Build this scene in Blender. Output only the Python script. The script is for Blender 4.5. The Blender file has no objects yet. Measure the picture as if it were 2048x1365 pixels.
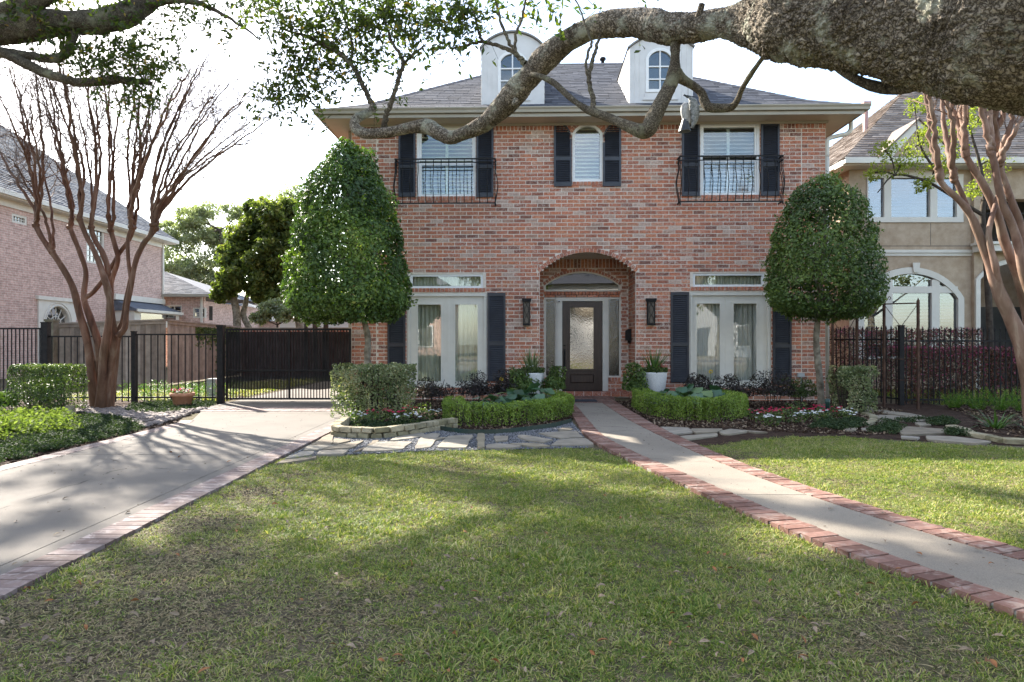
import bpy, bmesh, math, random
import numpy as np
from mathutils import Vector, Matrix, noise

R = math.radians
rng = np.random.default_rng(7)
random.seed(7)
scene = bpy.context.scene
C = scene.collection

# ------------------------------------------------------------------ camera, sky, sun, exposure
F = 1365.0            # focal length in photo pixels (photo 2048 x 1365, 24 mm lens)
CX, CY, CH = 1024.0, 682.0, 1.3
cam_d = bpy.data.cameras.new('camera')
cam_d.sensor_width = 36.0
cam_d.lens = 24.0
cam_d.clip_start = 0.05
cam_d.clip_end = 3000
cam = bpy.data.objects.new('camera', cam_d)
cam.location = (0, 0, CH)
cam.rotation_euler = (R(90), 0, 0)
C.objects.link(cam)
scene.camera = cam

SUN_EL = 34.5
TO_SUN = Vector((-0.65, 0.76, 0)).normalized()
SUN_AZ = math.atan2(TO_SUN.x, TO_SUN.y)      # clockwise from +Y
w = bpy.data.worlds.new('World')
scene.world = w
w.use_nodes = True
wn, wl = w.node_tree.nodes, w.node_tree.links
wn.clear()
w_out = wn.new('ShaderNodeOutputWorld')
w_bg = wn.new('ShaderNodeBackground')
w_sky = wn.new('ShaderNodeTexSky')
w_sky.sky_type = 'NISHITA'
w_sky.sun_disc = False
w_sky.sun_elevation = R(SUN_EL)
w_sky.sun_rotation = SUN_AZ
w_sky.air_density = 1.0
w_sky.dust_density = 1.2
w_sky.ozone_density = 1.0
w_tc = wn.new('ShaderNodeTexCoord')
w_map = wn.new('ShaderNodeMapping')
w_map.inputs['Scale'].default_value = (1.0, 1.0, 2.6)
w_no = wn.new('ShaderNodeTexNoise')
w_no.inputs['Scale'].default_value = 2.1
w_no.inputs['Detail'].default_value = 9
w_no.inputs['Roughness'].default_value = 0.58
w_ramp = wn.new('ShaderNodeValToRGB')
w_ramp.color_ramp.elements[0].position = 0.47
w_ramp.color_ramp.elements[1].position = 0.82
w_mix = wn.new('ShaderNodeMixRGB')
w_mix.inputs[2].default_value = (7.9, 7.75, 7.5, 1)     # thin bright cloud veil
wl.new(w_tc.outputs['Generated'], w_map.inputs['Vector'])
wl.new(w_map.outputs['Vector'], w_no.inputs['Vector'])
wl.new(w_no.outputs['Fac'], w_ramp.inputs['Fac'])
wl.new(w_ramp.outputs['Color'], w_mix.inputs[0])
wl.new(w_sky.outputs['Color'], w_mix.inputs[1])
wl.new(w_mix.outputs['Color'], w_bg.inputs['Color'])
wl.new(w_bg.outputs['Background'], w_out.inputs['Surface'])
w_bg.inputs['Strength'].default_value = 0.13

sun_d = bpy.data.lights.new('sun', 'SUN')
sun_d.energy = 5.0
sun_d.angle = R(0.6)
sun_d.color = (1.0, 0.93, 0.83)
sun = bpy.data.objects.new('sun', sun_d)
d = Vector((TO_SUN.x * math.cos(R(SUN_EL)), TO_SUN.y * math.cos(R(SUN_EL)), math.sin(R(SUN_EL))))
sun.rotation_euler = d.to_track_quat('Z', 'Y').to_euler()
sun.location = (-20, 25, 30)
C.objects.link(sun)

scene.view_settings.view_transform = 'Standard'
scene.view_settings.look = 'None'
scene.view_settings.gamma = 1.0
scene.view_settings.use_curve_mapping = False
scene.view_settings.exposure = 1.96
scene.render.engine = 'CYCLES'
scene.cycles.max_bounces = 8
scene.cycles.transparent_max_bounces = 12
scene.cycles.use_denoising = True

# ------------------------------------------------------------------ pixel -> world
def P(px, py, Y):
    return Vector(((px - CX) / F * Y, Y, CH + (CY - py) / F * Y))

def G(px, py, z=0.0):
    Y = F * (CH - z) / (py - CY)
    return Vector(((px - CX) / F * Y, Y, z))

HY, HA = 14.84, R(-1.5)       # the main house stands turned a little
H_ROT = Matrix.Rotation(HA, 3, 'Z')
H_INV = H_ROT.inverted()
def HL(px, py, dep=0.0):
    """photo pixel -> (x, z) on the house's plane y = dep (house coordinates)"""
    o = H_INV @ (Vector((0, 0, CH)) - Vector((0, HY, 0)))
    v = H_INV @ Vector(((px - CX) / F, 1, (CY - py) / F))
    t = (dep - o.y) / v.y
    q = o + v * t
    return q.x, q.z
def HXs(a, b, dep=0.0, py=600): return HL(a, py, dep)[0], HL(b, py, dep)[0]
def HZ(px, py, dep=0.0): return HL(px, py, dep)[1]
def HW(x, y, z): return H_ROT @ Vector((x, y, z)) + Vector((0, HY, 0))

# ------------------------------------------------------------------ objects and properties
def tag(o, label=None, cat=None, group=None, kind=None):
    if label: o['label'] = label
    if cat: o['category'] = cat
    if group: o['group'] = group
    if kind: o['kind'] = kind
    return o

def thing(name, label, cat, loc=(0, 0, 0), rz=0.0, group=None):
    o = bpy.data.objects.new(name, None)
    o.empty_display_size = 0.2
    C.objects.link(o)
    o.location = loc
    o.rotation_euler = (0, 0, rz)
    return tag(o, label, cat, group)

def put(name, me, mat=None, parent=None, kind=None):
    o = bpy.data.objects.new(name, me)
    if mat is not None and not me.materials:
        me.materials.append(mat)
    C.objects.link(o)
    if parent is not None:
        o.parent = parent
    if kind: o['kind'] = kind
    return o

def copy_tree(o, parent=None):
    c = o.copy()
    C.objects.link(c)
    if parent is not None: c.parent = parent
    for ch in list(o.children):
        copy_tree(ch, c)
    return c

def np_mesh(name, V, Fc, tint=None, smooth=False):
    V = np.asarray(V, np.float32); Fc = np.asarray(Fc, np.int32)
    me = bpy.data.meshes.new(name)
    me.vertices.add(len(V)); me.vertices.foreach_set('co', V.ravel())
    m, k = Fc.shape
    me.loops.add(m * k); me.loops.foreach_set('vertex_index', Fc.ravel())
    me.polygons.add(m); me.polygons.foreach_set('loop_start', np.arange(0, m * k, k, dtype=np.int32))
    me.polygons.foreach_set('use_smooth', np.full(m, smooth, dtype=bool))
    me.update(calc_edges=True)
    if tint is not None:
        a = me.attributes.new('tint', 'FLOAT', 'FACE')
        a.data.foreach_set('value', np.asarray(tint, np.float32))
    return me

class MB:
    """collects shapes; build() links them as ONE mesh object"""
    def __init__(s): s.v = []; s.f = []; s.t = []; s.sm = []
    def add(s, vs, fs, tint=0.5, smooth=False):
        n = len(s.v)
        s.v.extend([tuple(p) for p in vs])
        for f in fs:
            s.f.append([i + n for i in f]); s.t.append(tint); s.sm.append(smooth)
        return s
    def box(s, x0, x1, y0, y1, z0, z1, tint=0.5):
        vs = [(x0,y0,z0),(x1,y0,z0),(x1,y1,z0),(x0,y1,z0),(x0,y0,z1),(x1,y0,z1),(x1,y1,z1),(x0,y1,z1)]
        return s.add(vs, [(0,3,2,1),(4,5,6,7),(0,1,5,4),(1,2,6,5),(2,3,7,6),(3,0,4,7)], tint)
    def bev(s, x0, x1, y0, y1, z0, z1, b=0.01, tint=0.5):
        """box with its front (-y) edges chamfered"""
        vs = [(x0,y0+b,z0),(x1,y0+b,z0),(x1,y0+b,z1),(x0,y0+b,z1),(x0+b,y0,z0+b),(x1-b,y0,z0+b),(x1-b,y0,z1-b),(x0+b,y0,z1-b),
              (x0,y1,z0),(x1,y1,z0),(x1,y1,z1),(x0,y1,z1)]
        return s.add(vs, [(4,5,6,7),(0,1,5,4),(1,2,6,5),(2,3,7,6),(3,0,4,7),(0,8,9,1),(1,9,10,2),(2,10,11,3),(3,11,8,0),(8,11,10,9)], tint)
    def prism_y(s, poly, y0, y1, tint=0.5):
        n = len(poly)
        vs = [(x, y0, z) for x, z in poly] + [(x, y1, z) for x, z in poly]
        fs = [list(range(n)), list(range(2*n-1, n-1, -1))] + [(i, i+n, (i+1) % n + n, (i+1) % n) for i in range(n)]
        return s.add(vs, fs, tint)
    def prism_z(s, poly, z0, z1, tint=0.5, top=None):
        n = len(poly)
        tp = top or poly
        vs = [(x, y, z0) for x, y in poly] + [(x, y, z1) for x, y in tp]
        fs = [list(range(n-1, -1, -1)), list(range(n, 2*n))] + [(i, (i+1) % n, (i+1) % n + n, i+n) for i in range(n)]
        return s.add(vs, fs, tint)
    def ring_y(s, outer, inner, y0, y1, tint=0.5):
        n = len(outer)
        vs = [(x,y0,z) for x,z in outer] + [(x,y0,z) for x,z in inner] + [(x,y1,z) for x,z in outer] + [(x,y1,z) for x,z in inner]
        fs = []
        for i in range(n):
            j = (i+1) % n
            fs += [(i,j,n+j,n+i),(2*n+j,2*n+i,3*n+i,3*n+j),(i,2*n+i,2*n+j,j),(n+i,n+j,3*n+j,3*n+i)]
        return s.add(vs, fs, tint)
    def tube(s, pts, rad, n=8, tint=0.5, cap=True, smooth=True):
        V, Fq = tube_np(pts, rad, n)
        s.add(V, Fq.tolist(), tint, smooth)
        if cap:
            k = len(s.v)
            s.f.append([k - len(V) + i for i in range(n)][::-1]); s.t.append(tint); s.sm.append(False)
            s.f.append([k - n + i for i in range(n)]); s.t.append(tint); s.sm.append(False)
        return s
    def bar(s, a, b, r, n=6, tint=0.5): return s.tube([a, b], [r, r], n, tint, True, n > 6)
    def lathe(s, prof, c=(0,0,0), n=24, tint=0.5, smooth=True):
        vs, fs = [], []
        for r, z in prof:
            for i in range(n):
                a = 2*math.pi*i/n
                vs.append((c[0]+r*math.cos(a), c[1]+r*math.sin(a), c[2]+z))
        for k in range(len(prof)-1):
            for i in range(n):
                j = (i+1) % n
                fs.append((k*n+i, k*n+j, (k+1)*n+j, (k+1)*n+i))
        return s.add(vs, fs, tint, smooth)
    def mesh(s, name):
        me = bpy.data.meshes.new(name)
        me.from_pydata(s.v, [], s.f)
        me.polygons.foreach_set('use_smooth', s.sm)
        a = me.attributes.new('tint', 'FLOAT', 'FACE'); a.data.foreach_set('value', s.t)
        me.update()
        return me
    def build(s, name, mat, parent=None, kind=None):
        return put(name, s.mesh(name), mat, parent, kind)

def tube_np(pts, rad, n=8):
    pts = np.array([tuple(p) for p in pts], float)
    rad = np.broadcast_to(np.asarray(rad, float), (len(pts),))
    tg = np.gradient(pts, axis=0)
    tg /= np.linalg.norm(tg, axis=1)[:, None] + 1e-12
    ref = np.array([0, 0, 1.0]) if abs(tg[0][2]) < 0.9 else np.array([1.0, 0, 0])
    u = np.cross(tg[0], ref); u /= np.linalg.norm(u)
    V = np.zeros((len(pts), n, 3))
    ang = np.arange(n) * 2 * math.pi / n
    ca, sa = np.cos(ang)[:, None], np.sin(ang)[:, None]
    for i in range(len(pts)):
        u = u - tg[i] * np.dot(u, tg[i]); u /= np.linalg.norm(u) + 1e-12
        v = np.cross(tg[i], u)
        V[i] = pts[i] + rad[i] * (ca * u + sa * v)
    idx = np.arange(len(pts) * n).reshape(len(pts), n)
    a = idx[:-1]; b = np.roll(idx, -1, 1)[:-1]; c = np.roll(idx, -1, 1)[1:]; e = idx[1:]
    Fq = np.stack([a, b, c, e], -1).reshape(-1, 4)
    return V.reshape(-1, 3), Fq

def spline(pts, k=6):
    """Catmull-Rom through the points (any dimension), k samples a span"""
    p = np.array([tuple(q) for q in pts], float)
    p = np.vstack([2*p[0]-p[1], p, 2*p[-1]-p[-2]])
    out = []
    for i in range(1, len(p)-2):
        for t in np.linspace(0, 1, k, endpoint=False):
            out.append(0.5*((2*p[i])+(-p[i-1]+p[i+1])*t+(2*p[i-1]-5*p[i]+4*p[i+1]-p[i+2])*t*t+(-p[i-1]+3*p[i]-3*p[i+1]+p[i+2])*t**3))
    out.append(p[-2])
    return np.array(out)

class Tubes:
    """many tubes of the same material joined into one part (numpy)"""
    def __init__(s): s.V = []; s.F = []; s.n = 0; s.T = []
    def add(s, pts, rad, n=6, tint=0.5):
        V, Fq = tube_np(pts, rad, n)
        s.V.append(V); s.F.append(Fq + s.n); s.n += len(V); s.T.append(np.full(len(Fq), tint))
    def build(s, name, mat, parent=None, kind=None):
        return put(name, np_mesh(name, np.vstack(s.V), np.vstack(s.F), np.hstack(s.T), True), mat, parent, kind)

# ------------------------------------------------------------------ materials
def node(nt, t, **kw):
    n = nt.nodes.new(t)
    for k, v in kw.items():
        if k in n.inputs: n.inputs[k].default_value = v
        else: setattr(n, k, v)
    return n

def base_mat(name, rough=0.7, spec=0.3):
    m = bpy.data.materials.new(name)
    m.use_nodes = True
    nt = m.node_tree
    b = nt.nodes['Principled BSDF']
    b.inputs['Roughness'].default_value = rough
    b.inputs['Specular IOR Level'].default_value = spec
    return m, nt, b

def c4(c): return (c[0], c[1], c[2], 1)

def ramp(nt, stops):
    r = nt.nodes.new('ShaderNodeValToRGB')
    e = r.color_ramp.elements
    while len(e) < len(stops): e.new(0.5)
    for el, (p, c) in zip(e, stops):
        el.position = p; el.color = c4(c)
    return r

def noise_n(nt, scale, detail=4, rough=0.55, coord='pos', stretch=None):
    if coord == 'pos':
        g = nt.nodes.new('ShaderNodeNewGeometry'); out = g.outputs['Position']
    else:
        g = nt.nodes.new('ShaderNodeTexCoord'); out = g.outputs['Object']
    if stretch:
        mp = nt.nodes.new('ShaderNodeMapping'); mp.inputs['Scale'].default_value = stretch
        nt.links.new(out, mp.inputs['Vector']); out = mp.outputs['Vector']
    n = node(nt, 'ShaderNodeTexNoise', Scale=scale, Detail=detail, Roughness=rough)
    nt.links.new(out, n.inputs['Vector'])
    return n

def bump(nt, b, src, strength=0.3, dist=0.01):
    bp = node(nt, 'ShaderNodeBump', Strength=strength, Distance=dist)
    nt.links.new(src, bp.inputs['Height'])
    nt.links.new(bp.outputs['Normal'], b.inputs['Normal'])
    return bp

def mat_noise(name, c1, c2, scale=6, rough=0.7, spec=0.3, bmp=0.0, bscale=None, bdist=0.004, metal=0.0, lo=0.35, hi=0.65, stretch=None, coord='pos'):
    m, nt, b = base_mat(name, rough, spec)
    n = noise_n(nt, scale, 5, 0.6, coord, stretch)
    r = ramp(nt, [(lo, c1), (hi, c2)])
    nt.links.new(n.outputs['Fac'], r.inputs['Fac'])
    nt.links.new(r.outputs['Color'], b.inputs['Base Color'])
    b.inputs['Metallic'].default_value = metal
    if bmp:
        n2 = noise_n(nt, bscale or scale*6, 4, 0.6, coord, stretch)
        bump(nt, b, n2.outputs['Fac'], bmp, bdist)
    return m

def mat_tint(name, stops, rough=0.7, spec=0.3, nscale=30, namt=0.35, bmp=0.0, bdist=0.003, smear=None, smear_scale=22, bscale=None, wash=False):
    """colour picked by each piece's own tint, mottled by noise; smear = second colour in patches"""
    m, nt, b = base_mat(name, rough, spec)
    at = nt.nodes.new('ShaderNodeAttribute'); at.attribute_name = 'tint'
    r = ramp(nt, stops)
    nt.links.new(at.outputs['Fac'], r.inputs['Fac'])
    n = noise_n(nt, nscale, 5, 0.6)
    mr = node(nt, 'ShaderNodeMapRange')
    mr.inputs['To Min'].default_value = 1 - namt; mr.inputs['To Max'].default_value = 1 + namt
    mr.inputs['From Min'].default_value = 0.25; mr.inputs['From Max'].default_value = 0.75
    nt.links.new(n.outputs['Fac'], mr.inputs['Value'])
    mul = node(nt, 'ShaderNodeMixRGB', blend_type='MULTIPLY'); mul.inputs[0].default_value = 1
    nt.links.new(r.outputs['Color'], mul.inputs[1]); nt.links.new(mr.outputs['Result'], mul.inputs[2])
    col = mul.outputs['Color']
    if smear:
        n3 = noise_n(nt, smear_scale, 6, 0.68)
        n3.inputs['Distortion'].default_value = 1.2
        r3 = ramp(nt, [(0.5, (0,0,0)), (0.62, (0.75,0.75,0.75))])
        nt.links.new(n3.outputs['Fac'], r3.inputs['Fac'])
        nb = noise_n(nt, 2.2, 3, 0.6)
        rb = ramp(nt, [(0.35, (0.25,0.25,0.25)), (0.65, (1,1,1))])
        nt.links.new(nb.outputs['Fac'], rb.inputs['Fac'])
        mm = node(nt, 'ShaderNodeMixRGB', blend_type='MULTIPLY'); mm.inputs[0].default_value = 1
        nt.links.new(r3.outputs['Color'], mm.inputs[1]); nt.links.new(rb.outputs['Color'], mm.inputs[2])
        mx = node(nt, 'ShaderNodeMixRGB'); mx.inputs[2].default_value = c4(smear)
        nt.links.new(mm.outputs['Color'], mx.inputs[0]); nt.links.new(col, mx.inputs[1])
        col = mx.outputs['Color']
    if wash:                                        # faint streaks and slow weathering over the whole wall
        nw = noise_n(nt, .9, 5, .6, 'pos', (1, 1, .35)); rw = ramp(nt, [(.3, (.80,.80,.82)), (.7, (1.12,1.11,1.10))])
        nt.links.new(nw.outputs['Fac'], rw.inputs['Fac'])
        mw_ = node(nt, 'ShaderNodeMixRGB', blend_type='MULTIPLY'); mw_.inputs[0].default_value = 1
        nt.links.new(col, mw_.inputs[1]); nt.links.new(rw.outputs['Color'], mw_.inputs[2]); col = mw_.outputs['Color']
    nt.links.new(col, b.inputs['Base Color'])
    if bmp:
        n2 = noise_n(nt, bscale or nscale*3, 5, 0.65)
        bump(nt, b, n2.outputs['Fac'], bmp, bdist)
    return m

def mat_leaf(name, stops, rough=0.45, spec=0.4, transl=0.3, patch=None, patch_scale=3.0, tr_mul=(1.3, 1.5, 0.6)):
    m, nt, b = base_mat(name, rough, spec)
    at = nt.nodes.new('ShaderNodeAttribute'); at.attribute_name = 'tint'
    r = ramp(nt, stops)
    src = at.outputs['Fac']
    if patch:                                       # slow drift of hue through the plant
        n = noise_n(nt, patch_scale, 3, 0.6)
        ma = node(nt, 'ShaderNodeMath', operation='MULTIPLY_ADD')
        ma.inputs[1].default_value = patch; ma.inputs[2].default_value = -patch * 0.5
        nt.links.new(n.outputs['Fac'], ma.inputs[0])
        ad = node(nt, 'ShaderNodeMath', operation='ADD', use_clamp=True)
        nt.links.new(ma.outputs[0], ad.inputs[0]); nt.links.new(src, ad.inputs[1])
        src = ad.outputs[0]
    nt.links.new(src, r.inputs['Fac'])
    nt.links.new(r.outputs['Color'], b.inputs['Base Color'])
    tr = nt.nodes.new('ShaderNodeBsdfTranslucent')
    mu = node(nt, 'ShaderNodeMixRGB', blend_type='MULTIPLY'); mu.inputs[0].default_value = 1; mu.inputs[2].default_value = c4(tr_mul)
    nt.links.new(r.outputs['Color'], mu.inputs[1]); nt.links.new(mu.outputs['Color'], tr.inputs['Color'])
    mx = nt.nodes.new('ShaderNodeMixShader'); mx.inputs[0].default_value = transl
    out = nt.nodes['Material Output']
    nt.links.new(b.outputs['BSDF'], mx.inputs[1]); nt.links.new(tr.outputs['BSDF'], mx.inputs[2])
    nt.links.new(mx.outputs['Shader'], out.inputs['Surface'])
    return m

def mat_glass(name, refl=0.16, tint=(0.85, 0.9, 0.88), rough=0.0, wavy=0.0):
    m = bpy.data.materials.new(name); m.use_nodes = True
    nt = m.node_tree; nt.nodes.clear()
    out = nt.nodes.new('ShaderNodeOutputMaterial')
    t = nt.nodes.new('ShaderNodeBsdfTransparent'); t.inputs['Color'].default_value = c4(tint)
    g = nt.nodes.new('ShaderNodeBsdfGlossy'); g.inputs['Roughness'].default_value = rough
    g.inputs['Color'].default_value = (1, 1, 1, 1)
    lw = nt.nodes.new('ShaderNodeLayerWeight'); lw.inputs['Blend'].default_value = 0.25
    mr = node(nt, 'ShaderNodeMapRange'); mr.inputs['To Min'].default_value = refl; mr.inputs['To Max'].default_value = min(1.0, refl + 0.5)
    nt.links.new(lw.outputs['Fresnel'], mr.inputs['Value'])
    mx = nt.nodes.new('ShaderNodeMixShader')
    nt.links.new(mr.outputs['Result'], mx.inputs[0])
    nt.links.new(t.outputs[0], mx.inputs[1]); nt.links.new(g.outputs[0], mx.inputs[2])
    nt.links.new(mx.outputs[0], out.inputs['Surface'])
    n = noise_n(nt, 1.7 if not wavy else 26, 2, 0.5)
    bp = node(nt, 'ShaderNodeBump', Strength=wavy or 0.02, Distance=0.02)
    nt.links.new(n.outputs['Fac'], bp.inputs['Height']); nt.links.new(bp.outputs['Normal'], g.inputs['Normal'])
    return m

RED = [(0.0, (0.20,0.088,0.063)), (0.2, (0.33,0.125,0.078)), (0.5, (0.44,0.162,0.093)), (0.70, (0.47,0.185,0.098)), (0.86, (0.36,0.215,0.155)), (1.0, (0.47,0.335,0.265))]
M_brick = mat_tint('red tumbled brick', RED, 0.85, 0.2, 26, 0.4, 0.5, 0.004, smear=(0.63,0.525,0.45), smear_scale=24, wash=True)
M_mortar = mat_noise('pale mortar', (0.60,0.53,0.45), (0.72,0.65,0.56), 20, 0.95, 0.1, 0.3, 90)
M_paver = mat_tint('clay paving brick', [(0, (0.125,0.066,0.05)), (0.5, (0.19,0.10,0.076)), (0.85, (0.235,0.135,0.105)), (1, (0.25,0.18,0.145))], 0.85, 0.2, 14, 0.3, 0.4, 0.003, smear=(0.34,0.28,0.235), smear_scale=9)
M_paver_pale = mat_tint('sun-bleached paving brick', [(0, (0.13,0.09,0.078)), (0.5, (0.175,0.125,0.112)), (1, (0.21,0.168,0.155))], 0.8, 0.25, 14, 0.25, 0.4, 0.003, smear=(0.40,0.35,0.33), smear_scale=7)
M_shingle = mat_tint('grey asphalt shingle', [(0, (0.040,0.043,0.052)), (0.5, (0.072,0.076,0.090)), (1, (0.13,0.132,0.145))], 0.92, 0.15, 9, 0.2, 0.6, 0.002, bscale=160)
M_shingle_brown = mat_tint('brown shingle', [(0, (0.14,0.115,0.098)), (0.5, (0.21,0.175,0.15)), (1, (0.28,0.24,0.21))], 0.92, 0.15, 9, 0.2, 0.5, 0.002, bscale=120)
M_trim = mat_noise('cream painted trim', (0.58,0.55,0.475), (0.64,0.61,0.53), 3, 0.5, 0.35)
M_taupe = mat_noise('taupe eave paint', (0.33,0.30,0.235), (0.37,0.335,0.265), 2.5, 0.5, 0.35)
M_soffit = mat_noise('soffit paint', (0.50,0.41,0.33), (0.55,0.46,0.37), 2.5, 0.6, 0.3)
M_white = mat_noise('white window paint', (0.70,0.70,0.68), (0.76,0.76,0.74), 4, 0.45, 0.4)
M_dormer = mat_noise('grey white dormer boards', (0.58,0.57,0.55), (0.65,0.64,0.62), 3, 0.6, 0.3)
M_navy = mat_noise('blue black shutter paint', (0.020,0.022,0.029), (0.031,0.034,0.043), 5, 0.42, 0.45)
M_iron = mat_noise('black iron', (0.010,0.010,0.011), (0.022,0.020,0.019), 14, 0.65, 0.2, 0.2, 80, 0.001)
M_rust = mat_noise('rusty iron', (0.045,0.027,0.020), (0.11,0.06,0.04), 10, 0.8, 0.2, 0.3, 80, 0.001)
M_door = mat_noise('dark walnut', (0.018,0.009,0.007), (0.045,0.023,0.017), 7, 0.35, 0.5, 0.15, 60, 0.001, stretch=(6,6,0.6))
M_glass = mat_glass('window glass', 0.085, (.95,.96,.95))
M_glass_dark = mat_glass('upper window glass', 0.065, (0.85,0.88,0.86))
M_glass_door = mat_glass('rippled door glass', 0.40, (0.25,0.25,0.24), 0.01, 0.04)
M_glass_rain = mat_glass('rain glass', 0.10, (0.22,0.24,0.24), 0.10, 0.4)
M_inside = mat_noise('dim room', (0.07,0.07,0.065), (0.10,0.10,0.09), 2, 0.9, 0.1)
M_curtain = mat_noise('grey green drapery', (0.42,0.425,0.33), (0.60,0.60,0.49), 5, 0.9, 0.1, stretch=(8,8,0.3))
M_sheer = mat_noise('pale sheer drapery', (0.50,0.50,0.46), (0.60,0.60,0.55), 5, 0.9, 0.1, stretch=(8,8,0.3))
M_blind = mat_noise('cream shutter blind', (0.54,0.58,0.43), (0.62,0.66,0.51), 5, 0.6, 0.3)
M_pot = mat_noise('white speckled planter', (0.50,0.50,0.48), (0.66,0.66,0.645), 60, 0.8, 0.2, 0.3, 120, 0.002)
M_terra = mat_noise('terracotta', (0.42,0.19,0.11), (0.52,0.26,0.165), 9, 0.85, 0.2, 0.2, 50)
M_pavemortar = mat_noise('grey paving mortar', (0.24,0.215,0.185), (0.33,0.30,0.26), 20, 0.95, 0.1)
M_concrete = None
M_conc_walk = None
M_grey = mat_noise('grey utility plastic', (0.34,0.35,0.33), (0.42,0.43,0.41), 6, 0.6, 0.3)
M_copper = mat_noise('weathered copper', (0.36,0.20,0.16), (0.48,0.30,0.26), 6, 0.5, 0.4, metal=0.3)

# ------------------------------------------------------------------ laid pieces (bricks, shingles, pavers, boards)
CUBE_V = np.array([(-.5,-.5,-.5),(.5,-.5,-.5),(.5,.5,-.5),(-.5,.5,-.5),(-.5,-.5,.5),(.5,-.5,.5),(.5,.5,.5),(-.5,.5,.5)])
CUBE_F = np.array([(0,3,2,1),(4,5,6,7),(0,1,5,4),(1,2,6,5),(2,3,7,6),(3,0,4,7)])
_variants = {}
def cube_variants(key, mat, n=18, jit=0.02):
    if key not in _variants:
        out = []
        for i in range(n):
            V = CUBE_V + rng.uniform(-jit, jit, CUBE_V.shape)
            me = np_mesh(key, V, CUBE_F, np.full(6, (i + 0.5) / n))
            me.materials.append(mat)
            out.append(me)
        _variants[key] = out
    return _variants[key]

def pieces(name, items, mat, parent, stuff_name, limit=300, to_world=None, jit=0.02):
    """items: (centre, dims, 3x3 rotation or None, tint). The `limit` that show largest become objects, the rest one part."""
    if not items: return
    eye = Vector((0, 0, CH))
    def size(it):
        c = Vector(it[0]); c = to_world(c) if to_world else c
        q = c - eye
        if q.y < 0.3 or abs(q.x / q.y) > 0.78 or abs(q.z / q.y) > 0.52: return 0
        dd = sorted(it[1])
        return dd[1] * dd[2] / max(q.length, 0.5) ** 2
    order = sorted(range(len(items)), key=lambda i: -size(items[i]))
    var = cube_variants(name + mat.name, mat, jit=jit)
    for i in order[:limit]:
        c, dm, rot, t = items[i]
        o = bpy.data.objects.new(name, var[min(len(var)-1, int(t * len(var)))])
        C.objects.link(o)
        o.parent = parent
        m = (rot.to_4x4() if rot is not None else Matrix.Identity(4))
        m = Matrix.Translation(Vector(c)) @ m @ Matrix.Diagonal((dm[0], dm[1], dm[2], 1))
        o.matrix_local = m
    rest = order[limit:]
    if rest:
        V, Fs, T = [], [], []
        for k, i in enumerate(rest):
            c, dm, rot, t = items[i]
            v = (CUBE_V + rng.uniform(-jit, jit, CUBE_V.shape)) * np.array(dm)
            if rot is not None: v = v @ np.array(rot).T
            V.append(v + np.array(tuple(c))); Fs.append(CUBE_F + 8 * k); T.append(np.full(6, t))
        put(stuff_name, np_mesh(stuff_name, np.vstack(V), np.vstack(Fs), np.hstack(T)), mat, parent, 'stuff')

def tint_brick():
    return float(np.clip(rng.normal(0.5, 0.29), 0, 1))

def arch_poly(x0, x1, z0, zs, zc, n=14):
    """rectangle under a segmental arch, anticlockwise from bottom left; 4 + n points"""
    pts = [(x0, z0), (x1, z0), (x1, zs)]
    xc, hw, rise = (x0 + x1) / 2, (x1 - x0) / 2, max(zc - zs, 1e-4)
    Rr = (hw*hw + rise*rise) / (2*rise)
    a0 = math.asin(min(1, hw / Rr))
    for i in range(1, n + 1):
        a = a0 - 2*a0*i/(n + 1)
        pts.append((xc + Rr*math.sin(a), zc - Rr + Rr*math.cos(a)))
    pts.append((x0, zs))
    return pts

class Opening:
    def __init__(s, x0, x1, z0, z1, zc=None):
        s.x0, s.x1, s.z0, s.z1, s.zc = x0, x1, z0, z1, zc
        if zc:
            hw, rise = (x1-x0)/2, zc-z1
            s.R = (hw*hw + rise*rise)/(2*rise)
    def span(s, z):
        if z < s.z0: return None
        if z <= s.z1: return (s.x0, s.x1)
        if s.zc and z < s.zc:
            h = math.sqrt(max(0, s.R**2 - (z - s.zc + s.R)**2)); xc = (s.x0+s.x1)/2
            return (xc-h, xc+h)
        return None

def free_spans(x0, x1, ops, z):
    out = [(x0, x1)]
    for o in ops:
        sp = o.span(z)
        if not sp: continue
        nxt = []
        for a, b in out:
            if sp[1] <= a or sp[0] >= b: nxt.append((a, b)); continue
            if sp[0] > a: nxt.append((a, sp[0]))
            if sp[1] < b: nxt.append((sp[1], b))
        out = nxt
    return out

BH, BL, BJ = 0.0828, 0.258, 0.0165      # course height, brick pitch, joint
def lay_courses(x0, x1, z0, z1, ops, place, off=0.0):
    """running bond; place(xa, xb, za, zb) makes one brick"""
    nrow = int(round((z1 - z0) / BH))
    h = (z1 - z0) / max(nrow, 1)
    for r in range(nrow):
        za = z0 + r*h
        zm = za + h/2
        for a, b in free_spans(x0, x1, ops, zm):
            s = x0 + off + (0.5 * BL if r % 2 else 0) - BL
            x = s
            while x < b:
                p, q = max(a, x), min(b, x + BL)
                if q - p > 0.045:
                    place(p + BJ/2, q - BJ/2, za + BJ/2, za + h - BJ/2)
                x += BL

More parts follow.
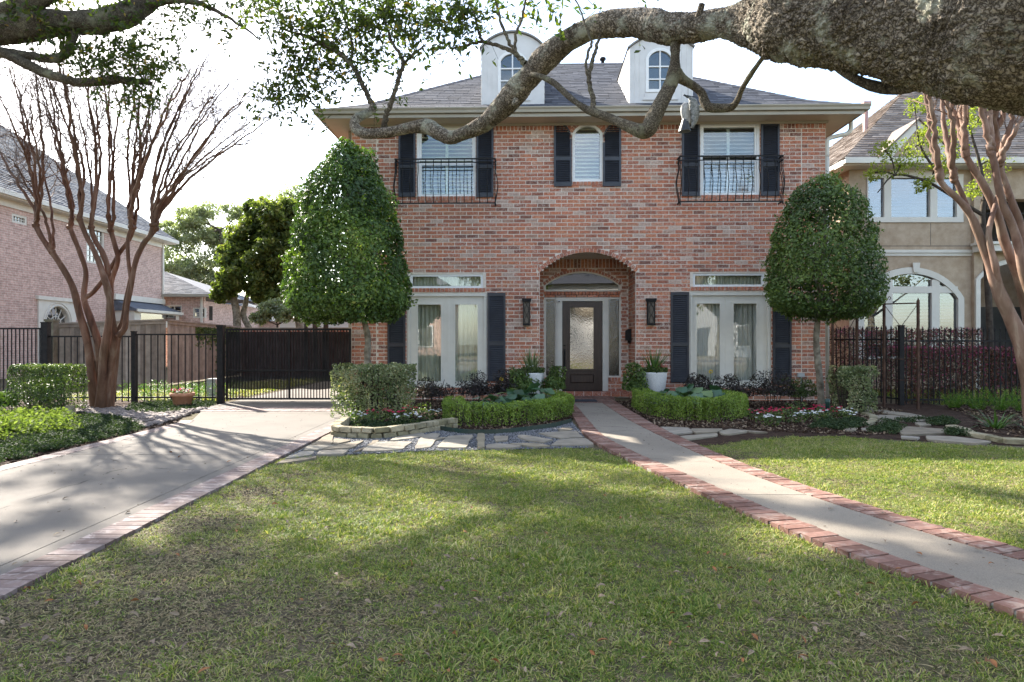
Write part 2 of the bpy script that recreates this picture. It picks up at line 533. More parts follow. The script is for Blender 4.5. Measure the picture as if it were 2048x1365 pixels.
def strips(x0, x1, z0, z1, ops, mb, y0, y1, step=0.06):
    """mortar wall behind the bricks, with real holes"""
    xs = {x0, x1}
    for o in ops:
        xs |= {o.x0, o.x1}
        if o.zc: xs |= set(np.linspace(o.x0, o.x1, 25).tolist())
    xs = sorted(x for x in xs if x0 - 1e-6 <= x <= x1 + 1e-6)
    for a, b in zip(xs[:-1], xs[1:]):
        if b - a < 1e-4: continue
        xm = (a + b) / 2
        blk = []
        for o in ops:
            if o.x0 <= xm <= o.x1:
                top = o.z1
                if o.zc:
                    xc = (o.x0+o.x1)/2
                    top = o.zc - o.R + math.sqrt(max(0, o.R**2 - (xm-xc)**2))
                blk.append((o.z0, top))
        blk.sort()
        z = z0
        for p, q in blk:
            if p > z + 1e-4: mb.box(a, b, y0, y1, z, p)
            z = max(z, q)
        if z < z1 - 1e-4: mb.box(a, b, y0, y1, z, z1)

# ------------------------------------------------------------------ THE BRICK HOUSE
house = thing('brick_house', 'two storey red brick house with black shutters, twin arched dormers and arched entry', 'house', (0, HY, 0), HA)
def rc(a, b, t, bt, dep=0.0):
    """pixel rectangle -> x0, x1, z0, z1 on plane dep"""
    my, mx = (t+bt)/2, (a+b)/2
    return HL(a, my, dep)[0], HL(b, my, dep)[0], HL(mx, bt, dep)[1], HL(mx, t, dep)[1]
XL, XR = HL(703, 600)[0], HL(1651, 500)[0]
ZT = HZ(1180, 239)
SOLD = 0.235
PORCH = 1.12

r_fdl = rc(814, 974, 586, 775); r_fdr = rc(1379, 1541.5, 584, 772)
r_tl = rc(820, 966, 548, 576); r_tr = rc(1386, 1529, 546, 573)
r_ul = rc(834, 951, 250, 392.5); r_ur = rc(1401, 1519, 245, 389.5)
uc = rc(1145, 1205, 266, 363); uc_c = HZ(1175, 247)
en = rc(1079.5, 1271.5, 545, 815); en_c = HZ(1175, 504.6)
en = (en[0], en[1], -0.1, en[3])
z0f = -0.04
ops = [Opening(*r_fdl), Opening(*r_fdr), Opening(*r_tl), Opening(*r_tr), Opening(*r_ul[:3], ZT + 1), Opening(*r_ur[:3], ZT + 1),
       Opening(uc[0], uc[1], uc[2], uc[3], uc_c), Opening(en[0], en[1], en[2], en[3], en_c)]
RING = 0.088
def ringed(x0, x1, z0, zs, zc, t):
    return Opening(x0 - t*0.0 - 0.001, x1 + 0.001, z0, zs - 0.001, zc + t)
# openings the running bond must leave free: arch rings, rowlock sills
sill_h = 0.092
bops = [Opening(*r_fdl), Opening(*r_fdr),
        Opening(r_tl[0]-.06, r_tl[1]+.06, r_tl[2]-sill_h, r_tl[3]), Opening(r_tr[0]-.06, r_tr[1]+.06, r_tr[2]-sill_h, r_tr[3]),
        Opening(r_ul[0], r_ul[1], r_ul[2]-sill_h, ZT+1), Opening(r_ur[0], r_ur[1], r_ur[2]-sill_h, ZT+1)]
def wide_arch(x0, x1, zlow, zs, zc, t):
    o = Opening(x0, x1, zlow, zs, zc)
    Rr = o.R; xc = (x0+x1)/2; a = math.asin((x1-x0)/2/Rr)
    class A: pass
    q = A()
    def span(z):
        if z < zlow: return None
        best = None
        zc0 = zc - Rr
        Ro = Rr + t
        if z <= zs: best = (x0, x1)
        ze = zc0 + Ro*math.cos(a)                     # outer springing of the ring
        lo = zc0 + Rr*math.cos(a)
        if lo - 0.02 < z < zc + t:
            hh = math.sqrt(max(0, Ro*Ro - (z - zc0)**2))
            hh = min(hh, Ro*math.sin(a) + 0.004)
            if hh > 0: best = (min(xc-hh, best[0]) if best else xc-hh, max(xc+hh, best[1]) if best else xc+hh)
        return best
    q.span = span
    q.R, q.a, q.c = Rr, a, (xc, zc - Rr)
    return q
wa_en = wide_arch(en[0], en[1], en[2], en[3], en_c, RING)
wa_uc = wide_arch(uc[0], uc[1], uc[2]-sill_h, uc[3], uc_c, RING)
bops += [wa_en, wa_uc]
for jx in (753, 1603):                                # the two vertical movement joints
    q = HL(jx, 500)[0]
    bops.append(Opening(q-0.003, q+0.003, -1, 99))

bricks = []
def front_brick(yf=0.0):
    def place(xa, xb, za, zb):
        j = rng.uniform(-0.003, 0.002)
        bricks.append(((( xa+xb)/2, yf + j + 0.02, (za+zb)/2), (xb-xa, 0.04, zb-za), None, tint_brick()))
    return place
lay_courses(XL, XR, z0f, ZT - SOLD, bops, front_brick(), off=0.07)
# soldier course under the frieze
x = XL
arch_top = wa_uc
while x < XR - 0.05:
    xm = x + 0.0414
    if all(not o.span(ZT - SOLD/2) or not (o.span(ZT - SOLD/2)[0] - .02 < xm < o.span(ZT - SOLD/2)[1] + .02) for o in bops[4:8]):
        bricks.append(((xm, 0.02 + rng.uniform(-.003, .002), ZT - SOLD/2), (0.0828 - BJ, 0.04, SOLD - BJ), None, tint_brick()))
    x += 0.0828
# rowlock sills
def rowlock(x0, x1, z1, h, yf=0.0, proud=0.012, dep=0.09):
    n = max(1, int(round((x1-x0)/0.0815))); wd = (x1-x0)/n
    for i in range(n):
        bricks.append(((x0+(i+.5)*wd, yf - proud + dep/2, z1 - h/2), (wd-BJ*0.8, dep, h-BJ*0.5), None, float(np.clip(rng.normal(.45,.15),0,1))))
for q in (r_tl, r_tr): rowlock(q[0]-.06, q[1]+.06, q[2], sill_h)
for q in (r_ul, r_ur, uc): rowlock(q[0], q[1], q[2], sill_h)
# arch rings
def arch_ring(wa, t, yf, dep, pitch=0.0815):
    L = 2*wa.a*(wa.R + t/2); n = int(round(L/pitch))
    for i in range(n):
        a = -wa.a + 2*wa.a*(i+.5)/n
        rm = wa.R + t/2
        rot = Matrix.Rotation(a, 3, 'Y')
        bricks.append(((wa.c[0]+rm*math.sin(a), yf+dep/2, wa.c[1]+rm*math.cos(a)), (L/n - BJ*0.8, dep, t - 0.006), rot, tint_brick()*0.7+.1))
arch_ring(wa_en, RING, -0.006, 0.22)
arch_ring(wa_uc, RING, -0.006, 0.08, 0.06)

# the entry porch: back wall, side walls
ex0, ex1 = en[0] - 0.02, en[1]
zceil = HZ(1175, 517.5, PORCH)
r_fan = rc(1088.7, 1240.2, 571, 582.5, PORCH); fan_c = HZ(1164, 543, PORCH)
r_du = rc(1088.7, 1241.3, 595, 754.5, PORCH)
door_r = rc(1124.6, 1204.8, 602.5, 781, PORCH)
mid_trim = (HL(1112, 680, PORCH)[0], HL(1216, 680, PORCH)[0])
pops = [Opening(r_du[0], r_du[1], r_du[2], r_du[3]), Opening(mid_trim[0], mid_trim[1], -1, r_du[3]), Opening(r_fan[0], r_fan[1], r_fan[2]-0.19, r_fan[3], fan_c)]
wa_fan = wide_arch(r_fan[0], r_fan[1], r_fan[2]-0.14, r_fan[3], fan_c, 0.075)
pb = pops[:2] + [wa_fan]
pk = Opening(r_du[0], r_du[1], r_du[2]-sill_h, r_du[2])
lay_courses(ex0, ex1, z0f, zceil - SOLD*0.95, pb + [pk], front_brick(PORCH), off=0.0)
n0 = len(bricks)
x = ex0
while x < ex1 - 0.05:
    xm = x + .0414
    bricks.append(((xm, PORCH+.02, zceil - SOLD*0.475), (0.0828-BJ, .04, SOLD*.95-BJ), None, tint_brick()))
    x += 0.0828
arch_ring(wa_fan, 0.075, PORCH-.004, 0.06, 0.075)
rowlock(r_fan[0]-.02, r_fan[1]+.02, r_fan[2], 0.082, PORCH, 0.006, 0.05)
rowlock(r_du[0]-.0, mid_trim[0], r_du[2], sill_h, PORCH, 0.02, 0.07)
rowlock(mid_trim[1], r_du[1]+.0, r_du[2], sill_h, PORCH, 0.02, 0.07)
for q in range(7):
    wq = (r_fan[1]-r_fan[0])/7
    bricks.append(((r_fan[0]+(q+.5)*wq, PORCH+.02, (r_fan[2]-.082+r_du[3])/2), (wq-BJ, .04, r_fan[2]-.082-r_du[3]-.012), None, tint_brick()))
def side_brick(xf, sgn):
    def place(ya, yb, za, zb):
        bricks.append(((xf + sgn*(0.02+rng.uniform(-.003,.002)), (ya+yb)/2, (za+zb)/2), (0.04, yb-ya, zb-za), None, tint_brick()))
    return place
lay_courses(0.045, PORCH, z0f, zceil, [], side_brick(ex1, 1), off=0.1)
lay_courses(0.045, PORCH, z0f, zceil, [], side_brick(ex0, -1), off=0.1)
# brick step under the door
sy = PORCH - 0.17
rise = door_r[2] - 0.012
nst = int((ex1-ex0)/0.2)
for k in range(nst):
    wq = (ex1-ex0)/nst
    bricks.append(((ex0+(k+.5)*wq, sy+.045, 0.05), (wq-BJ, .09, rise*.5-.004), None, 0.25+rng.uniform(0,.35)))
for k in range(nst):
    wq = (ex1-ex0)/nst
    o = 0.5 if k else 0.5
    bricks.append(((ex0+(k+.5)*wq, sy+.083, rise - .035), (wq-BJ, .166, .066), None, 0.15+rng.uniform(0,.35)))
pieces('brick', bricks, M_brick, house, 'brickwork', 300, lambda c: HW(*c), 0.018)

mw = MB()
strips(XL, XR, z0f, ZT, ops, mw, 0.006, 0.10)
strips(ex0-.04, ex1+.04, z0f, zceil, pops, mw, PORCH+.007, PORCH+.09)
mw.box(ex1+.012, ex1+.07, 0.1005, PORCH+.0135, z0f, zceil)
mw.box(ex0-.07, ex0-.012, 0.1005, PORCH+.0135, z0f, zceil)
mw.box(ex0, ex1, sy+.02, PORCH, z0f, rise-.005)
mw.build('mortar_wall', M_mortar, house)
M_bricktex, nt, b = base_mat('side brickwork', 0.85, 0.2)
tc = nt.nodes.new('ShaderNodeTexCoord'); mp = nt.nodes.new('ShaderNodeMapping'); mp.inputs['Rotation'].default_value = (R(90), 0, R(90))
bt = node(nt, 'ShaderNodeTexBrick', Scale=1.0); bt.inputs['Brick Width'].default_value = .258; bt.inputs['Row Height'].default_value = .0828
bt.inputs['Mortar Size'].default_value = .006; bt.inputs['Color1'].default_value = (.30,.085,.05,1); bt.inputs['Color2'].default_value = (.22,.09,.06,1); bt.inputs['Mortar'].default_value = (.5,.44,.37,1)
nt.links.new(tc.outputs['Object'], mp.inputs['Vector']); nt.links.new(mp.outputs['Vector'], bt.inputs['Vector']); nt.links.new(bt.outputs['Color'], b.inputs['Base Color'])
HD = 7.6                                             # depth of the house
sw = MB()
sw.box(XL+.001, XL+.12, 0.102, HD, z0f, ZT + .02)
sw.box(XR-.12, XR-.001, 0.102, HD, z0f, ZT + .02)
sw.box(XL+.12, XR-.12, HD-.12, HD, z0f, ZT + .02)
sw.build('side_wall', M_bricktex, house)
cm = MB(); cm.box(ex0-.06, ex1+.06, 0.101, PORCH+.01, zceil, zceil+.05); cm.build('porch_ceiling', M_trim, house)
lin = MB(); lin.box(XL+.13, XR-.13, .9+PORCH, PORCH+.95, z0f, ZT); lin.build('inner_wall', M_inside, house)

# windows -------------------------------------------------------------
def room(mb, x0, x1, z0, z1, yb, yf=0.102):
    t = .03
    mb.box(x0-t, x1+t, yb, yb+t, z0-t, z1+t)
    mb.box(x0-t, x0-.004, yf, yb-.001, z0-t, z1+t); mb.box(x1+.004, x1+t, yf, yb-.001, z0-t, z1+t)
    mb.box(x0-.003, x1+.003, yf, yb-.001, z1+.004, z1+t); mb.box(x0-.003, x1+.003, yf, yb-.001, z0-t, z0-.004)
rooms = MB()
def drape(x0, x1, z0, z1, y, amp=0.03, wl=0.11, seed=0):
    rg = np.random.default_rng(seed)
    n = max(24, int((x1-x0)/0.012))
    xs = np.linspace(x0, x1, n)
    ph = np.cumsum(rg.uniform(0.6, 1.5, n)) * (2*math.pi*(x1-x0)/n/wl)
    ys = y + amp*np.sin(ph)
    V = np.concatenate([np.stack([xs, ys, np.full(n, z0)], 1), np.stack([xs, y + amp*.7*np.sin(ph+.3), np.full(n, z1)], 1)])
    Fq = np.array([(i, i+1, n+i+1, n+i) for i in range(n-1)])
    return np_mesh('drape', V, Fq, None, True)

def rect_ring(o, i): return [(o[0],o[2]),(o[1],o[2]),(o[1],o[3]),(o[0],o[3])], [(i[0],i[2]),(i[1],i[2]),(i[1],i[3]),(i[0],i[3])]
def inset(r, a, b=None, c=None, d=None):
    b = a if b is None else b; c = a if c is None else c; d = a if d is None else d
    return (r[0]+a, r[1]-b, r[2]+c, r[3]-d)

def pane(mb_or_poly, y, mat, parent, name='glass_pane'):
    m = MB(); m.prism_y(mb_or_poly, y, y+.006); return m.build(name, mat, parent)
def rp(r): return [(r[0],r[2]),(r[1],r[2]),(r[1],r[3]),(r[0],r[3])]

def french(r, gl, gr, seed, mat_d):
    m = MB()
    outer, inner = rect_ring(r, inset(r, .065, .065, .02, .075)); m.ring_y(outer, inner, 0.012, 0.10)
    o2, i2 = rect_ring(inset(r, .018, .018, 0.001, .02), inset(r, .062, .062, .018, .072)); m.ring_y(o2, i2, -0.006, 0.0115)
    fr = m.build('french_door', M_trim, house)
    xm = (gl[1] + gr[0]) / 2
    inn = inset(r, .066, .066, .021, .076)
    for k, (g, a, bq) in enumerate(((gl, inn[0], xm-.003), (gr, xm+.003, inn[1]))):
        lf = MB(); o, i = rect_ring((a, bq, inn[2], inn[3]), g); lf.ring_y(o, i, .04, .085)
        o, i = rect_ring(inset(g, -.028), inset(g, -.0005)); lf.ring_y(o, i, .026, .0395)
        lf.build('door_leaf', M_trim, fr)
        pane(rp(inset(g, -.006)), .062, M_glass, fr)
    am = MB(); am.box(xm-.022, xm+.022, .028, .0395, inn[2], inn[3]); am.build('astragal', M_trim, fr)
    put('drape', drape(r[0]+.05, r[1]-.05, r[2], r[3], .19, .028, .10, seed), mat_d, fr)
    room(rooms, r[0], r[1], r[2], r[3], .42)
    return fr
gl_l = rc(835, 881.5, 609, 763); gl_r = rc(910, 955, 609, 763)
gr_l = rc(1394, 1440.6, 607, 761); gr_r = rc(1468, 1514, 607, 761)
french(r_fdl, gl_l, gl_r, 1, M_curtain); french(r_fdr, gr_l, gr_r, 2, M_sheer)

def transom(r, seed, mat_d):
    m = MB(); o, i = rect_ring(r, inset(r, .05, .05, .045, .05)); m.ring_y(o, i, .03, .10)
    f = m.build('transom_window', M_white, house)
    pane(rp(inset(r, .048, .048, .043, .048)), .06, M_glass, f)
    put('drape', drape(r[0]+.02, r[1]-.02, r[2], r[3], .17, .02, .075, seed), mat_d, f)
    room(rooms, r[0], r[1], r[2], r[3], .42)
transom(r_tl, 3, M_curtain); transom(r_tr, 4, M_curtain)

def slats(parent, x0, x1, z0, z1, pitch, y, mat, tilt=32, wdt=0.070):
    n = int((z1-z0)/pitch)
    me = MB().box(-.5, .5, -.5, .5, -.5, .5).mesh('blind_slat'); me.materials.append(mat)
    for k in range(n):
        o = bpy.data.objects.new('blind_slat', me); C.objects.link(o); o.parent = parent
        o.matrix_local = Matrix.Translation(((x0+x1)/2, y, z0+(k+.5)*(z1-z0)/n)) @ Matrix.Rotation(R(tilt), 4, 'X') @ Matrix.Diagonal((x1-x0, wdt, .009, 1))

def hung(r, gu, gd, seed, header, mat_b):
    """single hung window: outer frame, two sashes, louvred blinds behind"""
    m = MB(); o, i = rect_ring(r, inset(r, .05, .05, .045, .055)); m.ring_y(o, i, .02, .10)
    f = m.build('sash_window', M_white, house)
    for g, y in ((gu, .035), (gd, .055)):
        s = MB(); top = gu is g
        oo = (r[0]+.051, r[1]-.051, (g[2]-.035) if not top else g[2]-.04, (g[3]+.03) if not top else r[3]-.056)
        if not top: oo = (oo[0], oo[1], r[2]+.046, g[3]+.045)
        o, i = rect_ring(oo, g); s.ring_y(o, i, y+.0005, y+.034); s.build('sash', M_white, f)
        pane(rp(inset(g, -.004)), y+.018, M_glass_dark if top else M_glass, f)
    slats(f, r[0]+.06, (r[0]+r[1])/2-.03, r[2]+.06, r[3]-.03, .083, .16, mat_b)
    slats(f, (r[0]+r[1])/2+.03, r[1]-.06, r[2]+.06, r[3]-.03, .083, .16, mat_b)
    st = MB(); st.box((r[0]+r[1])/2-.03, (r[0]+r[1])/2+.03, .13, .18, r[2]+.05, r[3]); st.build('blind_frame', mat_b, f)
    room(rooms, r[0], r[1], r[2], r[3], .42)
    h = MB(); h.box(r[0]-.02, r[1]+.02, -.012, .03, r[3]-.002, ZT); h.build('window_header', M_trim, house)
hung((r_ul[0], r_ul[1], r_ul[2], HZ(890, 256)), rc(842.6, 944, 262, 317), rc(842.6, 946, 328.6, 389.5), 1, True, M_blind)
hung((r_ur[0], r_ur[1], r_ur[2], HZ(1460, 245.5)), rc(1408, 1510, 254, 309), rc(1408, 1511, 322, 385.5), 2, True, mat_noise('white shutter blind', (.62,.62,.6), (.7,.7,.68), 4, .6))

m = MB(); po = arch_poly(uc[0], uc[1], uc[2], uc[3], uc_c); iw = .055
pi_ = arch_poly(uc[0]+iw, uc[1]-iw, uc[2]+iw, uc[3]-.01, uc_c-iw)
m.ring_y(po, pi_, .015, .10)
f = m.build('arched_window', M_white, house)
pane(pi_, .055, M_glass, f)
slats(f, uc[0]+.06, uc[1]-.06, uc[2]+.05, uc_c-.04, .078, .15, M_blind)
room(rooms, uc[0], uc[1], uc[2], uc_c, .42)

# entry: fan light, side lights, door
m = MB(); po = arch_poly(r_fan[0], r_fan[1], r_fan[2], r_fan[3], fan_c); pi_ = arch_poly(r_fan[0]+.035, r_fan[1]-.035, r_fan[2]+.035, r_fan[3]-.0, fan_c-.032)
m.ring_y(po, pi_, PORCH+.012, PORCH+.09)
f = m.build('fan_light', M_trim, house)
pane(pi_, PORCH+.045, mat_glass('fan light glass', .14, (.4,.42,.42)), f)
room(rooms, r_fan[0], r_fan[1], r_fan[2], fan_c, PORCH+.5, PORCH+.095)
sl = rc(1092, 1110, 598.5, 751.5, PORCH); sr = rc(1218, 1238.5, 598.5, 751.5, PORCH)
dx0, dx1, dz0, dz1 = door_r
m = MB()
for g, a, bq in ((sl, r_du[0], mid_trim[0]), (sr, mid_trim[1], r_du[1])):
    o, i = rect_ring((a, bq, r_du[2], r_du[3]), g); m.ring_y(o, i, PORCH+.012, PORCH+.09)
f = m.build('sidelight', M_trim, house)
for g in (sl, sr): pane(rp(inset(g, -.004)), PORCH+.05, M_glass_rain, f)
rooms.box(r_du[0]-.02, r_du[1]+.02, PORCH+.6, PORCH+.63, -.05, r_du[3]+.02)
rooms.box(r_du[0]-.03, r_du[0]-.004, PORCH+.095, PORCH+.6, -.05, r_du[3]+.02); rooms.box(r_du[1]+.004, r_du[1]+.03, PORCH+.095, PORCH+.6, -.05, r_du[3]+.02)
rooms.box(r_du[0]-.03, r_du[1]+.03, PORCH+.095, PORCH+.6, r_du[3]+.021, r_du[3]+.05)
m = MB()
for a, bq in ((mid_trim[0]+.001, dx0-.004), (dx1+.004, mid_trim[1]-.001)):
    m.box(a, bq, PORCH-.012, PORCH+.09, rise+.002, dz1+.004)
    m.box(a+.03, bq-.03, PORCH-.03, PORCH-.0125, rise+.002, dz1+.004)
m.box(mid_trim[0]+.001, mid_trim[1]-.001, PORCH-.014, PORCH+.088, dz1+.0045, r_du[3]-.001)
m.build('door_frame', M_trim, house)
gd = rc(1140, 1187.7, 614.5, 738.5, PORCH); pd = rc(1141, 1187.5, 749, 766, PORCH)
m = MB()
yd = PORCH+.03
o, i = rect_ring((dx0, dx1, gd[2]-.0, dz1), gd)
m.ring_y(o, i, yd, yd+.045)
m.box(dx0, dx1, yd, yd+.045, dz0, gd[2]-.0005)
door = m.build('front_door', M_door, house)
m = MB(); o, i = rect_ring(inset(gd, -.045), inset(gd, .002)); m.ring_y(o, i, yd-.018, yd-.0005); o, i = rect_ring(inset(gd, -.03), inset(gd, .004)); m.ring_y(o, i, yd-.03, yd-.0185); m.build('glass_moulding', M_door, door)
pane(rp(gd), yd+.02, M_glass_door, door)
m = MB(); o, i = rect_ring(inset(pd, -.04), inset(pd, -.012)); m.ring_y(o, i, yd-.014, yd-.0005); m.bev(pd[0], pd[1], yd-.02, yd-.0005, pd[2], pd[3], .018); m.build('raised_panel', M_door, door)
hx = HL(1129, 690, PORCH)[0]
m = MB(); m.box(hx-.022, hx+.022, yd-.014, yd-.001, HZ(1129, 734, PORCH), HZ(1129, 698, PORCH))
zt, zb = HZ(1129, 703, PORCH), HZ(1129, 728, PORCH)
m.tube(spline([(hx, yd-.014, zt), (hx, yd-.055, zt-.03), (hx, yd-.06, (zt+zb)/2), (hx, yd-.05, zb+.03), (hx, yd-.014, zb)], 4), .009, 8)
m.lathe([(.0, -.012), (.024, -.01), (.026, .0), (.02, .012), (.0, .014)], (hx, yd-.012, HZ(1129, 691, PORCH)), 12)
m.build('door_handle', M_iron, door)
m = MB(); m.box(dx0, dx1, yd-.02, yd+.05, rise+.001, dz0-.002); m.build('threshold', M_iron, house)
rooms.build('room_lining', M_inside, house)
# door camera
cx_, cz_ = HL(1118, 603, PORCH)
m = MB(); m.box(cx_-.03, cx_+.022, PORCH-.05, PORCH-.0145, cz_-.022, cz_+.03)
dc = m.build('door_camera', M_white, house)
m = MB(); m.tube([(cx_, PORCH-.075, cz_-.005), (cx_, PORCH-.05, cz_-.002)], [.015, .018], 12); m.build('lens', M_iron, dc)
# mailbox on the right porch wall
m = MB(); mz0, mz1 = HZ(1256, 681, .75), HZ(1256, 662, .75)
m.box(ex1-.10, ex1-.002, .62, .92, mz0, mz1); m.prism_y([(ex1-.115, mz1+.001), (ex1-.002, mz1+.001), (ex1-.002, mz1+.05), (ex1-.03, mz1+.05)], .61, .93); m.box(ex1-.06, ex1-.002, .70, .84, mz0-.06, mz0-.001)
m.build('mailbox', M_iron, house)

# wall lanterns
def lantern(a, b, t, bt):
    x0, x1, z0, z1 = rc(a, b, t, bt, -.06)
    wd = x1-x0; xm = (x0+x1)/2
    m = MB()
    m.box(x0+wd*.12, x1-wd*.12, -.02, -.003, z0, z1)
    m.box(x0+wd*.1, x1-wd*.1, -.12, -.0205, z0, z0+.04)
    m.box(x0, x1, -.14, -.0205, z1-.05, z1); m.box(x0+wd*.06, x1-wd*.06, -.13, -.021, z1-.075, z1-.0505)
    for xx in (x0+wd*.12, x1-wd*.12-.018): m.box(xx, xx+.018, -.118, -.10, z0+.041, z1-.076)
    ln = m.build('wall_lantern', M_iron, house)
    g = MB(); g.box(x0+wd*.2, x1-wd*.2, -.095, -.03, z0+.045, z1-.08); g.build('lamp_glass', mat_noise('dark amber lantern glass', (.05,.045,.04), (.09,.08,.07), 9, .2, .5), ln)
    s = MB()
    zr = np.linspace(z0+.05, z1-.085, 13)
    for sg in (-1, 1):
        pts = [(xm + sg*wd*.2*math.sin(i*math.pi/2), -.108, zz) for i, zz in enumerate(zr)]
        s.tube(spline([(xm+sg*wd*.22*math.sin((zz-z0)*14), -.108, zz) for zz in zr], 3), .006, 5)
    s.build('scroll_grille', M_iron, ln)
lantern(1044, 1062.5, 597, 651); lantern(1291.7, 1312, 597, 650.5)

# shutters
def shutter(a, b, t, bt, curve=None):
    x0, x1, z0, z1 = rc(a, b, t, bt, -.03)
    y0, y1 = -.042, -.004
    st = .042
    m = MB()
    zm = z0 + (z1-z0)*.42
    def topz(x):
        if not curve: return z1
        u = (x-x0)/(x1-x0); u = u if curve == 'r' else 1-u       # falls away towards the window side
        return z1 - (x1-x0)*1.05*(1-math.sqrt(max(0, 1-u*u)))
    if curve:
        n = 12
        xs = np.linspace(x0, x1, n)
        o = [(xx, topz(xx)) for xx in xs]
        inn = [(min(max(xx, x0+st), x1-st), topz(min(max(xx, x0+st), x1-st))-st*1.1) for xx in xs]
        for i in range(n-1):
            p, q, r2, s2 = o[i], o[i+1], inn[i+1], inn[i]
            if abs(q[0]-p[0]) > 1e-5: m.prism_y([s2, r2, q, p] if r2[0]-s2[0] > 1e-6 else [s2, q, p], y0, y1)
        m.box(x0, x0+st, y0+.0005, y1, z0, topz(x0+st) - .01 if curve == 'r' else topz(x0)-.06); m.box(x1-st, x1, y0+.0005, y1, z0, topz(x1-st)-.01 if curve != 'r' else topz(x1))
    else:
        m.box(x0, x0+st, y0, y1, z0, z1); m.box(x1-st, x1, y0, y1, z0, z1)
        m.box(x0+st, x1-st, y0+.001, y1, z1-.07, z1)
    m.box(x0+st, x1-st, y0+.001, y1, z0, z0+.09); m.box(x0+st, x1-st, y0+.001, y1, zm-.035, zm+.035)
    m.box(x0+st, x1-st, -.010, y1-.001, z0+.09, zm-.035) ; m.box(x0+st, x1-st, -.010, y1-.001, zm+.035, topz(x1-st) - .04 if curve == 'r' else (topz(x0+st)-.04 if curve else z1-.07))
    s = m.build('shutter', M_navy, house)
    lv = MB(); z = z0+.095
    xm = (x0+x1)/2
    while z < (z1-.075 if not curve else z1-.02):
        if not (zm-.05 < z < zm+.038):
            xa, xb = x0+st-.002, x1-st+.002
            if curve:
                while xa < xb and topz(xa)-.03 < z+.03: xa += .02
                while xb > xa and topz(xb)-.03 < z+.03: xb -= .02
            if xb-xa > .04: lv.add([(xa,y0+.006,z),(xb,y0+.006,z),(xb,-.012,z+.034),(xa,-.012,z+.034),(xa,y0+.008,z+.007),(xb,y0+.008,z+.007)], [(0,1,5,4),(4,5,2,3),(0,3,2,1)])
        z += .0405
    lv.build('louvers', M_navy, s, 'stuff')
    return s
shutter(797, 831, 250, 393.5); shutter(952.6, 987, 249, 394)
shutter(1108, 1143.5, 241.5, 372.6, 'r'); shutter(1206, 1242, 241.5, 372.6, 'l')
shutter(1364, 1399.5, 244, 392); shutter(1522, 1559, 244, 391.5)
shutter(775, 810.5, 586, 765); shutter(974.8, 1011, 585.5, 762); shutter(1341.5, 1378, 584, 765); shutter(1546, 1583, 585, 769)

# wrought iron window balconies
def balcony(a, b, t, t2, bt, n):
    dpt = .26
    x0, x1 = HL(a, t, -dpt)[0], HL(b, t, -dpt)[0]
    zt, zt2, zb = HZ((a+b)/2, t, -dpt), HZ((a+b)/2, t2, -dpt), HZ((a+b)/2, bt, -dpt)
    m = MB()
    for z, q in ((zt, .014), (zt2, .010), (zb, .013)):
        m.box(x0, x1, -dpt-q, -dpt+q, z-q, z+q)
        for xx in (x0, x1-2*q): m.box(xx, xx+2*q, -dpt+q+.0005, -.003, z-q+.0006, z+q-.0006)
    for xx in (x0+.014, x1-.014): m.lathe([(0,.05),(.02,.03),(.012,.015),(.02,0),(0,-.0)], (xx, -dpt, zb-.06), 8)
    bal = m.build('window_balcony', M_iron, house)
    hh = zt-zb
    prof = spline([(0, 0), (-.015, .12*hh), (-.075, .30*hh), (-.10, .42*hh), (-.05, .62*hh), (.0, .74*hh), (-.012, .86*hh), (0, hh)], 3)
    q = MB(); q.tube([(0, p[0], p[1]) for p in prof], .0095, 6); me = q.mesh('baluster'); me.materials.append(M_iron)
    for k in range(n):
        o = put('baluster', me, None, bal); o.location = (x0+.014+(x1-x0-.028)*k/(n-1), -dpt, zb)
    for xx, sg in ((x0+.014, -1), (x1-.014, 1)):         # the sides belly outwards too
        for yy in (-.17, -.08):
            q = MB(); q.tube([(xx - sg*p[0]*.55, yy, zb + p[1]) for p in prof], .0095, 6); q.build('baluster', M_iron, bal)
balcony(789, 991.5, 318, 325, 406.5, 14); balcony(1359, 1567, 312, 320, 403, 14)

# eaves ----------------------------------------------------------------
OV = .53
EXL, EXR, EYF, EYB = XL-.55, XR+.55, -OV, HD+OV
zg = HZ(1180, 212, -OV-.1)                            # gutter top
zs = zg - .165                                        # soffit
m = MB(); m.box(EXL+.02, EXR-.02, EYF+.02, EYB-.02, zs, zs+.03); m.build('soffit', M_soffit, house)
m = MB()
m.box(XL-.03, XR+.03, -.03, -.0005, ZT+.0, zs-.0005); m.box(XL-.04, XR+.04, -.045, -.0305, zs-.05, zs-.001)
m.box(XL-.03, XL-.0005, .0, HD, ZT, zs-.0005); m.box(XR+.0005, XR+.03, .0, HD, ZT, zs-.0005)
m.build('frieze_board', M_taupe, house)
m = MB()
m.box(EXL, EXR, EYF, EYF+.0195, zs-.01, zg-.01); m.box(EXL, EXL+.0195, EYF+.02, EYB, zs-.01, zg-.01); m.box(EXR-.0195, EXR, EYF+.02, EYB, zs-.01, zg-.01); m.box(EXL, EXR, EYB, EYB+.02, zs-.01, zg-.01)
m.box(EXL-.01, EXR+.01, EYF-.02, EYF-.0005, zs-.02, zs+.045)
m.build('fascia', M_taupe, house)
def gutter_run(mb, a, b2, horiz=True):
    prof = [(0, .0), (-.075, .0), (-.08, .02), (-.085, .05), (-.105, .075), (-.115, .085), (-.115, .105), (-.105, .105), (-.103, .09), (0, .09)]
    n = len(prof)
    z = zg - .105
    if horiz: vs = [(a, EYF-.0005+p, z+q) for p, q in prof] + [(b2, EYF-.0005+p, z+q) for p, q in prof]
    else: pass
    mb.add(vs, [(i, (i+1) % n, (i+1) % n+n, i+n) for i in range(n)] + [list(range(n))[::-1], list(range(n, 2*n))])
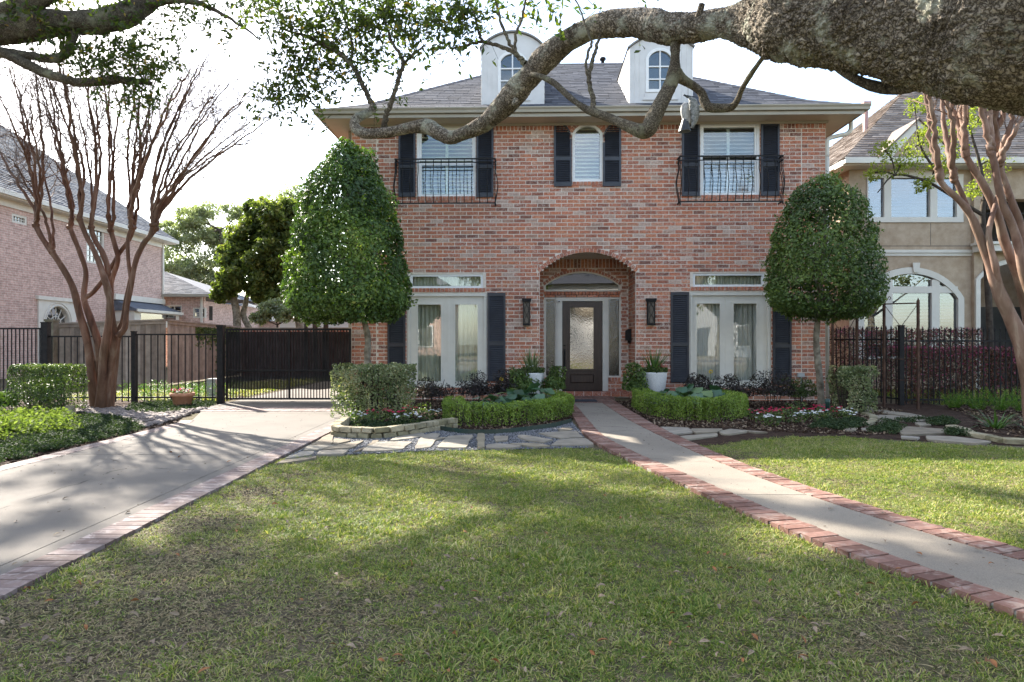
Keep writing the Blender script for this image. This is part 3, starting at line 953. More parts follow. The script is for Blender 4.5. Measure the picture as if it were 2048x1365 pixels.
m = MB(); gutter_run(m, EXL-.1, EXR+.1)
m.box(EXL-.1, EXL-.0005, EYF, EYB, zg-.1, zg-.002); m.box(EXR+.0005, EXR+.1, EYF, EYB, zg-.1, zg-.002)
m.build('gutter', M_taupe, house)
m = MB()
dsx = XR+.09
m.tube(spline([(EXR+.03, .10, zg-.1), (EXR+.03, .10, zg-.30), (EXR-.06, .10, zg-.40), (EXR-.22, .10, zg-.44), (XR+.12, .10, zg-.50), (XR+.075, .10, zg-.6), (XR+.075, .10, zg-.9)], 5), .045, 10)
m.tube([(XR+.075, .10, zg-.9), (XR+.075, .10, 0.1)], .045, 10)
m.build('downspout', M_trim, house)
m = MB(); m.box(XL-.16, XL-.05, .35, .45, 0.05, zs-.02); m.build('downspout', M_taupe, house)

# roof with a slight bell-cast at the eaves
FL_T, FL_S, SL = .8, .47, .65
HT = (EYB-EYF)/2
def rz(t): return zg-.012 + (FL_S*t if t < FL_T else FL_S*FL_T + SL*(t-FL_T))
HTr = HT
V = []; ring = []
for t in (0, FL_T, HTr):
    ring.append([(EXL+t, EYF+t, rz(t)), (EXR-t, EYF+t, rz(t)), (EXR-t, EYB-t, rz(t)), (EXL+t, EYB-t, rz(t))])
m = MB()
m.add(ring[0]+ring[1], [(i, (i+1) % 4, (i+1) % 4+4, i+4) for i in range(4)])
a, b2 = (EXL+HTr, EYF+HTr, rz(HTr)), (EXR-HTr, EYF+HTr, rz(HTr))
m.add(ring[1]+[a, b2], [(0,1,5,4),(1,2,5),(2,3,4,5),(3,0,4)])
m.add(ring[0], [(3,2,1,0)])
roof = m.build('roof', M_shingle, house)
sh = []
EXPO, TABW = .155, .305
t = 0.0; k = 0
while t < HTr - .05:
    sl = FL_S if t < FL_T else SL
    ca = math.atan(sl); run = EXPO*math.cos(ca)
    a, b2 = EXL+t+.02, EXR-t-.02
    x = a - (TABW*((k*0.37) % 1))
    rot = Matrix.Rotation(ca, 3, 'X')
    while x < b2:
        wd = TABW*rng.choice([.75, 1, 1, 1.15])
        p, q = max(a, x), min(b2, x+wd)
        if q-p > .05:
            tm = t + run*.5
            sh.append((((p+q)/2, EYF+tm, rz(tm)+.008), (q-p-.006, EXPO*1.12, .013+rng.uniform(0, .007)), rot @ Matrix.Rotation(R(-2.2), 3, 'X'), float(np.clip(rng.normal(.5,.22),0,1))))
        x += wd
    t += run; k += 1
pieces('shingle', sh, M_shingle, roof, 'shingle_courses', 300, lambda c: HW(*c), 0.01)
m = MB()
for k in range(int((EXR-EXL-2*HTr)/.25)+1):
    x = EXL+HTr+k*.25
    m.add([(x,EYF+HTr-.13,rz(HTr)-.06),(x+.24,EYF+HTr-.13,rz(HTr)-.06),(x+.24,EYF+HTr,rz(HTr)+.03),(x,EYF+HTr,rz(HTr)+.03),(x+.24,EYF+HTr+.13,rz(HTr)-.06),(x,EYF+HTr+.13,rz(HTr)-.06)], [(0,1,2,3),(3,2,4,5)])
for sx, px_ in ((1, EXL), (-1, EXR)):
    for j in range(26):
        t0 = HTr*j/26; t1 = HTr*(j+1.05)/26
        x0, x1 = px_+sx*t0, px_+sx*t1
        for wv in (1,):
            A = [(x0, EYF+t0, rz(t0)+.035), (x1, EYF+t1, rz(min(t1,HTr))+.03)]
            m.add([(A[0][0]-sx*.0, A[0][1], A[0][2]), (A[1][0], A[1][1], A[1][2]), (A[1][0]+sx*.13, A[1][1], A[1][2]-.012), (A[0][0]+sx*.13, A[0][1], A[0][2]-.012)], [(0,1,2,3)])
            m.add([(A[0][0], A[0][1], A[0][2]), (A[1][0], A[1][1], A[1][2]), (A[1][0]-sx*.0, A[1][1]+.12, A[1][2]-.02), (A[0][0], A[0][1]+.12, A[0][2]-.02)], [(0,1,2,3)])
m.build('ridge_caps', M_shingle, roof, 'stuff')
vx, vz = HL(1204, 128, 5.2)
m = MB(); m.lathe([(.05,-.4),(.05,.03),(.09,.03),(.09,.09),(.05,.11),(0,.11)], (vx, 5.0, vz), 12); m.build('vent_pipe', M_iron, house)

# dormers
def dormer(a, b, t_s, t_c, bt, wa_, wb_, wt, ws, wbm):
    yd = .12
    x0, x1, z0, zsps = rc(a, b, t_s, bt, yd)
    zc = HZ((a+b)/2, t_c, yd)
    gx0, gx1, gz0, gzs = rc(wa_, wb_, ws, wbm, yd); gzc = HZ((wa_+wb_)/2, wt, yd)
    n = 18
    out = arch_poly(x0, x1, z0-.12, zsps, zc, n); win = arch_poly(gx0, gx1, gz0, gzs, gzc, n)
    yb = 3.4
    m = MB(); m.ring_y(out, win, yd, yd+.05)
    nn = len(out)
    vs = [(p[0], yd+.05, p[1]) for p in out] + [(p[0], yb, p[1]) for p in out]
    m.add(vs, [(i, (i+1) % nn, (i+1) % nn+nn, i+nn) for i in range(nn)])
    for xx in (.085, .165):
        for q in (x0 + (x1-x0)*xx, x1 - (x1-x0)*xx): m.box(q-.012, q+.012, yd-.012, yd-.0005, z0-.1, zsps+.03)
    m.box(x0, x0+.03, yd-.014, yd-.0005, z0-.1, zsps); m.box(x1-.03, x1, yd-.014, yd-.0005, z0-.1, zsps)
    m.box(gx0-.06, gx1+.06, yd-.02, yd-.0005, gz0-.17, gz0-.05); m.box(gx0-.1, gx1+.1, yd-.03, yd-.0005, gz0-.20, gz0-.1705)
    dm = m.build('dormer', M_dormer, house)
    cl = MB()
    for sx in (x0, x1):
        z = z0-.1
        while z < zsps-.02:
            sg = -1 if sx == x0 else 1
            cl.add([(sx+sg*.020, yd+.06, z), (sx+sg*.004, yd+.06, z+.15), (sx+sg*.004, yb-.3, z+.15), (sx+sg*.020, yb-.3, z), (sx, yd+.06, z), (sx, yb-.3, z)], [(0,1,2,3),(0,3,5,4),(0,4,1)])
            z += .15
    cl.build('clapboards', M_dormer, dm, 'stuff')
    # barrel roof skin
    arc = [p for p in out if p[1] >= zsps-1e-6]
    arc = sorted(arc, key=lambda p: p[0])
    xc, zc0 = (x0+x1)/2, (zsps+zc)/2 - .4
    def off(p, d): 
        l = math.hypot(p[0]-xc, p[1]-zc0); return (p[0]+(p[0]-xc)/l*d, p[1]+(p[1]-zc0)/l*d)
    o1 = [off(p, .045) for p in arc]; o0 = [off(p, .012) for p in arc]
    k = len(arc)
    vs = [(p[0], yd-.06, p[1]) for p in o1] + [(p[0], yd-.06, p[1]) for p in o0] + [(p[0], yb, p[1]) for p in o1] + [(p[0], yb, p[1]) for p in o0]
    fs = []
    for i in range(k-1): fs += [(i, i+1, k+i+1, k+i), (i, 2*k+i, 2*k+i+1, i+1), (k+i, k+i+1, 3*k+i+1, 3*k+i)]
    rf = MB(); rf.add(vs, fs); rf.build('dormer_roof', mat_noise('grey dormer roof metal', (.20,.19,.175), (.27,.26,.24), 4, .6), dm)
    fr = MB(); wi = arch_poly(gx0+.035, gx1-.035, gz0+.035, gzs, gzc-.035, n); fr.ring_y(arch_poly(gx0-.03, gx1+.03, gz0-.03, gzs, gzc+.03, n), wi, yd-.025, yd+.03)
    xm = (gx0+gx1)/2
    fr.box(xm-.014, xm+.014, yd-.012, yd+.02, gz0+.03, gzc-.034)
    for z in (gz0+(gzs-gz0)*.36, gz0+(gzs-gz0)*.75): fr.box(gx0+.03, gx1-.03, yd-.011, yd+.019, z-.014, z+.014)
    fr.build('window_frame', M_white, dm)
    pane(wi, yd+.022, M_glass_dark, dm)
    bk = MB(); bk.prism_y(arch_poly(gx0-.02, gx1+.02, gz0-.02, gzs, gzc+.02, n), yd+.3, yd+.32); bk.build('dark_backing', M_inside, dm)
dormer(963, 1088, 97, 66.5, 202.5, 998.6, 1051.5, 105, 122, 184)
dormer(1259, 1385.5, 96, 72, 201, 1294, 1346, 99, 117, 182)
# outlet box by the right shutter
m = MB(); x0, x1, z0, z1 = rc(1595, 1608, 746, 754, -.05); m.box(x0, x1, -.09, -.004, z0, z1); m.tube([((x0+x1)/2+.01, -.03, z0), ((x0+x1)/2+.02, -.03, .02)], .012, 8); m.build('outlet_box', M_grey, house)

# ------------------------------------------------------------------ GROUND
def sheet(name, pts, z, mat, kind='structure', thick=None):
    m = MB()
    if thick: m.prism_z([(p[0], p[1]) for p in pts], z-thick, z)
    else: m.add([(p[0], p[1], z) for p in pts], [list(range(len(pts)))])
    return m.build(name, mat, None, kind)

def mat_ground(name, cols, scales, rough=0.95, bmp=0.5, bs=60, bd=0.01):
    m, nt, b = base_mat(name, rough, 0.1)
    n = noise_n(nt, scales[0], 6, 0.6); r = ramp(nt, [(0.32, cols[0]), (0.5, cols[1]), (0.66, cols[2])])
    nt.links.new(n.outputs['Fac'], r.inputs['Fac'])
    n2 = noise_n(nt, scales[1], 4, 0.7); r2 = ramp(nt, [(0.3, (.55,.55,.55)), (0.7, (1.3,1.3,1.3))])
    nt.links.new(n2.outputs['Fac'], r2.inputs['Fac'])
    mu = node(nt, 'ShaderNodeMixRGB', blend_type='MULTIPLY'); mu.inputs[0].default_value = 1
    nt.links.new(r.outputs['Color'], mu.inputs[1]); nt.links.new(r2.outputs['Color'], mu.inputs[2])
    nt.links.new(mu.outputs['Color'], b.inputs['Base Color'])
    n3 = noise_n(nt, bs, 5, 0.7); bump(nt, b, n3.outputs['Fac'], bmp, bd)
    return m
M_soil = mat_ground('lawn soil and thatch', [(.145,.115,.085), (.125,.105,.065), (.105,.105,.05)], (1.6, 55), bmp=1.0, bs=90, bd=.015)
M_mulch = mat_ground('dark bark mulch', [(.035,.022,.016), (.055,.034,.024), (.085,.055,.04)], (7, 70), bmp=1.0, bd=.02)
M_gravelbase = mat_ground('slate gravel', [(.075,.075,.078), (.115,.113,.115), (.165,.162,.16)], (90, 160), bmp=1.0, bs=150, bd=.01)
def mat_concrete(name, c1, c2, fine=(.85, 1.12)):
    m, nt, b = base_mat(name, 0.9, 0.2)
    n = noise_n(nt, 0.9, 7, 0.62); r = ramp(nt, [(0.3, c1), (0.7, c2)]); nt.links.new(n.outputs['Fac'], r.inputs['Fac'])
    n2 = noise_n(nt, 140, 3, 0.7); r2 = ramp(nt, [(0.3, (fine[0],)*3), (0.7, (fine[1],)*3)]); nt.links.new(n2.outputs['Fac'], r2.inputs['Fac'])
    n4 = noise_n(nt, 2.4, 7, 0.72); r4 = ramp(nt, [(0.30, (.80,.79,.78)), (0.48, (1,1,1))]); nt.links.new(n4.outputs['Fac'], r4.inputs['Fac'])
    mu = node(nt, 'ShaderNodeMixRGB', blend_type='MULTIPLY'); mu.inputs[0].default_value = 1
    mu2 = node(nt, 'ShaderNodeMixRGB', blend_type='MULTIPLY'); mu2.inputs[0].default_value = .8
    nt.links.new(r.outputs['Color'], mu.inputs[1]); nt.links.new(r2.outputs['Color'], mu.inputs[2])
    nt.links.new(mu.outputs['Color'], mu2.inputs[1]); nt.links.new(r4.outputs['Color'], mu2.inputs[2])
    nt.links.new(mu2.outputs['Color'], b.inputs['Base Color'])
    nd = noise_n(nt, 3.5, 4, .6); g_ = nt.nodes.new('ShaderNodeNewGeometry'); mxv = node(nt, 'ShaderNodeMixRGB'); mxv.inputs[0].default_value = .12
    nt.links.new(g_.outputs['Position'], mxv.inputs[1]); nt.links.new(nd.outputs['Color'], mxv.inputs[2])
    vc = node(nt, 'ShaderNodeTexVoronoi', Scale=.42); vc.feature = 'DISTANCE_TO_EDGE'; nt.links.new(mxv.outputs['Color'], vc.inputs['Vector'])
    rc_ = ramp(nt, [(.0, (.45,.44,.43)), (.0045, (1,1,1))]); nt.links.new(vc.outputs['Distance'], rc_.inputs['Fac'])
    np_ = noise_n(nt, 1.6, 3, .6); rp_ = ramp(nt, [(.50, (0,0,0)), (.56, (1,1,1))]); nt.links.new(np_.outputs['Fac'], rp_.inputs['Fac'])
    mk = node(nt, 'ShaderNodeMixRGB', blend_type='MULTIPLY'); nt.links.new(rp_.outputs['Color'], mk.inputs[0]); nt.links.new(mu2.outputs['Color'], mk.inputs[1]); nt.links.new(rc_.outputs['Color'], mk.inputs[2])
    nt.links.new(mk.outputs['Color'], b.inputs['Base Color'])
    bump(nt, b, n2.outputs['Fac'], 0.25, 0.002)
    return m
M_concrete = mat_concrete('driveway concrete', (.137,.122,.104), (.170,.153,.132))
M_conc_walk = mat_concrete('aggregate walk concrete', (.205,.178,.142), (.27,.237,.19), (.72, 1.2))
M_flag = mat_tint('sandstone flag', [(0, (.17,.14,.10)), (.4, (.235,.203,.155)), (.75, (.265,.24,.20)), (1, (.225,.187,.118))], .85, .2, 5, .3, .5, .006, bscale=14)
M_block = mat_tint('mossy limestone block', [(0, (.17,.155,.09)), (.5, (.26,.23,.15)), (1, (.33,.29,.20))], .9, .15, 9, .45, .8, .012, bscale=18)

ground = sheet('ground', [(-400,-200),(400,-200),(400,900),(-400,900)], 0.0, M_soil)

# driveway: slab, brick edging laid across, saw-cut joints
DRX = (-2.785, -2.555)
DLX = (-5.22, -5.02)
DZ = .022
def mslab(poly, z, th): m = MB(); m.prism_z(poly, z-th, z); return m
jy = [1774.5/(913-682), 1774.5/(828-682)]
m = MB()
cuts = [-6, -1.2, jy[0], 12.1, 17.5, 23, 30]
def lx(y): return DLX[1] if y < 10.6 else DLX[1] - .9*min(1, (y-10.6)/2.6)
for a, b2 in zip(cuts[:-1], cuts[1:]):
    ys = sorted({a+.006, b2-.006} | {y for y in (10.6, 11.5, 12.4, 13.2) if a < y < b2})
    right = lambda y: DRX[0]-.125 if y < 10.7 else (-2.9 if y < 14.2 else -3.6)
    poly = [(right(y), y) for y in ys] + [(lx(y), y) for y in reversed(ys)]
    m.prism_z(poly, -.08, DZ)
m.prism_z([(DRX[0]-.119, -6), (DRX[0]-.006, -6), (DRX[0]-.006, 10.72), (DRX[0]-.119, 10.72)], -.08, DZ-.001)
m.prism_z([(-2.9, 10.7), (-2.62, 10.2), (-2.62, 11.6), (-3.0, 14.0)], -.08, DZ-.0015)
drive = m.build('driveway', M_concrete, None, 'structure')
pv = []
y = -1.0
while y < 10.5:
    pv.append((((DRX[0]+DRX[1])/2, y+.054, DZ-.03), (DRX[1]-DRX[0], .108-.009, .066), Matrix.Rotation(rng.normal(0,.012), 3, 'Z'), float(rng.random())))
    y += .108
y = 1.5
while y < 11:
    pv.append((((lx(y)*1+DLX[0]-DLX[1]+lx(y))/2, y+.054, DZ-.03), (DLX[1]-DLX[0], .108-.009, .066), None, float(rng.random())))
    y += .108
pieces('brick', pv, M_paver_pale, drive, 'edging_bricks', 300, None, 0.02)
pb_ = []
yy = 12.35                                         # brick apron in front of the gate
for r_ in range(9):
    x = lx(13) + .02
    while x < -3.05:
        pb_.append(((x+.1, yy+.05, DZ+.002), (.19, .09, .02), None, float(rng.random()))); x += .2
    yy += .1
ap = MB()
for c, dm, _, t in pb_: ap.box(c[0]-dm[0]/2, c[0]+dm[0]/2, c[1]-dm[1]/2, c[1]+dm[1]/2, c[2]-.01, c[2]+.004, t)
ap.build('apron_bricks', M_paver_pale, drive, 'stuff')

# front walk
def curve(tab):
    ys, xs = zip(*tab)
    def f(y):
        q = np.linspace(y-.7, y+.7, 9)
        return float(np.mean(np.interp(q, ys, xs)))
    return f
Lo = curve([(-2,5.4),(1.0,3.45),(2.2,2.78),(3.3,2.31),(4.07,2.0),(4.9,1.75),(6.07,1.50),(7.76,1.15),(9.1,.97),(12.7,1.06),(16.2,1.06)])
Li = curve([(-2,5.6),(1.0,3.65),(2.2,2.97),(3.3,2.48),(4.07,2.22),(4.9,1.99),(6.07,1.74),(7.76,1.39),(9.1,1.2),(12.7,1.25),(16.2,1.25)])
Ri = curve([(-2,6.7),(1.0,4.55),(2.2,3.72),(3.93,2.93),(4.68,2.65),(5.86,2.38),(6.82,2.2),(7.84,2.08),(9.2,1.97),(11.2,1.86),(12.7,1.85),(16.2,1.85)])
Ro = curve([(-2,6.95),(1.0,4.75),(2.2,3.95),(4.14,3.10),(4.5,2.95),(5.37,2.70),(6.54,2.46),(7.36,2.34),(9.78,2.16),(12.35,2.15),(16.2,2.2)])
PZ = .038
YEND = 14.0
m = MB()
yc = [-2, 1.2, 5.62, 9.6, YEND]
for a, b2 in zip(yc[:-1], yc[1:]):
    ys = np.linspace(a+.010, b2-.010, max(3, int((b2-a)/.25)))
    for p, q in zip(ys[:-1], ys[1:]):
        m.add([(Li(p)+.006,p,PZ-.004),(Ri(p)-.006,p,PZ-.004),(Ri(q)-.006,q,PZ-.004),(Li(q)+.006,q,PZ-.004)], [(0,1,2,3)])
    for f, o in ((Li,.006),(Ri,-.006)):
        for p, q in zip(ys[:-1], ys[1:]): m.add([(f(p)+o,p,PZ-.004),(f(q)+o,q,PZ-.004),(f(q)+o,q,-.05),(f(p)+o,p,-.05)], [(0,1,2,3)])
    for y in (a+.010, b2-.010): m.add([(Li(y)+.006,y,PZ-.004),(Ri(y)-.006,y,PZ-.004),(Ri(y)-.006,y,-.05),(Li(y)+.006,y,-.05)], [(0,1,2,3)])
walk = m.build('front_walk', M_conc_walk, None, 'structure')
m = MB()
ys = np.linspace(-2, YEND+1.8, 70)
for p, q in zip(ys[:-1], ys[1:]): m.add([(Lo(p)+.006,p,PZ-.007),(Ro(p)-.006,p,PZ-.007),(Ro(q)-.006,q,PZ-.007),(Lo(q)+.006,q,PZ-.007),(Lo(p)+.006,p,-.02),(Lo(q)+.006,q,-.02),(Ro(p)-.006,p,-.02),(Ro(q)-.006,q,-.02)], [(0,1,2,3),(4,0,3,5),(1,6,7,2)])
m.build('mortar_bed', M_pavemortar, walk)
pv = []
for fo, fi in ((Lo, Li), (Ri, Ro)):
    y = .6
    while y < YEND:
        xo, xi = fo(y), fi(y)
        s = (fo(y+.1)-fo(y-.1))/.2
        ang = -math.atan(s)
        pv.append((((xo+xi)/2+rng.normal(0,.003), y, PZ-.033+rng.uniform(-.003,.003)), ((xi-xo)*math.cos(ang)*.99, .0935, .068), Matrix.Rotation(ang+rng.normal(0,.010), 3, 'Z'), float(rng.random())))
        y += .1045*math.cos(ang)
y = YEND+.03
while y < HY + PORCH - .35:
    x = Lo(y)-.02 + (0 if int(y*10) % 2 else .0)
    while x < Ro(y):
        pv.append(((x+.05, y+.1, PZ-.036), (.094, .195, .066), None, float(rng.random()*.6))); x += .104
    y += .205
pieces('brick', pv, M_paver, walk, 'edging_bricks', 300, None, 0.018)
m = MB(); y0_ = 14.2; m.box(1.12, 1.78, y0_, y0_+.42, PZ+.001, PZ+.016); dm_ = m.build('doormat', mat_noise('dark grey mat', (.03,.033,.04), (.06,.065,.075), 60, .95, .1, .5, 120), None)
tag(dm_, 'flat dark grey doormat on the bricks before the front step', 'doormat')

# planting beds, gravel, flagstones
def gpoly(px, z): return [G(a, b, z)[:2] for a, b in px]
bedL = [(-2.55,11.4),(-2.42,9.25),(-1.8,9.08),(-1.1,9.9),(-.72,9.75),(-.1,9.85),(.55,10.3),(1.0,11.2),(1.05,12.7),(1.1,14.85),(-3.5,14.95),(-3.3,13.6)]
sheet('planting_bed', bedL, .012, M_mulch)
bedR = [(2.2,14.7),(2.2,12.3),(2.22,9.9),(2.75,10.2),(3.4,10.0),(3.9,9.6),(4.9,9.35),(5.5,9.6),(5.75,10.6),(6.2,11.5),(7.2,12.6),(7.0,14.6)]
sheet('planting_bed', bedR, .012, M_mulch)
def crop_poly(pts, ox, oy, sc, z=.03): return [tuple(G(ox+a/sc, oy+b/sc, z)[:2]) for a, b in pts]
gravL = [(-2.5,9.6),(-2.5,7.55),(-1.9,7.75),(-1.0,8.0),(0,8.15),(.92,8.25),(.98,9.5),(.95,11.0),(.4,10.2),(-.1,9.8),(-.7,9.7),(-1.1,9.9),(-1.8,9.05)]
grav = sheet('flagstone_path', gravL, .008, M_gravelbase)
gravR = [(2.2,8.35),(2.12,9.3),(2.2,10.0),(2.75,10.2),(3.6,9.95),(4.4,9.75),(3.9,9.2),(3.1,8.9),(2.6,8.5)]
gravel2 = sheet('flagstone_path', gravR, .009, M_mulch)
patio = sheet('flagstone_path', [(3.4,9.6),(4.9,9.0),(6.6,8.3),(7.6,8.3),(7.4,9.6),(8.4,11.5),(8.6,14.2),(6.9,14.0),(6.0,11.6),(5.4,9.9),(4.4,9.7)], .007, M_mulch)
stL = [[(365,250),(368,305),(345,318),(240,318)],[(375,282),(480,290),(395,314),(372,312)],[(235,322),(390,318),(280,350),(200,350)],[(195,357),(255,358),(238,380),(85,400)],
 [(402,318),(548,293),(482,336),(300,349)],[(292,354),(465,346),(432,373),(275,377)],[(70,409),(235,389),(268,386),(268,396),(40,428)],[(562,330),(602,293),(640,292),(524,353),(482,361)],
 [(608,302),(830,300),(760,345),(535,357)],[(745,271),(900,246),(898,268),(730,293),(700,291)],[(890,262),(955,250),(1000,254),(935,332),(850,340)],[(1040,270),(1190,261),(1145,335),(980,335)],
 [(960,276),(1060,273),(970,291)],[(1215,252),(1255,255),(1258,335),(1215,335)],[(1310,270),(1390,268),(1390,296),(1320,298)],[(1440,266),(1480,261),(1650,289),(1600,306),(1490,289)],
 [(1570,250),(1790,239),(1828,274),(1700,280),(1640,268)],[(1645,320),(1692,290),(1850,280),(1892,318)],[(1272,318),(1330,312),(1480,322),(1420,337),(1262,337)],[(1402,312),(1540,309),(1640,323),(1560,331)],[(1680,226),(1760,216),(1775,228),(1700,240)]]
stR = [[(207,236),(345,241),(368,264),(272,274)],[(358,246),(518,246),(488,264),(382,267)],[(305,283),(488,269),(498,279),(360,299),(332,297)],[(503,261),(560,247),(655,258),(560,274),(512,271)],[(600,251),(745,262),(680,265)]]
stP = [[(240,1101),(328,1099),(425,1130),(330,1139)],[(385,1157),(480,1157),(690,1189),(600,1194),(400,1178)],[(392,1182),(480,1191),(518,1200),(400,1209)],[(520,1221),(820,1241),(828,1260),(560,1274),(502,1235)],
 [(622,1201),(700,1201),(718,1214),(650,1219)],[(540,1279),(650,1287),(640,1297),(540,1289)],[(692,1277),(850,1282),(1078,1310),(1000,1324),(700,1300)],[(432,1126),(560,1141),(690,1164),(600,1164),(440,1145)],
 [(545,1166),(680,1168),(758,1182),(700,1185)],[(202,1231),(280,1231),(270,1249),(210,1249)],[(302,1236),(370,1227),(378,1240),(330,1251)],[(700,1166),(790,1170),(880,1195),(800,1200)]]
def flag(poly, parent, z=.03, h=.03):
    c = np.mean(np.array(poly), 0)
    pts = []
    n = len(poly)
    for i in range(n):                             # split edges, wobble, round off
        a, b2 = np.array(poly[i]), np.array(poly[(i+1) % n])
        L = np.linalg.norm(b2-a)
        k = max(2, min(5, int(L/.12)))
        for j in range(k):
            q = a + (b2-a)*(j/k)
            q = c + (q-c)*(1.05 - (.05 if j == 0 else .0)) + rng.normal(0, .008, 2)
            pts.append(tuple(q))
    area = sum(p[0]*q[1]-q[0]*p[1] for p, q in zip(pts, pts[1:]+pts[:1]))
    if area < 0: pts = pts[::-1]
    top = [tuple(c + (np.array(p)-c)*.985) for p in pts]
    m = MB(); m.prism_z(pts, z-h, z-.006, float(rng.random()))
    t = float(rng.random()); m2 = MB(); 
    m = MB(); m.prism_z(pts, z-h, z-.005, t); m.prism_z(top, z-.0052, z+rng.uniform(-.002,.003), t)
    return m.build('flagstone', M_flag, parent)
for p in stL: flag(crop_poly(p, 540, 780, 2.926), grav)
for p in stR: flag(crop_poly(p, 1240, 760, 2.535), gravel2)
for p in stP: flag(crop_poly(p, 1620, 440, 2.967), patio)

# low stone wall round the left bed
wl_ = thing('stone_border', 'low two course border of mossy limestone blocks by the driveway', 'garden wall', (-1.7, 9.2, 0))
def block_run(path, rows, parent, wd, h, dep, rot_j=.05):
    p = np.array(path); seg = np.linalg.norm(np.diff(p, axis=0), axis=1); S = np.concatenate([[0], np.cumsum(seg)])
    o = np.array(parent.location)[:2] if parent is not None else np.zeros(2)
    for r_ in range(rows):
        s = -(wd*.5 if r_ % 2 else 0) + .001
        while s < S[-1]-.03:
            L = wd*rng.uniform(.75, 1.3); a, b2 = max(0, s), min(S[-1], s+L)
            s += L
            if b2-a < .05: continue
            pa = np.array([np.interp(a, S, p[:,0]), np.interp(a, S, p[:,1])]); pb2 = np.array([np.interp(b2, S, p[:,0]), np.interp(b2, S, p[:,1])])
            d2 = pb2-pa; ln = np.linalg.norm(d2)
            if ln < .04: continue
            bm = bmesh.new(); bmesh.ops.create_cube(bm, size=1)
            bmesh.ops.scale(bm, vec=(ln-.008, dep, h*rng.uniform(.92,1.06)-.004), verts=bm.verts)
            bmesh.ops.bevel(bm, geom=bm.edges[:], offset=min(.014, h*.25), segments=2, affect='EDGES', profile=.6)
            for v in bm.verts: v.co += Vector(rng.normal(0, .0035, 3))
            me = bpy.data.meshes.new('stone_block'); bm.to_mesh(me); bm.free()
            at = me.attributes.new('tint', 'FLOAT', 'FACE'); at.data.foreach_set('value', np.full(len(me.polygons), rng.random()))
            o2 = put('stone_block', me, M_block, parent)
            mid = (pa+pb2)/2 - o
            o2.location = (mid[0], mid[1], h*(r_+.5)); o2.rotation_euler = (rng.normal(0,.03), rng.normal(0,.03), math.atan2(d2[1], d2[0])+rng.normal(0,rot_j))
block_run([(-2.52,10.4),(-2.45,9.5),(-2.36,9.2),(-1.8,9.03),(-1.46,9.32),(-1.05,9.95),(-.85,10.2)], 2, wl_, .185, .078, .13)
eb = thing('stone_edging', 'curved low stone edging of the fern bed on the right', 'garden edging', (5.6, 8.8, 0))
block_run([tuple(G(1620+a/2.967, 440+b2/2.967, .03)[:2]) for a, b2 in [(830,1232),(915,1248),(955,1276),(1065,1292),(1130,1312),(1230,1318),(1330,1320)]], 1, eb, .34, .07, .13)
eb2 = thing('stone_edging', 'short stone edging curving round the end of the flower bed', 'garden edging', (5.0, 9.6, 0))
block_run([tuple(G(1620+a/2.967, 440+b2/2.967, .03)[:2]) for a, b2 in [(320,1150),(365,1160),(380,1185),(350,1212),(310,1216)]], 1, eb2, .26, .06, .12)
# green steel edging in front of the left box hedge
m = MB(); pts = [G(q, r_, .0) for q, r_ in ((880,862),(920,868),(960,870),(1010,868),(1063,862),(1110,855),(1143,846))]
for sp in [spline(pts, 5)]:
    for a, b2 in zip(sp[:-1], sp[1:]): m.add([(a[0],a[1],-.02),(b2[0],b2[1],-.02),(b2[0],b2[1],.075),(a[0],a[1],.075),(a[0],a[1]+.006,.075),(b2[0],b2[1]+.006,.075),(b2[0],b2[1]+.006,0),(a[0],a[1]+.006,0)], [(0,1,2,3),(3,2,5,4),(4,5,6,7)])
tag(m.build('steel_edging', mat_noise('green steel edging', (.018,.045,.035), (.05,.06,.045), 8, .6, .3)), 'dark green steel edging strip before the left box hedge', 'garden edging')

# left bed by the driveway: mulch, ground
sheet('planting_bed', [(-5.25,3),(-5.25,10.6),(-6.15,13.2),(-6.2,16),(-14,16),(-14,5),(-9,3)], .010, M_mulch)
sheet('planting_bed', [(6.9,8.6),(8.0,8.2),(14,8),(14,14),(8.6,13.6),(7.6,11.2),(6.7,9.9)], .0125, M_mulch)

# ------------------------------------------------------------------ fences and gates
def picket_mesh(h, r=.009, spear=False):
    m = MB()
    if spear:
        m.box(-r, r, -r, r, 0, h-.09); m.lathe([(.0,-.0), (r*1.9,.012), (r*1.2,.03), (r*2.1,.05), (0,.12)], (0,0,h-.09), 6)
    else: m.box(-r, r, -r, r, 0, h)
    me = m.mesh('picket'); me.materials.append(M_iron); return me

def iron_fence(name, label, a, b2, z0, z1, pitch, group=None, rails=(.1, 1.0), posts=(), spear=False, r=.009, post_r=.035, post_top=.03, rail_r=.016, cat='fence'):
    a, b2 = Vector(a), Vector(b2)
    L = (b2-a).length; ang = math.atan2(b2.y-a.y, b2.x-a.x)
    t = thing(name, label, cat, (a.x, a.y, 0), ang, group)
    h = z1-z0
    for f in rails:
        m = MB(); z = z0 + h*f; m.box(0, L, -rail_r, rail_r, z-rail_r, z+rail_r); m.build('rail', M_iron, t)
    me = picket_mesh(h - (0 if spear else rail_r), r, spear); n = int(L/pitch)
    for k in range(n):
        x = (k+.5)*L/n
        o = put('picket', me, None, t); o.location = (x, 0, z0)
    for x, pr, top in posts:
        m = MB(); m.box(x-pr, x+pr, -pr, pr, 0, top); m.box(x-pr-.008, x+pr+.008, -pr-.008, pr+.008, top, top+.02); m.build('post', M_iron, t)
    return t
YF = 14.2
p1 = P(437, 700, YF); p2 = P(268, 700, YF); p3 = P(92, 700, YF)
iron_fence('iron_fence', 'black iron fence between the gate post and the crape myrtle', (p2.x, YF), (p1.x-.05, YF), .03, CH+13/F*YF, .132, None, (.07, 1.0), [(0, .04, CH+18/F*YF)])
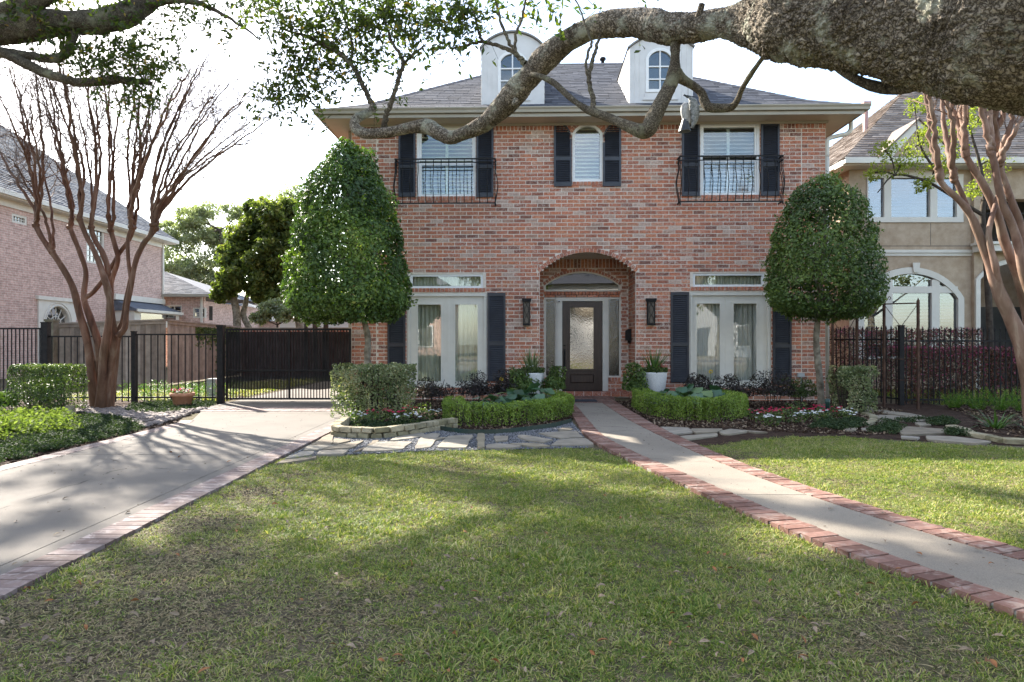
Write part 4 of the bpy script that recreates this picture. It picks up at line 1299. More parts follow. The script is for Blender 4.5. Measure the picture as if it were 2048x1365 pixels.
iron_fence('iron_fence', 'black iron fence behind the left crape myrtle trunks', (p3.x+.06, YF), (p2.x-.045, YF), .03, CH+9/F*YF, .132, None, (.07, 1.0))
p4 = P(-190, 700, YF)
iron_fence('iron_fence', 'black iron fence with close pickets at the left edge behind the boxy shrub', (p4.x, YF), (p3.x, YF), .03, CH+25/F*YF, .083, None, (.06, 1.0), [((p3.x-p4.x), .065, CH+36/F*YF)])

# driveway gate and its post
gp = thing('gate_post', 'thick square black gate post at the left end of the driveway gate', 'gate post', (P(442,700,14.05).x, 14.05, 0))
m = MB(); m.box(-.06,.06,-.06,.06,0,CH+30/F*14.05-.02); m.build('post', M_iron, gp)
m = MB(); m.box(-.075,.075,-.075,.075,CH+30/F*14.05-.0195,CH+30/F*14.05+.02); m.build('cap', M_iron, gp)
gx0, gx1, GYD = P(452,700,14.55).x, P(702,700,14.55).x, 14.55
gt = thing('driveway_gate', 'black sliding driveway gate screened with dark mesh', 'gate', (gx0, GYD, 0))
W_ = gx1-gx0; zg0, zg1 = .05, CH+25/F*GYD
m = MB()
for z in (zg0+.02, zg0+.62, zg1-.02): m.box(0, W_, -.02, .02, z-.02, z+.02)
for x in (0, W_-.04, W_*.5): m.box(x, x+.04, -.019, .019, zg0+.04, zg1-.04)
m.box(-.09,-.03,-.02,.02,zg0,zg1); m.box(-.0295,-.0005,-.018,.018,zg1-.1,zg1-.06); m.box(-.0295,-.0005,-.018,.018,zg0+.1,zg0+.14)
m.build('gate_frame', M_iron, gt)
me = picket_mesh(zg1-zg0-.04, .009)
n = int(W_/.062)
for k in range(n):
    o = put('picket', me, None, gt); o.location = (.03+(W_-.06)*k/(n-1), 0, zg0+.02)
M_mesh, nt, b = base_mat('dark screen mesh', .8, .2)
nn_ = noise_n(nt, 3, 5, .6, stretch=(3,1,1)); rr_ = ramp(nt, [(.35,(.016,.015,.017)), (.7,(.05,.048,.052))]); nt.links.new(nn_.outputs['Fac'], rr_.inputs['Fac']); nt.links.new(rr_.outputs['Color'], b.inputs['Base Color'])
trn = nt.nodes.new('ShaderNodeBsdfTransparent'); mxs = nt.nodes.new('ShaderNodeMixShader'); mxs.inputs[0].default_value = .93
nt.links.new(trn.outputs[0], mxs.inputs[1]); nt.links.new(b.outputs[0], mxs.inputs[2]); nt.links.new(mxs.outputs[0], nt.nodes['Material Output'].inputs['Surface'])
nxs = 60; xs = np.linspace(.03, W_-.03, nxs); V = []; 
for z in np.linspace(zg0+.22, zg1-.07, 9):
    for x in xs: V.append((x, .032+.008*math.sin(x*17)+.006*math.sin(x*41+z*3)+.004*math.sin(z*9), z+.012*math.sin(x*9)*(z < zg0+.4)))
Fq = [(r_*nxs+i, r_*nxs+i+1, (r_+1)*nxs+i+1, (r_+1)*nxs+i) for r_ in range(8) for i in range(nxs-1)]
put('mesh_screen', np_mesh('mesh_screen', V, Fq, None, True), M_mesh, gt)
m = MB(); bx = P(427,780,15.3); m.box(-.10,.10,-.12,.12,0,.42); m.prism_y([(-.11,.4205),(.11,.4205),(.09,.46),(-.09,.46)], -.13, .13); gb = m.build('gate_motor_box', M_grey); gb.location = (bx.x, 15.3, 0)
tag(gb, 'grey gate motor box behind the iron fence', 'utility box')

# weathered board fence behind the iron fence
M_board = mat_tint('weathered fence board', [(0,(.19,.15,.12)),(.5,(.265,.215,.17)),(1,(.33,.275,.225))], .9, .1, 5, .3, .4, .004, bscale=40)
def board_fence(label, a, b2, ha, hb, bw=.145, cap=True):
    a, b2 = Vector((a[0],a[1],0)), Vector((b2[0],b2[1],0)); L = (b2-a).length
    t = thing('board_fence', label, 'fence', a, math.atan2(b2.y-a.y, b2.x-a.x))
    n = int(L/bw); items = []
    for k in range(n):
        x = (k+.5)*L/n; h = ha+(hb-ha)*x/L - (.05 if cap else rng.uniform(0,.03))
        items.append(((x, rng.uniform(-.006,.006), h/2+.03), (L/n-.008, .022, h-.03), None, float(rng.random())))
    o = t.matrix_basis.copy()
    pieces('board', items, M_board, t, 'boards', 300, lambda c: o @ c, .004)
    if cap:
        m = MB()
        m.add([(0,-.07,ha-.05),(L,-.07,hb-.05),(L,.07,hb-.05),(0,.07,ha-.05),(0,-.07,ha),(L,-.07,hb),(L,.07,hb),(0,.07,ha)], [(3,2,1,0),(4,5,6,7),(0,1,5,4),(1,2,6,5),(2,3,7,6),(3,0,4,7)])
        m.add([(0,-.04,ha-.14),(L,-.04,hb-.14),(L,-.013,hb-.14),(0,-.013,ha-.14),(0,-.04,ha-.052),(L,-.04,hb-.052),(L,-.013,hb-.052),(0,-.013,ha-.052)], [(3,2,1,0),(4,5,6,7),(0,1,5,4),(1,2,6,5),(2,3,7,6),(3,0,4,7)])
        m.build('cap_rail', M_board, t)
    return t
c0 = P(99, 700, 20.0); c1 = P(332, 700, 20.0); c2_ = P(480, 700, 25.3); c3_ = P(712, 700, 25.0)
board_fence('weathered cedar board fence with cap behind the left crape myrtle', (c0.x,20.0), (c1.x,20.0), CH+.52, CH+.645)
board_fence('weathered board fence with creeper receding beside the driveway gate', (c1.x+.02,20.05), (c2_.x,25.3), CH+.64, CH+.53)
bw_ = thing('garden_wall', 'far brick garden wall seen over the driveway gate', 'wall', (c2_.x, 25.4, 0))
m = MB(); m.box(0, c3_.x-c2_.x+1.2, 0, .2, 0, CH+.44); m.build('wall_body', M_bricktex, bw_)
m = MB(); m.box(-.02, c3_.x-c2_.x+1.22, -.03, .23, CH+.4405, CH+.50); m.build('coping', M_board, bw_)
fp = P(104, 700, 19.5)
m = MB(); m.box(-.12,.12,-.12,.12,0,CH+.56); m.box(-.14,.14,-.14,.14,CH+.5605,CH+.62); o = m.build('fence_post', mat_noise('lichened timber', (.13,.12,.08), (.22,.19,.14), 6, .9, .1)); o.location = (fp.x, 19.5, 0); tag(o, 'thick lichened timber post at the left end of the board fence', 'post')

# right side: spear fence, gate posts and the rusty arbour
ra, rb = P(1660, 700, 15.3), P(1802, 700, 13.75)
zt_ = lambda px_, py_, Y_: CH + (682-py_)/F*Y_
iron_fence('spear_fence', 'black spear topped iron fence from the house wall to the square post', (ra.x, 15.3), (rb.x-.05, 13.75), .03, zt_(0,654,14.5), .11, None, (.07, .83), [], True, .009)
rc_ = P(2140, 700, 13.6)
iron_fence('spear_fence', 'black spear topped iron fence in front of the clipped maroon hedge', (rb.x+.05, 13.75), (rc_.x, 13.6), .03, zt_(0,656,13.7), .105, None, (.06, .83), [(-.05, .045, zt_(0,652,13.75))], True, .009)
ab = thing('garden_arbor', 'rusty iron arbor of four posts with crossed braces at the side gate', 'arbor', (P(1750,700,13.2).x, 13.2, 0))
ao = Vector(ab.location)
ap_ = [(1665, 14.6, 634), (1714, 13.6, 622), (1768, 13.35, 603), (1836, 12.9, 601)]
tops = []
for q, Y_, py_ in ap_:
    b0 = P(q, 700, Y_) - ao; b0.z = 0
    tz = zt_(0, py_, Y_)
    m = MB(); m.box(b0.x-.02, b0.x+.02, b0.y-.02, b0.y+.02, 0, tz); m.lathe([(.0,0),(.022,.0),(.012,.03),(0,.06)], (b0.x, b0.y, tz), 6); m.build('post', M_rust, ab)
    tops.append(Vector((b0.x, b0.y, tz)))
m = MB()
for i, j in ((0,1),(2,3),(1,2)):
    a_, b_ = tops[i], tops[j]
    k_ = .0 if (i, j) != (2,3) else .0
    m.bar(a_ - Vector((0,0,.05)), b_ - Vector((0,0,.05)), .014)
    if (i,j) != (1,2):
        mid = (a_+b_)/2; mid.z -= .5
        m.bar(a_ - Vector((0,0,.06)), mid, .006); m.bar(b_ - Vector((0,0,.06)), mid, .006)
        for z in (.55, .95): m.bar(Vector((a_.x,a_.y,z)), Vector((b_.x,b_.y,z)), .010)
m.build('cross_bars', M_rust, ab)
m = MB(); tp = tops[2]
m.tube(spline([(tp.x, tp.y-.02, tp.z-.02), (tp.x+.05, tp.y-.02, tp.z+.03), (tp.x+.09, tp.y-.02, tp.z+.10), (tp.x+.12, tp.y-.02, tp.z+.06), (tp.x+.09,tp.y-.02,tp.z+.03)], 4), .007, 6); m.build('scroll', M_rust, ab)

# ------------------------------------------------------------------ neighbours
def mat_bricktex(name, c1, c2, mo, wdt=.258, h=.0828, rotz=90):
    m, nt, b = base_mat(name, .9, .15)
    tc = nt.nodes.new('ShaderNodeTexCoord'); mp = nt.nodes.new('ShaderNodeMapping'); mp.inputs['Rotation'].default_value = (R(90), 0, R(rotz)) if False else (0,0,0)
    sx = nt.nodes.new('ShaderNodeSeparateXYZ'); cb = nt.nodes.new('ShaderNodeCombineXYZ'); ad = node(nt, 'ShaderNodeMath', operation='ADD')
    nt.links.new(tc.outputs['Object'], sx.inputs[0]); nt.links.new(sx.outputs['X'], ad.inputs[0]); nt.links.new(sx.outputs['Y'], ad.inputs[1])
    nt.links.new(ad.outputs[0], cb.inputs['X']); nt.links.new(sx.outputs['Z'], cb.inputs['Y'])
    bt = node(nt, 'ShaderNodeTexBrick', Scale=1.0); bt.inputs['Brick Width'].default_value = wdt; bt.inputs['Row Height'].default_value = h
    bt.inputs['Mortar Size'].default_value = .007; bt.inputs['Bias'].default_value = -.1
    bt.inputs['Color1'].default_value = c4(c1); bt.inputs['Color2'].default_value = c4(c2); bt.inputs['Mortar'].default_value = c4(mo)
    nt.links.new(cb.outputs[0], bt.inputs['Vector'])
    n = noise_n(nt, 9, 5, .7); r = ramp(nt, [(.3,(.65,.65,.65)),(.7,(1.25,1.25,1.25))]); nt.links.new(n.outputs['Fac'], r.inputs['Fac'])
    mu = node(nt, 'ShaderNodeMixRGB', blend_type='MULTIPLY'); mu.inputs[0].default_value = 1
    nt.links.new(bt.outputs['Color'], mu.inputs[1]); nt.links.new(r.outputs['Color'], mu.inputs[2]); nt.links.new(mu.outputs['Color'], b.inputs['Base Color'])
    bump(nt, b, bt.outputs['Fac'], -.5, .006)
    return m
M_pinkbrick = mat_bricktex('pink washed brick', (.56,.38,.32), (.43,.28,.235), (.64,.55,.47))
M_bluecomp = mat_tint('blue grey composition shingle', [(0,(.075,.085,.10)),(.5,(.115,.125,.145)),(1,(.16,.17,.185))], .92, .15, 4, .3, .5, .003, bscale=60)
def shingle_rows(parent, name, A, B, Cc, D, mat, expo=.16):
    """rows of shingles with lapped butts over the roof quad A-B (eave) to D-C (top); one stuff part"""
    A, B, Cc, D = map(Vector, (A, B, Cc, D)); L = ((D-A).length+(Cc-B).length)/2; n = max(2, int(L/expo))
    nr = (B-A).cross(D-A).normalized()
    if nr.z < 0: nr = -nr
    V, Fs, T = [], [], []
    for k in range(n):
        p, q = k/n, (k+1.02)/n
        a, b2 = A.lerp(D, p), B.lerp(Cc, p); c, d2 = B.lerp(Cc, min(q,1)), A.lerp(D, min(q,1))
        Lr = (b2-a).length
        if Lr < .05: continue
        m_ = max(1, int(Lr/.33)); off = (k*.41) % 1
        ts = sorted({0.0, 1.0} | {min(1,max(0,(i+off)/m_)) for i in range(m_)})
        for t0, t1 in zip(ts[:-1], ts[1:]):
            if t1-t0 < 1e-3: continue
            e = .022+rng.uniform(-.005,.006)
            v = [a.lerp(b2,t0)+nr*e, a.lerp(b2,t1)+nr*e, d2.lerp(c,t1)+nr*.006, d2.lerp(c,t0)+nr*.006, a.lerp(b2,t0), a.lerp(b2,t1)]
            i0 = len(V); V += [tuple(x) for x in v]; Fs += [(i0,i0+1,i0+2,i0+3),(i0+4,i0+5,i0+1,i0)]; tt = rng.random(); T += [tt,tt]
    return put(name, np_mesh(name, V, Fs, T), mat, parent, 'stuff')

LX = -17.5
lh = thing('pink_brick_house', 'two storey pink brick house with blue grey roof at the left behind the bare myrtle', 'house', (LX, 26, 0))
o_ = Vector((LX, 26, 0))
def on_side(px_, py_):                              # pixel -> y, z on the wall plane x = LX
    Y_ = F*LX/(px_-CX); return Y_-26, CH+(CY-py_)/F*Y_
wy0, wy1 = -9.0, on_side(326, 600)[0]
ez = on_side(200, 449)[1]
wins = [on_side(24,0)[0]+0, 0]
def side_rect(a, b2, t, bt):
    y0, zt0 = on_side(a, t); y1, zb1 = on_side(b2, bt); return y0, y1, on_side((a+b2)/2, bt)[1], on_side((a+b2)/2, t)[1]
w1 = side_rect(173, 209, 455, 528); w2 = side_rect(24, 55, 430, 448); w3 = side_rect(75, 150, 602, 760)
sops = [Opening(*w1), Opening(*w2), Opening(w3[0], w3[1], -1, w3[3])]
m = MB()
xs_ = sorted({wy0, wy1, w1[0], w1[1], w2[0], w2[1], w3[0], w3[1]})
for a, b2 in zip(xs_[:-1], xs_[1:]):
    ym = (a+b2)/2; z = 0
    for o in sorted(sops, key=lambda q: q.z0):
        if o.x0 < ym < o.x1:
            if o.z0 > z: m.box(-.2, 0, a, b2, z, o.z0)
            z = o.z1
    m.box(-.2, 0, a, b2, z, ez)
m.box(-10, -.2005, wy1-.2, wy1, 0, ez); m.box(-10, -9.8, wy0, wy1-.2005, 0, ez); m.box(-9.795, -.2005, wy0, wy0+.2, 0, ez)
m.build('wall', M_pinkbrick, lh)
def x_ring(mb, r, i, x0, x1):
    mb.box(x0, x1, r[0], i[0], r[2], r[3]); mb.box(x0, x1, i[1], r[1], r[2], r[3]); mb.box(x0+.001, x1-.001, i[0], i[1], r[2], i[2]); mb.box(x0+.001, x1-.001, i[0], i[1], i[3], r[3])
for w_, nb in ((w1, 1), (w2, 0)):
    m = MB(); i_ = (w_[0]+.1, w_[1]-.1, w_[2]+.08, w_[3]-.08); x_ring(m, w_, i_, -.12, -.02)
    if nb:
        zm = (i_[2]+i_[3])/2; m.box(-.09,-.03,i_[0],i_[1],zm-.03,zm+.03)
    for k in range(1,4): yk = i_[0]+(i_[1]-i_[0])*k/4; m.box(-.075,-.05,yk-.012,yk+.012,i_[2],i_[3])
    for k in ((1,2,4,5) if nb else (1,)): zk = i_[2]+(i_[3]-i_[2])*k/(6 if nb else 2); m.box(-.074,-.051,i_[0],i_[1],zk-.012,zk+.012)
    f = m.build('window', M_trim, lh)
    g = MB(); g.box(-.085,-.08,i_[0],i_[1],i_[2],i_[3]); g.build('pane', mat_glass('far glass', .3, (.5,.52,.5)), f)
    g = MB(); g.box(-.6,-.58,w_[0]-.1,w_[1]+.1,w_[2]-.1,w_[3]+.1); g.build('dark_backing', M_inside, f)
# arched door surround with fan window
m = MB(); yc = (w3[0]+w3[1])/2; hw = (w3[1]-w3[0])/2
zsp = on_side(108, 648)[1]; rr = hw*.62
n = 20
m.box(-.15, .05, w3[0], yc-rr, 0, w3[3]); m.box(-.15, .05, yc+rr, w3[1], 0, w3[3])
arc = [(yc+rr*math.cos(math.pi*i/n), zsp+rr*math.sin(math.pi*i/n)) for i in range(n+1)]
for (ya, za), (yb_, zb_) in zip(arc[:-1], arc[1:]):
    m.add([(.05,ya,za),(.05,yb_,zb_),(.05,yb_,w3[3]),(.05,ya,w3[3]),(-.15,ya,za),(-.15,yb_,zb_)], [(0,1,2,3),(0,4,5,1)])
m.box(-.05,.12,w3[0]-.1,w3[1]+.1,w3[3]+.001,w3[3]+.14)
for k in (1.06, 1.22):
    m.tube([(.055, yc+rr*k*math.cos(math.pi*i/n), zsp+rr*k*math.sin(math.pi*i/n)) for i in range(n+1)], .025, 5)
f = m.build('arched_surround', M_trim, lh)
m = MB()
for i in range(1, 6): m.bar((-.05, yc, zsp), (-.05, yc+rr*math.cos(math.pi*i/6), zsp+rr*math.sin(math.pi*i/6)), .02)
m.tube([(-.05, yc+rr*.45*math.cos(math.pi*i/12), zsp+rr*.45*math.sin(math.pi*i/12)) for i in range(13)], .02, 5); m.box(-.1,-.02,yc-rr,yc+rr,zsp-.05,zsp)
m.build('fan_bars', M_trim, f)
m = MB(); m.box(-.14,-.13,yc-rr,yc+rr,0,w3[3]); m.build('pane', mat_glass('dark fan glass', .25, (.2,.2,.2)), f)
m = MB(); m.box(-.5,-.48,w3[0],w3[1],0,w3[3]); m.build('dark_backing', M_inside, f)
# roof: eave, hip at the far end
oh = .45
m = MB(); m.box(-.2, oh, wy0-oh, wy1+oh, ez-.06, ez-.02); m.box(oh-.02, oh+.10, wy0-oh, wy1+oh, ez-.0195, ez+.14); m.box(-10.5, oh+.10, wy1+oh+.0005, wy1+oh+.1, ez-.0195, ez+.14); m.box(-.004,.05,wy0,wy1,ez-.3,ez-.0605)
m.build('eave', M_trim, lh)
pt = .83; E0 = ez+.12; T_ = 5.2
A, B = (oh+.08, wy0-oh, E0), (oh+.08, wy1+oh+.08, E0)
Cq, Dq = (oh+.08-T_, wy1+oh+.08-T_, E0+pt*T_), (oh+.08-T_, wy0-oh, E0+pt*T_)
B2 = (oh+.08-2*T_, wy1+oh+.08, E0); A2 = (oh+.08-2*T_, wy0-oh, E0)
m = MB(); m.add([A,B,Cq,Dq,B2,A2], [(0,1,2,3),(1,4,2),(4,5,3,2),(0,3,5),(0,5,4,1)])
rf = m.build('roof', M_bluecomp, lh)
shingle_rows(rf, 'shingle_courses', A, B, Cq, Dq, M_bluecomp, .17)
m = MB(); m.box(.01, .09, wy1-.14, wy1-.04, 0, ez-.07); m.build('downspout', M_trim, lh)
# pent roof over the side door bay
y0, y1 = on_side(228, 600)[0], on_side(326, 600)[0]-.02; zt0 = on_side(260, 602)[1]; zb0 = on_side(275, 622)[1]
m = MB(); m.add([(.0,y0,zt0),(.0,y1,zt0),(1.0,y1,zb0),(1.0,y0,zb0),(.0,y0,zb0-.06),(.0,y1,zb0-.06),(1.0,y1,zb0-.06),(1.0,y0,zb0-.06)], [(0,3,2,1),(3,7,6,2),(4,5,6,7),(0,4,7,3),(1,2,6,5)])
pr = m.build('pent_roof', M_bluecomp, lh)
m = MB(); m.box(.001,.14,y0-.1,y1,zt0,zt0+.25); m.box(1.0005,1.05,y0,y1,zb0-.1,zb0+.02); m.box(.002,.85,y0+.1,y1-.05,zb0-.75,zb0-.061); m.build('bay', M_trim, lh)
m = MB(); m.box(.8505,.86,y0+.6,y1-.4,zb0-.45,zb0-.15); m.build('bay_window', mat_glass('bay glass', .3, (.3,.3,.3)), lh)
# single storey wing behind it
wg = thing('low_brick_wing', 'single storey pink brick wing with two small windows left of the big evergreen', 'house', (P(327,600,34.6).x, 34.6, 0))
xw = P(432,600,36).x - P(327,600,34.6).x
def wr(a, b2, t, bt): 
    q = P((a+b2)/2, t, 34.6); return P(a,t,34.6).x-wg.location.x, P(b2,t,34.6).x-wg.location.x, P(a,bt,34.6).z, P(a,t,34.6).z
wa, wb = wr(333,364,610,633), wr(386,411,615,636)
wz = P(0,590,34.6).z
m = MB(); strips(0, xw, 0, wz, [Opening(*wa), Opening(*wb)], m, 0, .2); m.box(xw-.2, xw, .201, 9, 0, wz-.3); m.build('wall', M_pinkbrick, wg)
for w_ in (wa, wb):
    m = MB(); o, i = rect_ring(w_, inset(w_, .07)); m.ring_y(o, i, .02, .1); xm=(w_[0]+w_[1])/2; m.box(xm-.02,xm+.02,.03,.06,w_[2]+.07,w_[3]-.07); m.box(w_[0]+.07,w_[1]-.07,.031,.059,(w_[2]+w_[3])/2-.015,(w_[2]+w_[3])/2+.015)
    f = m.build('window', M_trim, wg); pane(rp(inset(w_, .07)), .062, mat_glass('wing glass', .35, (.4,.42,.42)), f); g = MB(); g.box(w_[0]-.1,w_[1]+.1,.6,.62,w_[2]-.1,w_[3]+.1); g.build('dark_backing', M_inside, f)
er = [P(326,587,34.2)-wg.location, P(432,602,34.2)-wg.location]
A, B = Vector((er[0].x-2.0, -.45, wz+.02)), Vector((er[1].x, -.45, wz-.06)); Cq, Dq = Vector((A.x+.1, 3.4, wz+1.55)), Vector((A.x-1.5, 3.4, wz+1.55))
m = MB(); m.add([A,B,Cq,Dq,(B.x, 7.0, wz-.06),(A.x,7.0,wz)], [(0,1,2,3),(1,4,2),(4,5,3,2),(5,0,3)]); rf = m.build('roof', M_bluecomp, wg)
shingle_rows(rf, 'shingle_courses', A, B, Cq, Dq, M_bluecomp, .17)
m = MB(); m.box(A.x+1.5, B.x, -.56, -.451, wz-.12, wz+.02); m.box(0, B.x-.1, -.45, .0, wz-.1, wz-.06); m.build('eave', M_taupe, wg)
m = MB(); m.box(xw-.15, xw-.06, -.09, -.005, 0, wz-.12); m.build('downspout', M_trim, wg)
# farther roofs
fh = thing('far_low_house', 'low house with a blue grey hipped roof beyond the brick wing', 'house', (P(425,600,42).x, 42, 0))
zz = P(0,640,42).z
m = MB(); m.box(0, 3.8, .4, 6, 0, zz); m.build('wall', M_pinkbrick, fh)
A, B = Vector((-1.2,0,zz+.08)), Vector((4.3,0,zz-.1)); Cq, Dq = Vector((.6,3.4,zz+1.3)), Vector((-1.2,3.4,zz+1.3))
m = MB(); m.add([A,B,Cq,Dq,(4.3,6.8,zz),(-1.2,6.8,zz)], [(0,1,2,3),(1,4,2),(4,5,3,2),(5,0,3),(0,5,4,1)]); rf = m.build('roof', M_bluecomp, fh); shingle_rows(rf, 'shingle_courses', A, B, Cq, Dq, M_bluecomp, .2)
fg = thing('far_gabled_house', 'far pale grey gabled house between the evergreen trunks', 'house', (P(498,600,60).x, 60, 0))
zz = P(0,640,60).z; zp = P(0,604,60).z
m = MB(); m.prism_y([(-1.6,0),(3.0,0),(3.0,zz),(.7,zp),(-1.6,zz)], 0, 8); m.build('wall', mat_noise('pale siding', (.45,.45,.43),(.52,.52,.5), 2, .7), fg)
m = MB(); m.prism_y([(-1.9,zz-.1),(.7,zp),(3.4,zz-.2),(3.4,zz+.05),(.7,zp+.22),(-1.9,zz+.12)], -.3, 8.2); m.build('roof', M_bluecomp, fg)
gg = thing('far_white_garage', 'low white garage far behind the driveway gate', 'garage', (P(560,650,33).x, 33, 0))
w0 = P(705,650,33).x - P(560,650,33).x + 2
m = MB(); m.box(0, w0, 0, 6, 0, P(0,626,33).z); m.build('wall', mat_noise('far white siding', (.62,.63,.64),(.68,.69,.7), 2, .7), gg)
m = MB(); zt0 = P(0,627,33).z; m.add([(-.4,-.4,zt0),(w0+.4,-.4,zt0),(w0+.4,6.4,zt0),(-.4,6.4,zt0),(2.5,3,zt0+.9),(w0-2.5,3,zt0+.9)], [(0,1,5,4),(1,2,5),(2,3,4,5),(3,0,4),(0,3,2,1)]); m.build('roof', M_bluecomp, gg)

# right neighbour: tan stucco
M_stucco = mat_noise('tan stucco', (.36,.275,.19), (.46,.365,.265), 5, .95, .1, .6, 40, .01)
RYD = 18.5
sh_ = thing('stucco_house', 'tan stucco house with cream window trim and brown hip roof at the right', 'house', (P(1698,600,RYD).x, RYD, 0))
so = Vector(sh_.location)
def SR(a, b2, t, bt, dy=0.0):
    Y_ = RYD+dy; return P(a,0,Y_).x-so.x, P(b2,0,Y_).x-so.x, P(0,bt,Y_).z, P(0,t,Y_).z
eh = SR(0,0,318,330)
wallx1 = P(1942,0,RYD).x-so.x
up = SR(1733,1925,349,445); lo = SR(1715,1926,596,718); loc = P(0,535,RYD).z
Y2 = RYD
zwall = P(0,332,RYD).z
upc = P(0,335,RYD).z
m = MB(); strips(0, wallx1, 0, zwall, [Opening(*up), Opening(lo[0],lo[1],lo[2],lo[3],loc)], m, 0, .25)
m.box(0,.25,.2505,9,0,zwall)
m.build('wall', M_stucco, sh_)
def multi(parent, x, zs, frame_mat, y0, y1, name, arch=None):
    pass
# upper triple window
m = MB(); a0,b0,z0,z1 = up
bars_x = [P(q,0,RYD).x-so.x for q in (1733,1767,1781,1859,1873,1912,1925)]
m.box(a0,b0,-.04,.12,z0,z0+.14); m.box(a0,b0,-.04,.12,z1-.10,z1)
for q,r_ in ((0,None),): pass
m.box(bars_x[0],bars_x[0]+.03,-.035,.12,z0+.1405,z1-.1005); m.box(bars_x[1],bars_x[2],-.035,.12,z0+.1405,z1-.1005); m.box(bars_x[3],bars_x[4],-.035,.12,z0+.1405,z1-.1005); m.box(bars_x[5],bars_x[6],-.035,.12,z0+.1405,z1-.1005)
m.prism_y([(bars_x[1]-.02,z1+.001),(bars_x[4]+.02,z1+.001),((bars_x[1]+bars_x[4])/2,z1+.28)], -.03, -.002)
uw = m.build('window', M_trim, sh_)
M_glr = mat_glass('right house glass', .13, (.6,.66,.72))
for a_, b_ in ((bars_x[0]+.03,bars_x[1]),(bars_x[2],bars_x[3]),(bars_x[4],bars_x[5])):
    g = MB(); g.box(a_+.001,b_-.001,.05,.058,z0+.141,z1-.101); g.build('pane', M_glr, uw)
slats(uw, a0+.03, b0-.05, z0+.1, z1-.05, .085, .15, mat_noise('grey blue blind', (.24,.27,.31), (.31,.34,.38), 4, .6), 40, .08)
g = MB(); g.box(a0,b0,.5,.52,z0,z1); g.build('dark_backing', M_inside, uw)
# lower arched window
m = MB(); a0,b0,z0,z1 = lo
po = arch_poly(a0,b0,z0,z1,loc,20); pi2 = arch_poly(a0+.16,b0-.16,z0+.08,z1-.02,loc-.17,20); m.ring_y(po, pi2, -.05, .12)
bx_ = [P(q,0,RYD).x-so.x for q in (1770,1784,1862,1878)]
zb_ = [P(0,q,RYD).z for q in (586,573)]
tz_ = loc-.25
for i in (0,2): m.box(bx_[i],bx_[i+1],-.03,.10,z0+.081,z1+ (loc-z1)*.6)
m.box(a0+.161,b0-.161,-.028,.099,zb_[0],zb_[1])
kx = P(1829,0,RYD).x-so.x; m.prism_y([(kx-.07,loc-.14),(kx+.07,loc-.14),(kx+.10,loc+.12),(kx-.10,loc+.12)], -.09, -.0505)
lw_ = m.build('arched_window', M_trim, sh_)
pane(pi2, .05, M_glr, lw_, 'pane')
slats(lw_, a0+.2, b0-.2, z0+.1, zb_[0], .085, .16, mat_noise('white slat blind', (.36,.36,.34), (.44,.44,.42), 4, .6), 40, .08)
g = MB(); g.prism_y(arch_poly(a0,b0,z0,z1,loc,20), .5, .52); g.build('dark_backing', M_inside, lw_)
m = MB()
for q, r_, e in ((500,506,.06),(506.5,512,.03)): m.box(-.04, wallx1+.02, -e, -.002, P(0,r_,RYD).z, P(0,q,RYD).z)
m.build('string_course', M_trim, sh_)
m = MB(); m.box(0, wallx1, -.004, -.001, P(0,492.5,RYD).z, P(0,491.5,RYD).z); xq = P(1861,0,RYD).x-so.x; m.box(xq-.005, xq+.005, -.004, -.001, P(0,491,RYD).z, P(0,446,RYD).z); m.build('control_joint', M_inside, sh_)
# entry bay with balcony
e0, e1 = wallx1+.001, wallx1+6
m = MB(); eo = Opening(P(1952,0,RYD).x-so.x, P(2090,0,RYD).x-so.x, -1, P(0,560,RYD).z, P(0,528,RYD).z); bo = Opening(P(1955,0,RYD).x-so.x, P(2130,0,RYD).x-so.x, P(0,488,RYD).z, P(0,400,RYD).z)
strips(e0, e1, 0, zwall, [eo, bo], m, -.12, .25); m.build('entry_wall', M_stucco, sh_)
m = MB(); po = arch_poly(eo.x0-.12, eo.x1+.12, 0, eo.z1, eo.zc+.12, 16); pi2 = arch_poly(eo.x0, eo.x1, -.001, eo.z1, eo.zc, 16); m.ring_y(po, pi2, -.18, -.1205); m.build('arch_trim', M_trim, sh_)
m = MB(); m.box(e0-.3,e1,1.6,1.7,0,P(0,488,RYD).z); m.build('porch_back_wall', M_stucco, sh_)
m = MB(); m.box(e0-.3,e1,2.2,2.3,P(0,488,RYD).z,zwall); m.box(e0+.9,e1-.9,1.55,1.595,0,2.3); m.build('dark_opening', M_inside, sh_)
m = MB(); zb0 = P(0,490,RYD).z; m.box(e0-.05,e1,-.5,-.1205,zb0-.22,zb0); m.box(e0-.1,e1,-.56,-.12,zb0-.05,zb0+.02); m.build('balcony_slab', M_trim, sh_)
m = MB(); zt0 = P(0,432,RYD).z; m.box(e0,e1,-.47,-.44,zt0-.03,zt0); m.box(e0,e1,-.469,-.441,zb0+.08,zb0+.11)
x = e0
while x < e0+3: m.box(x,x+.016,-.463,-.447,zb0+.03,zt0-.03); x += .11
m.build('balcony_railing', M_iron, sh_, 'stuff')
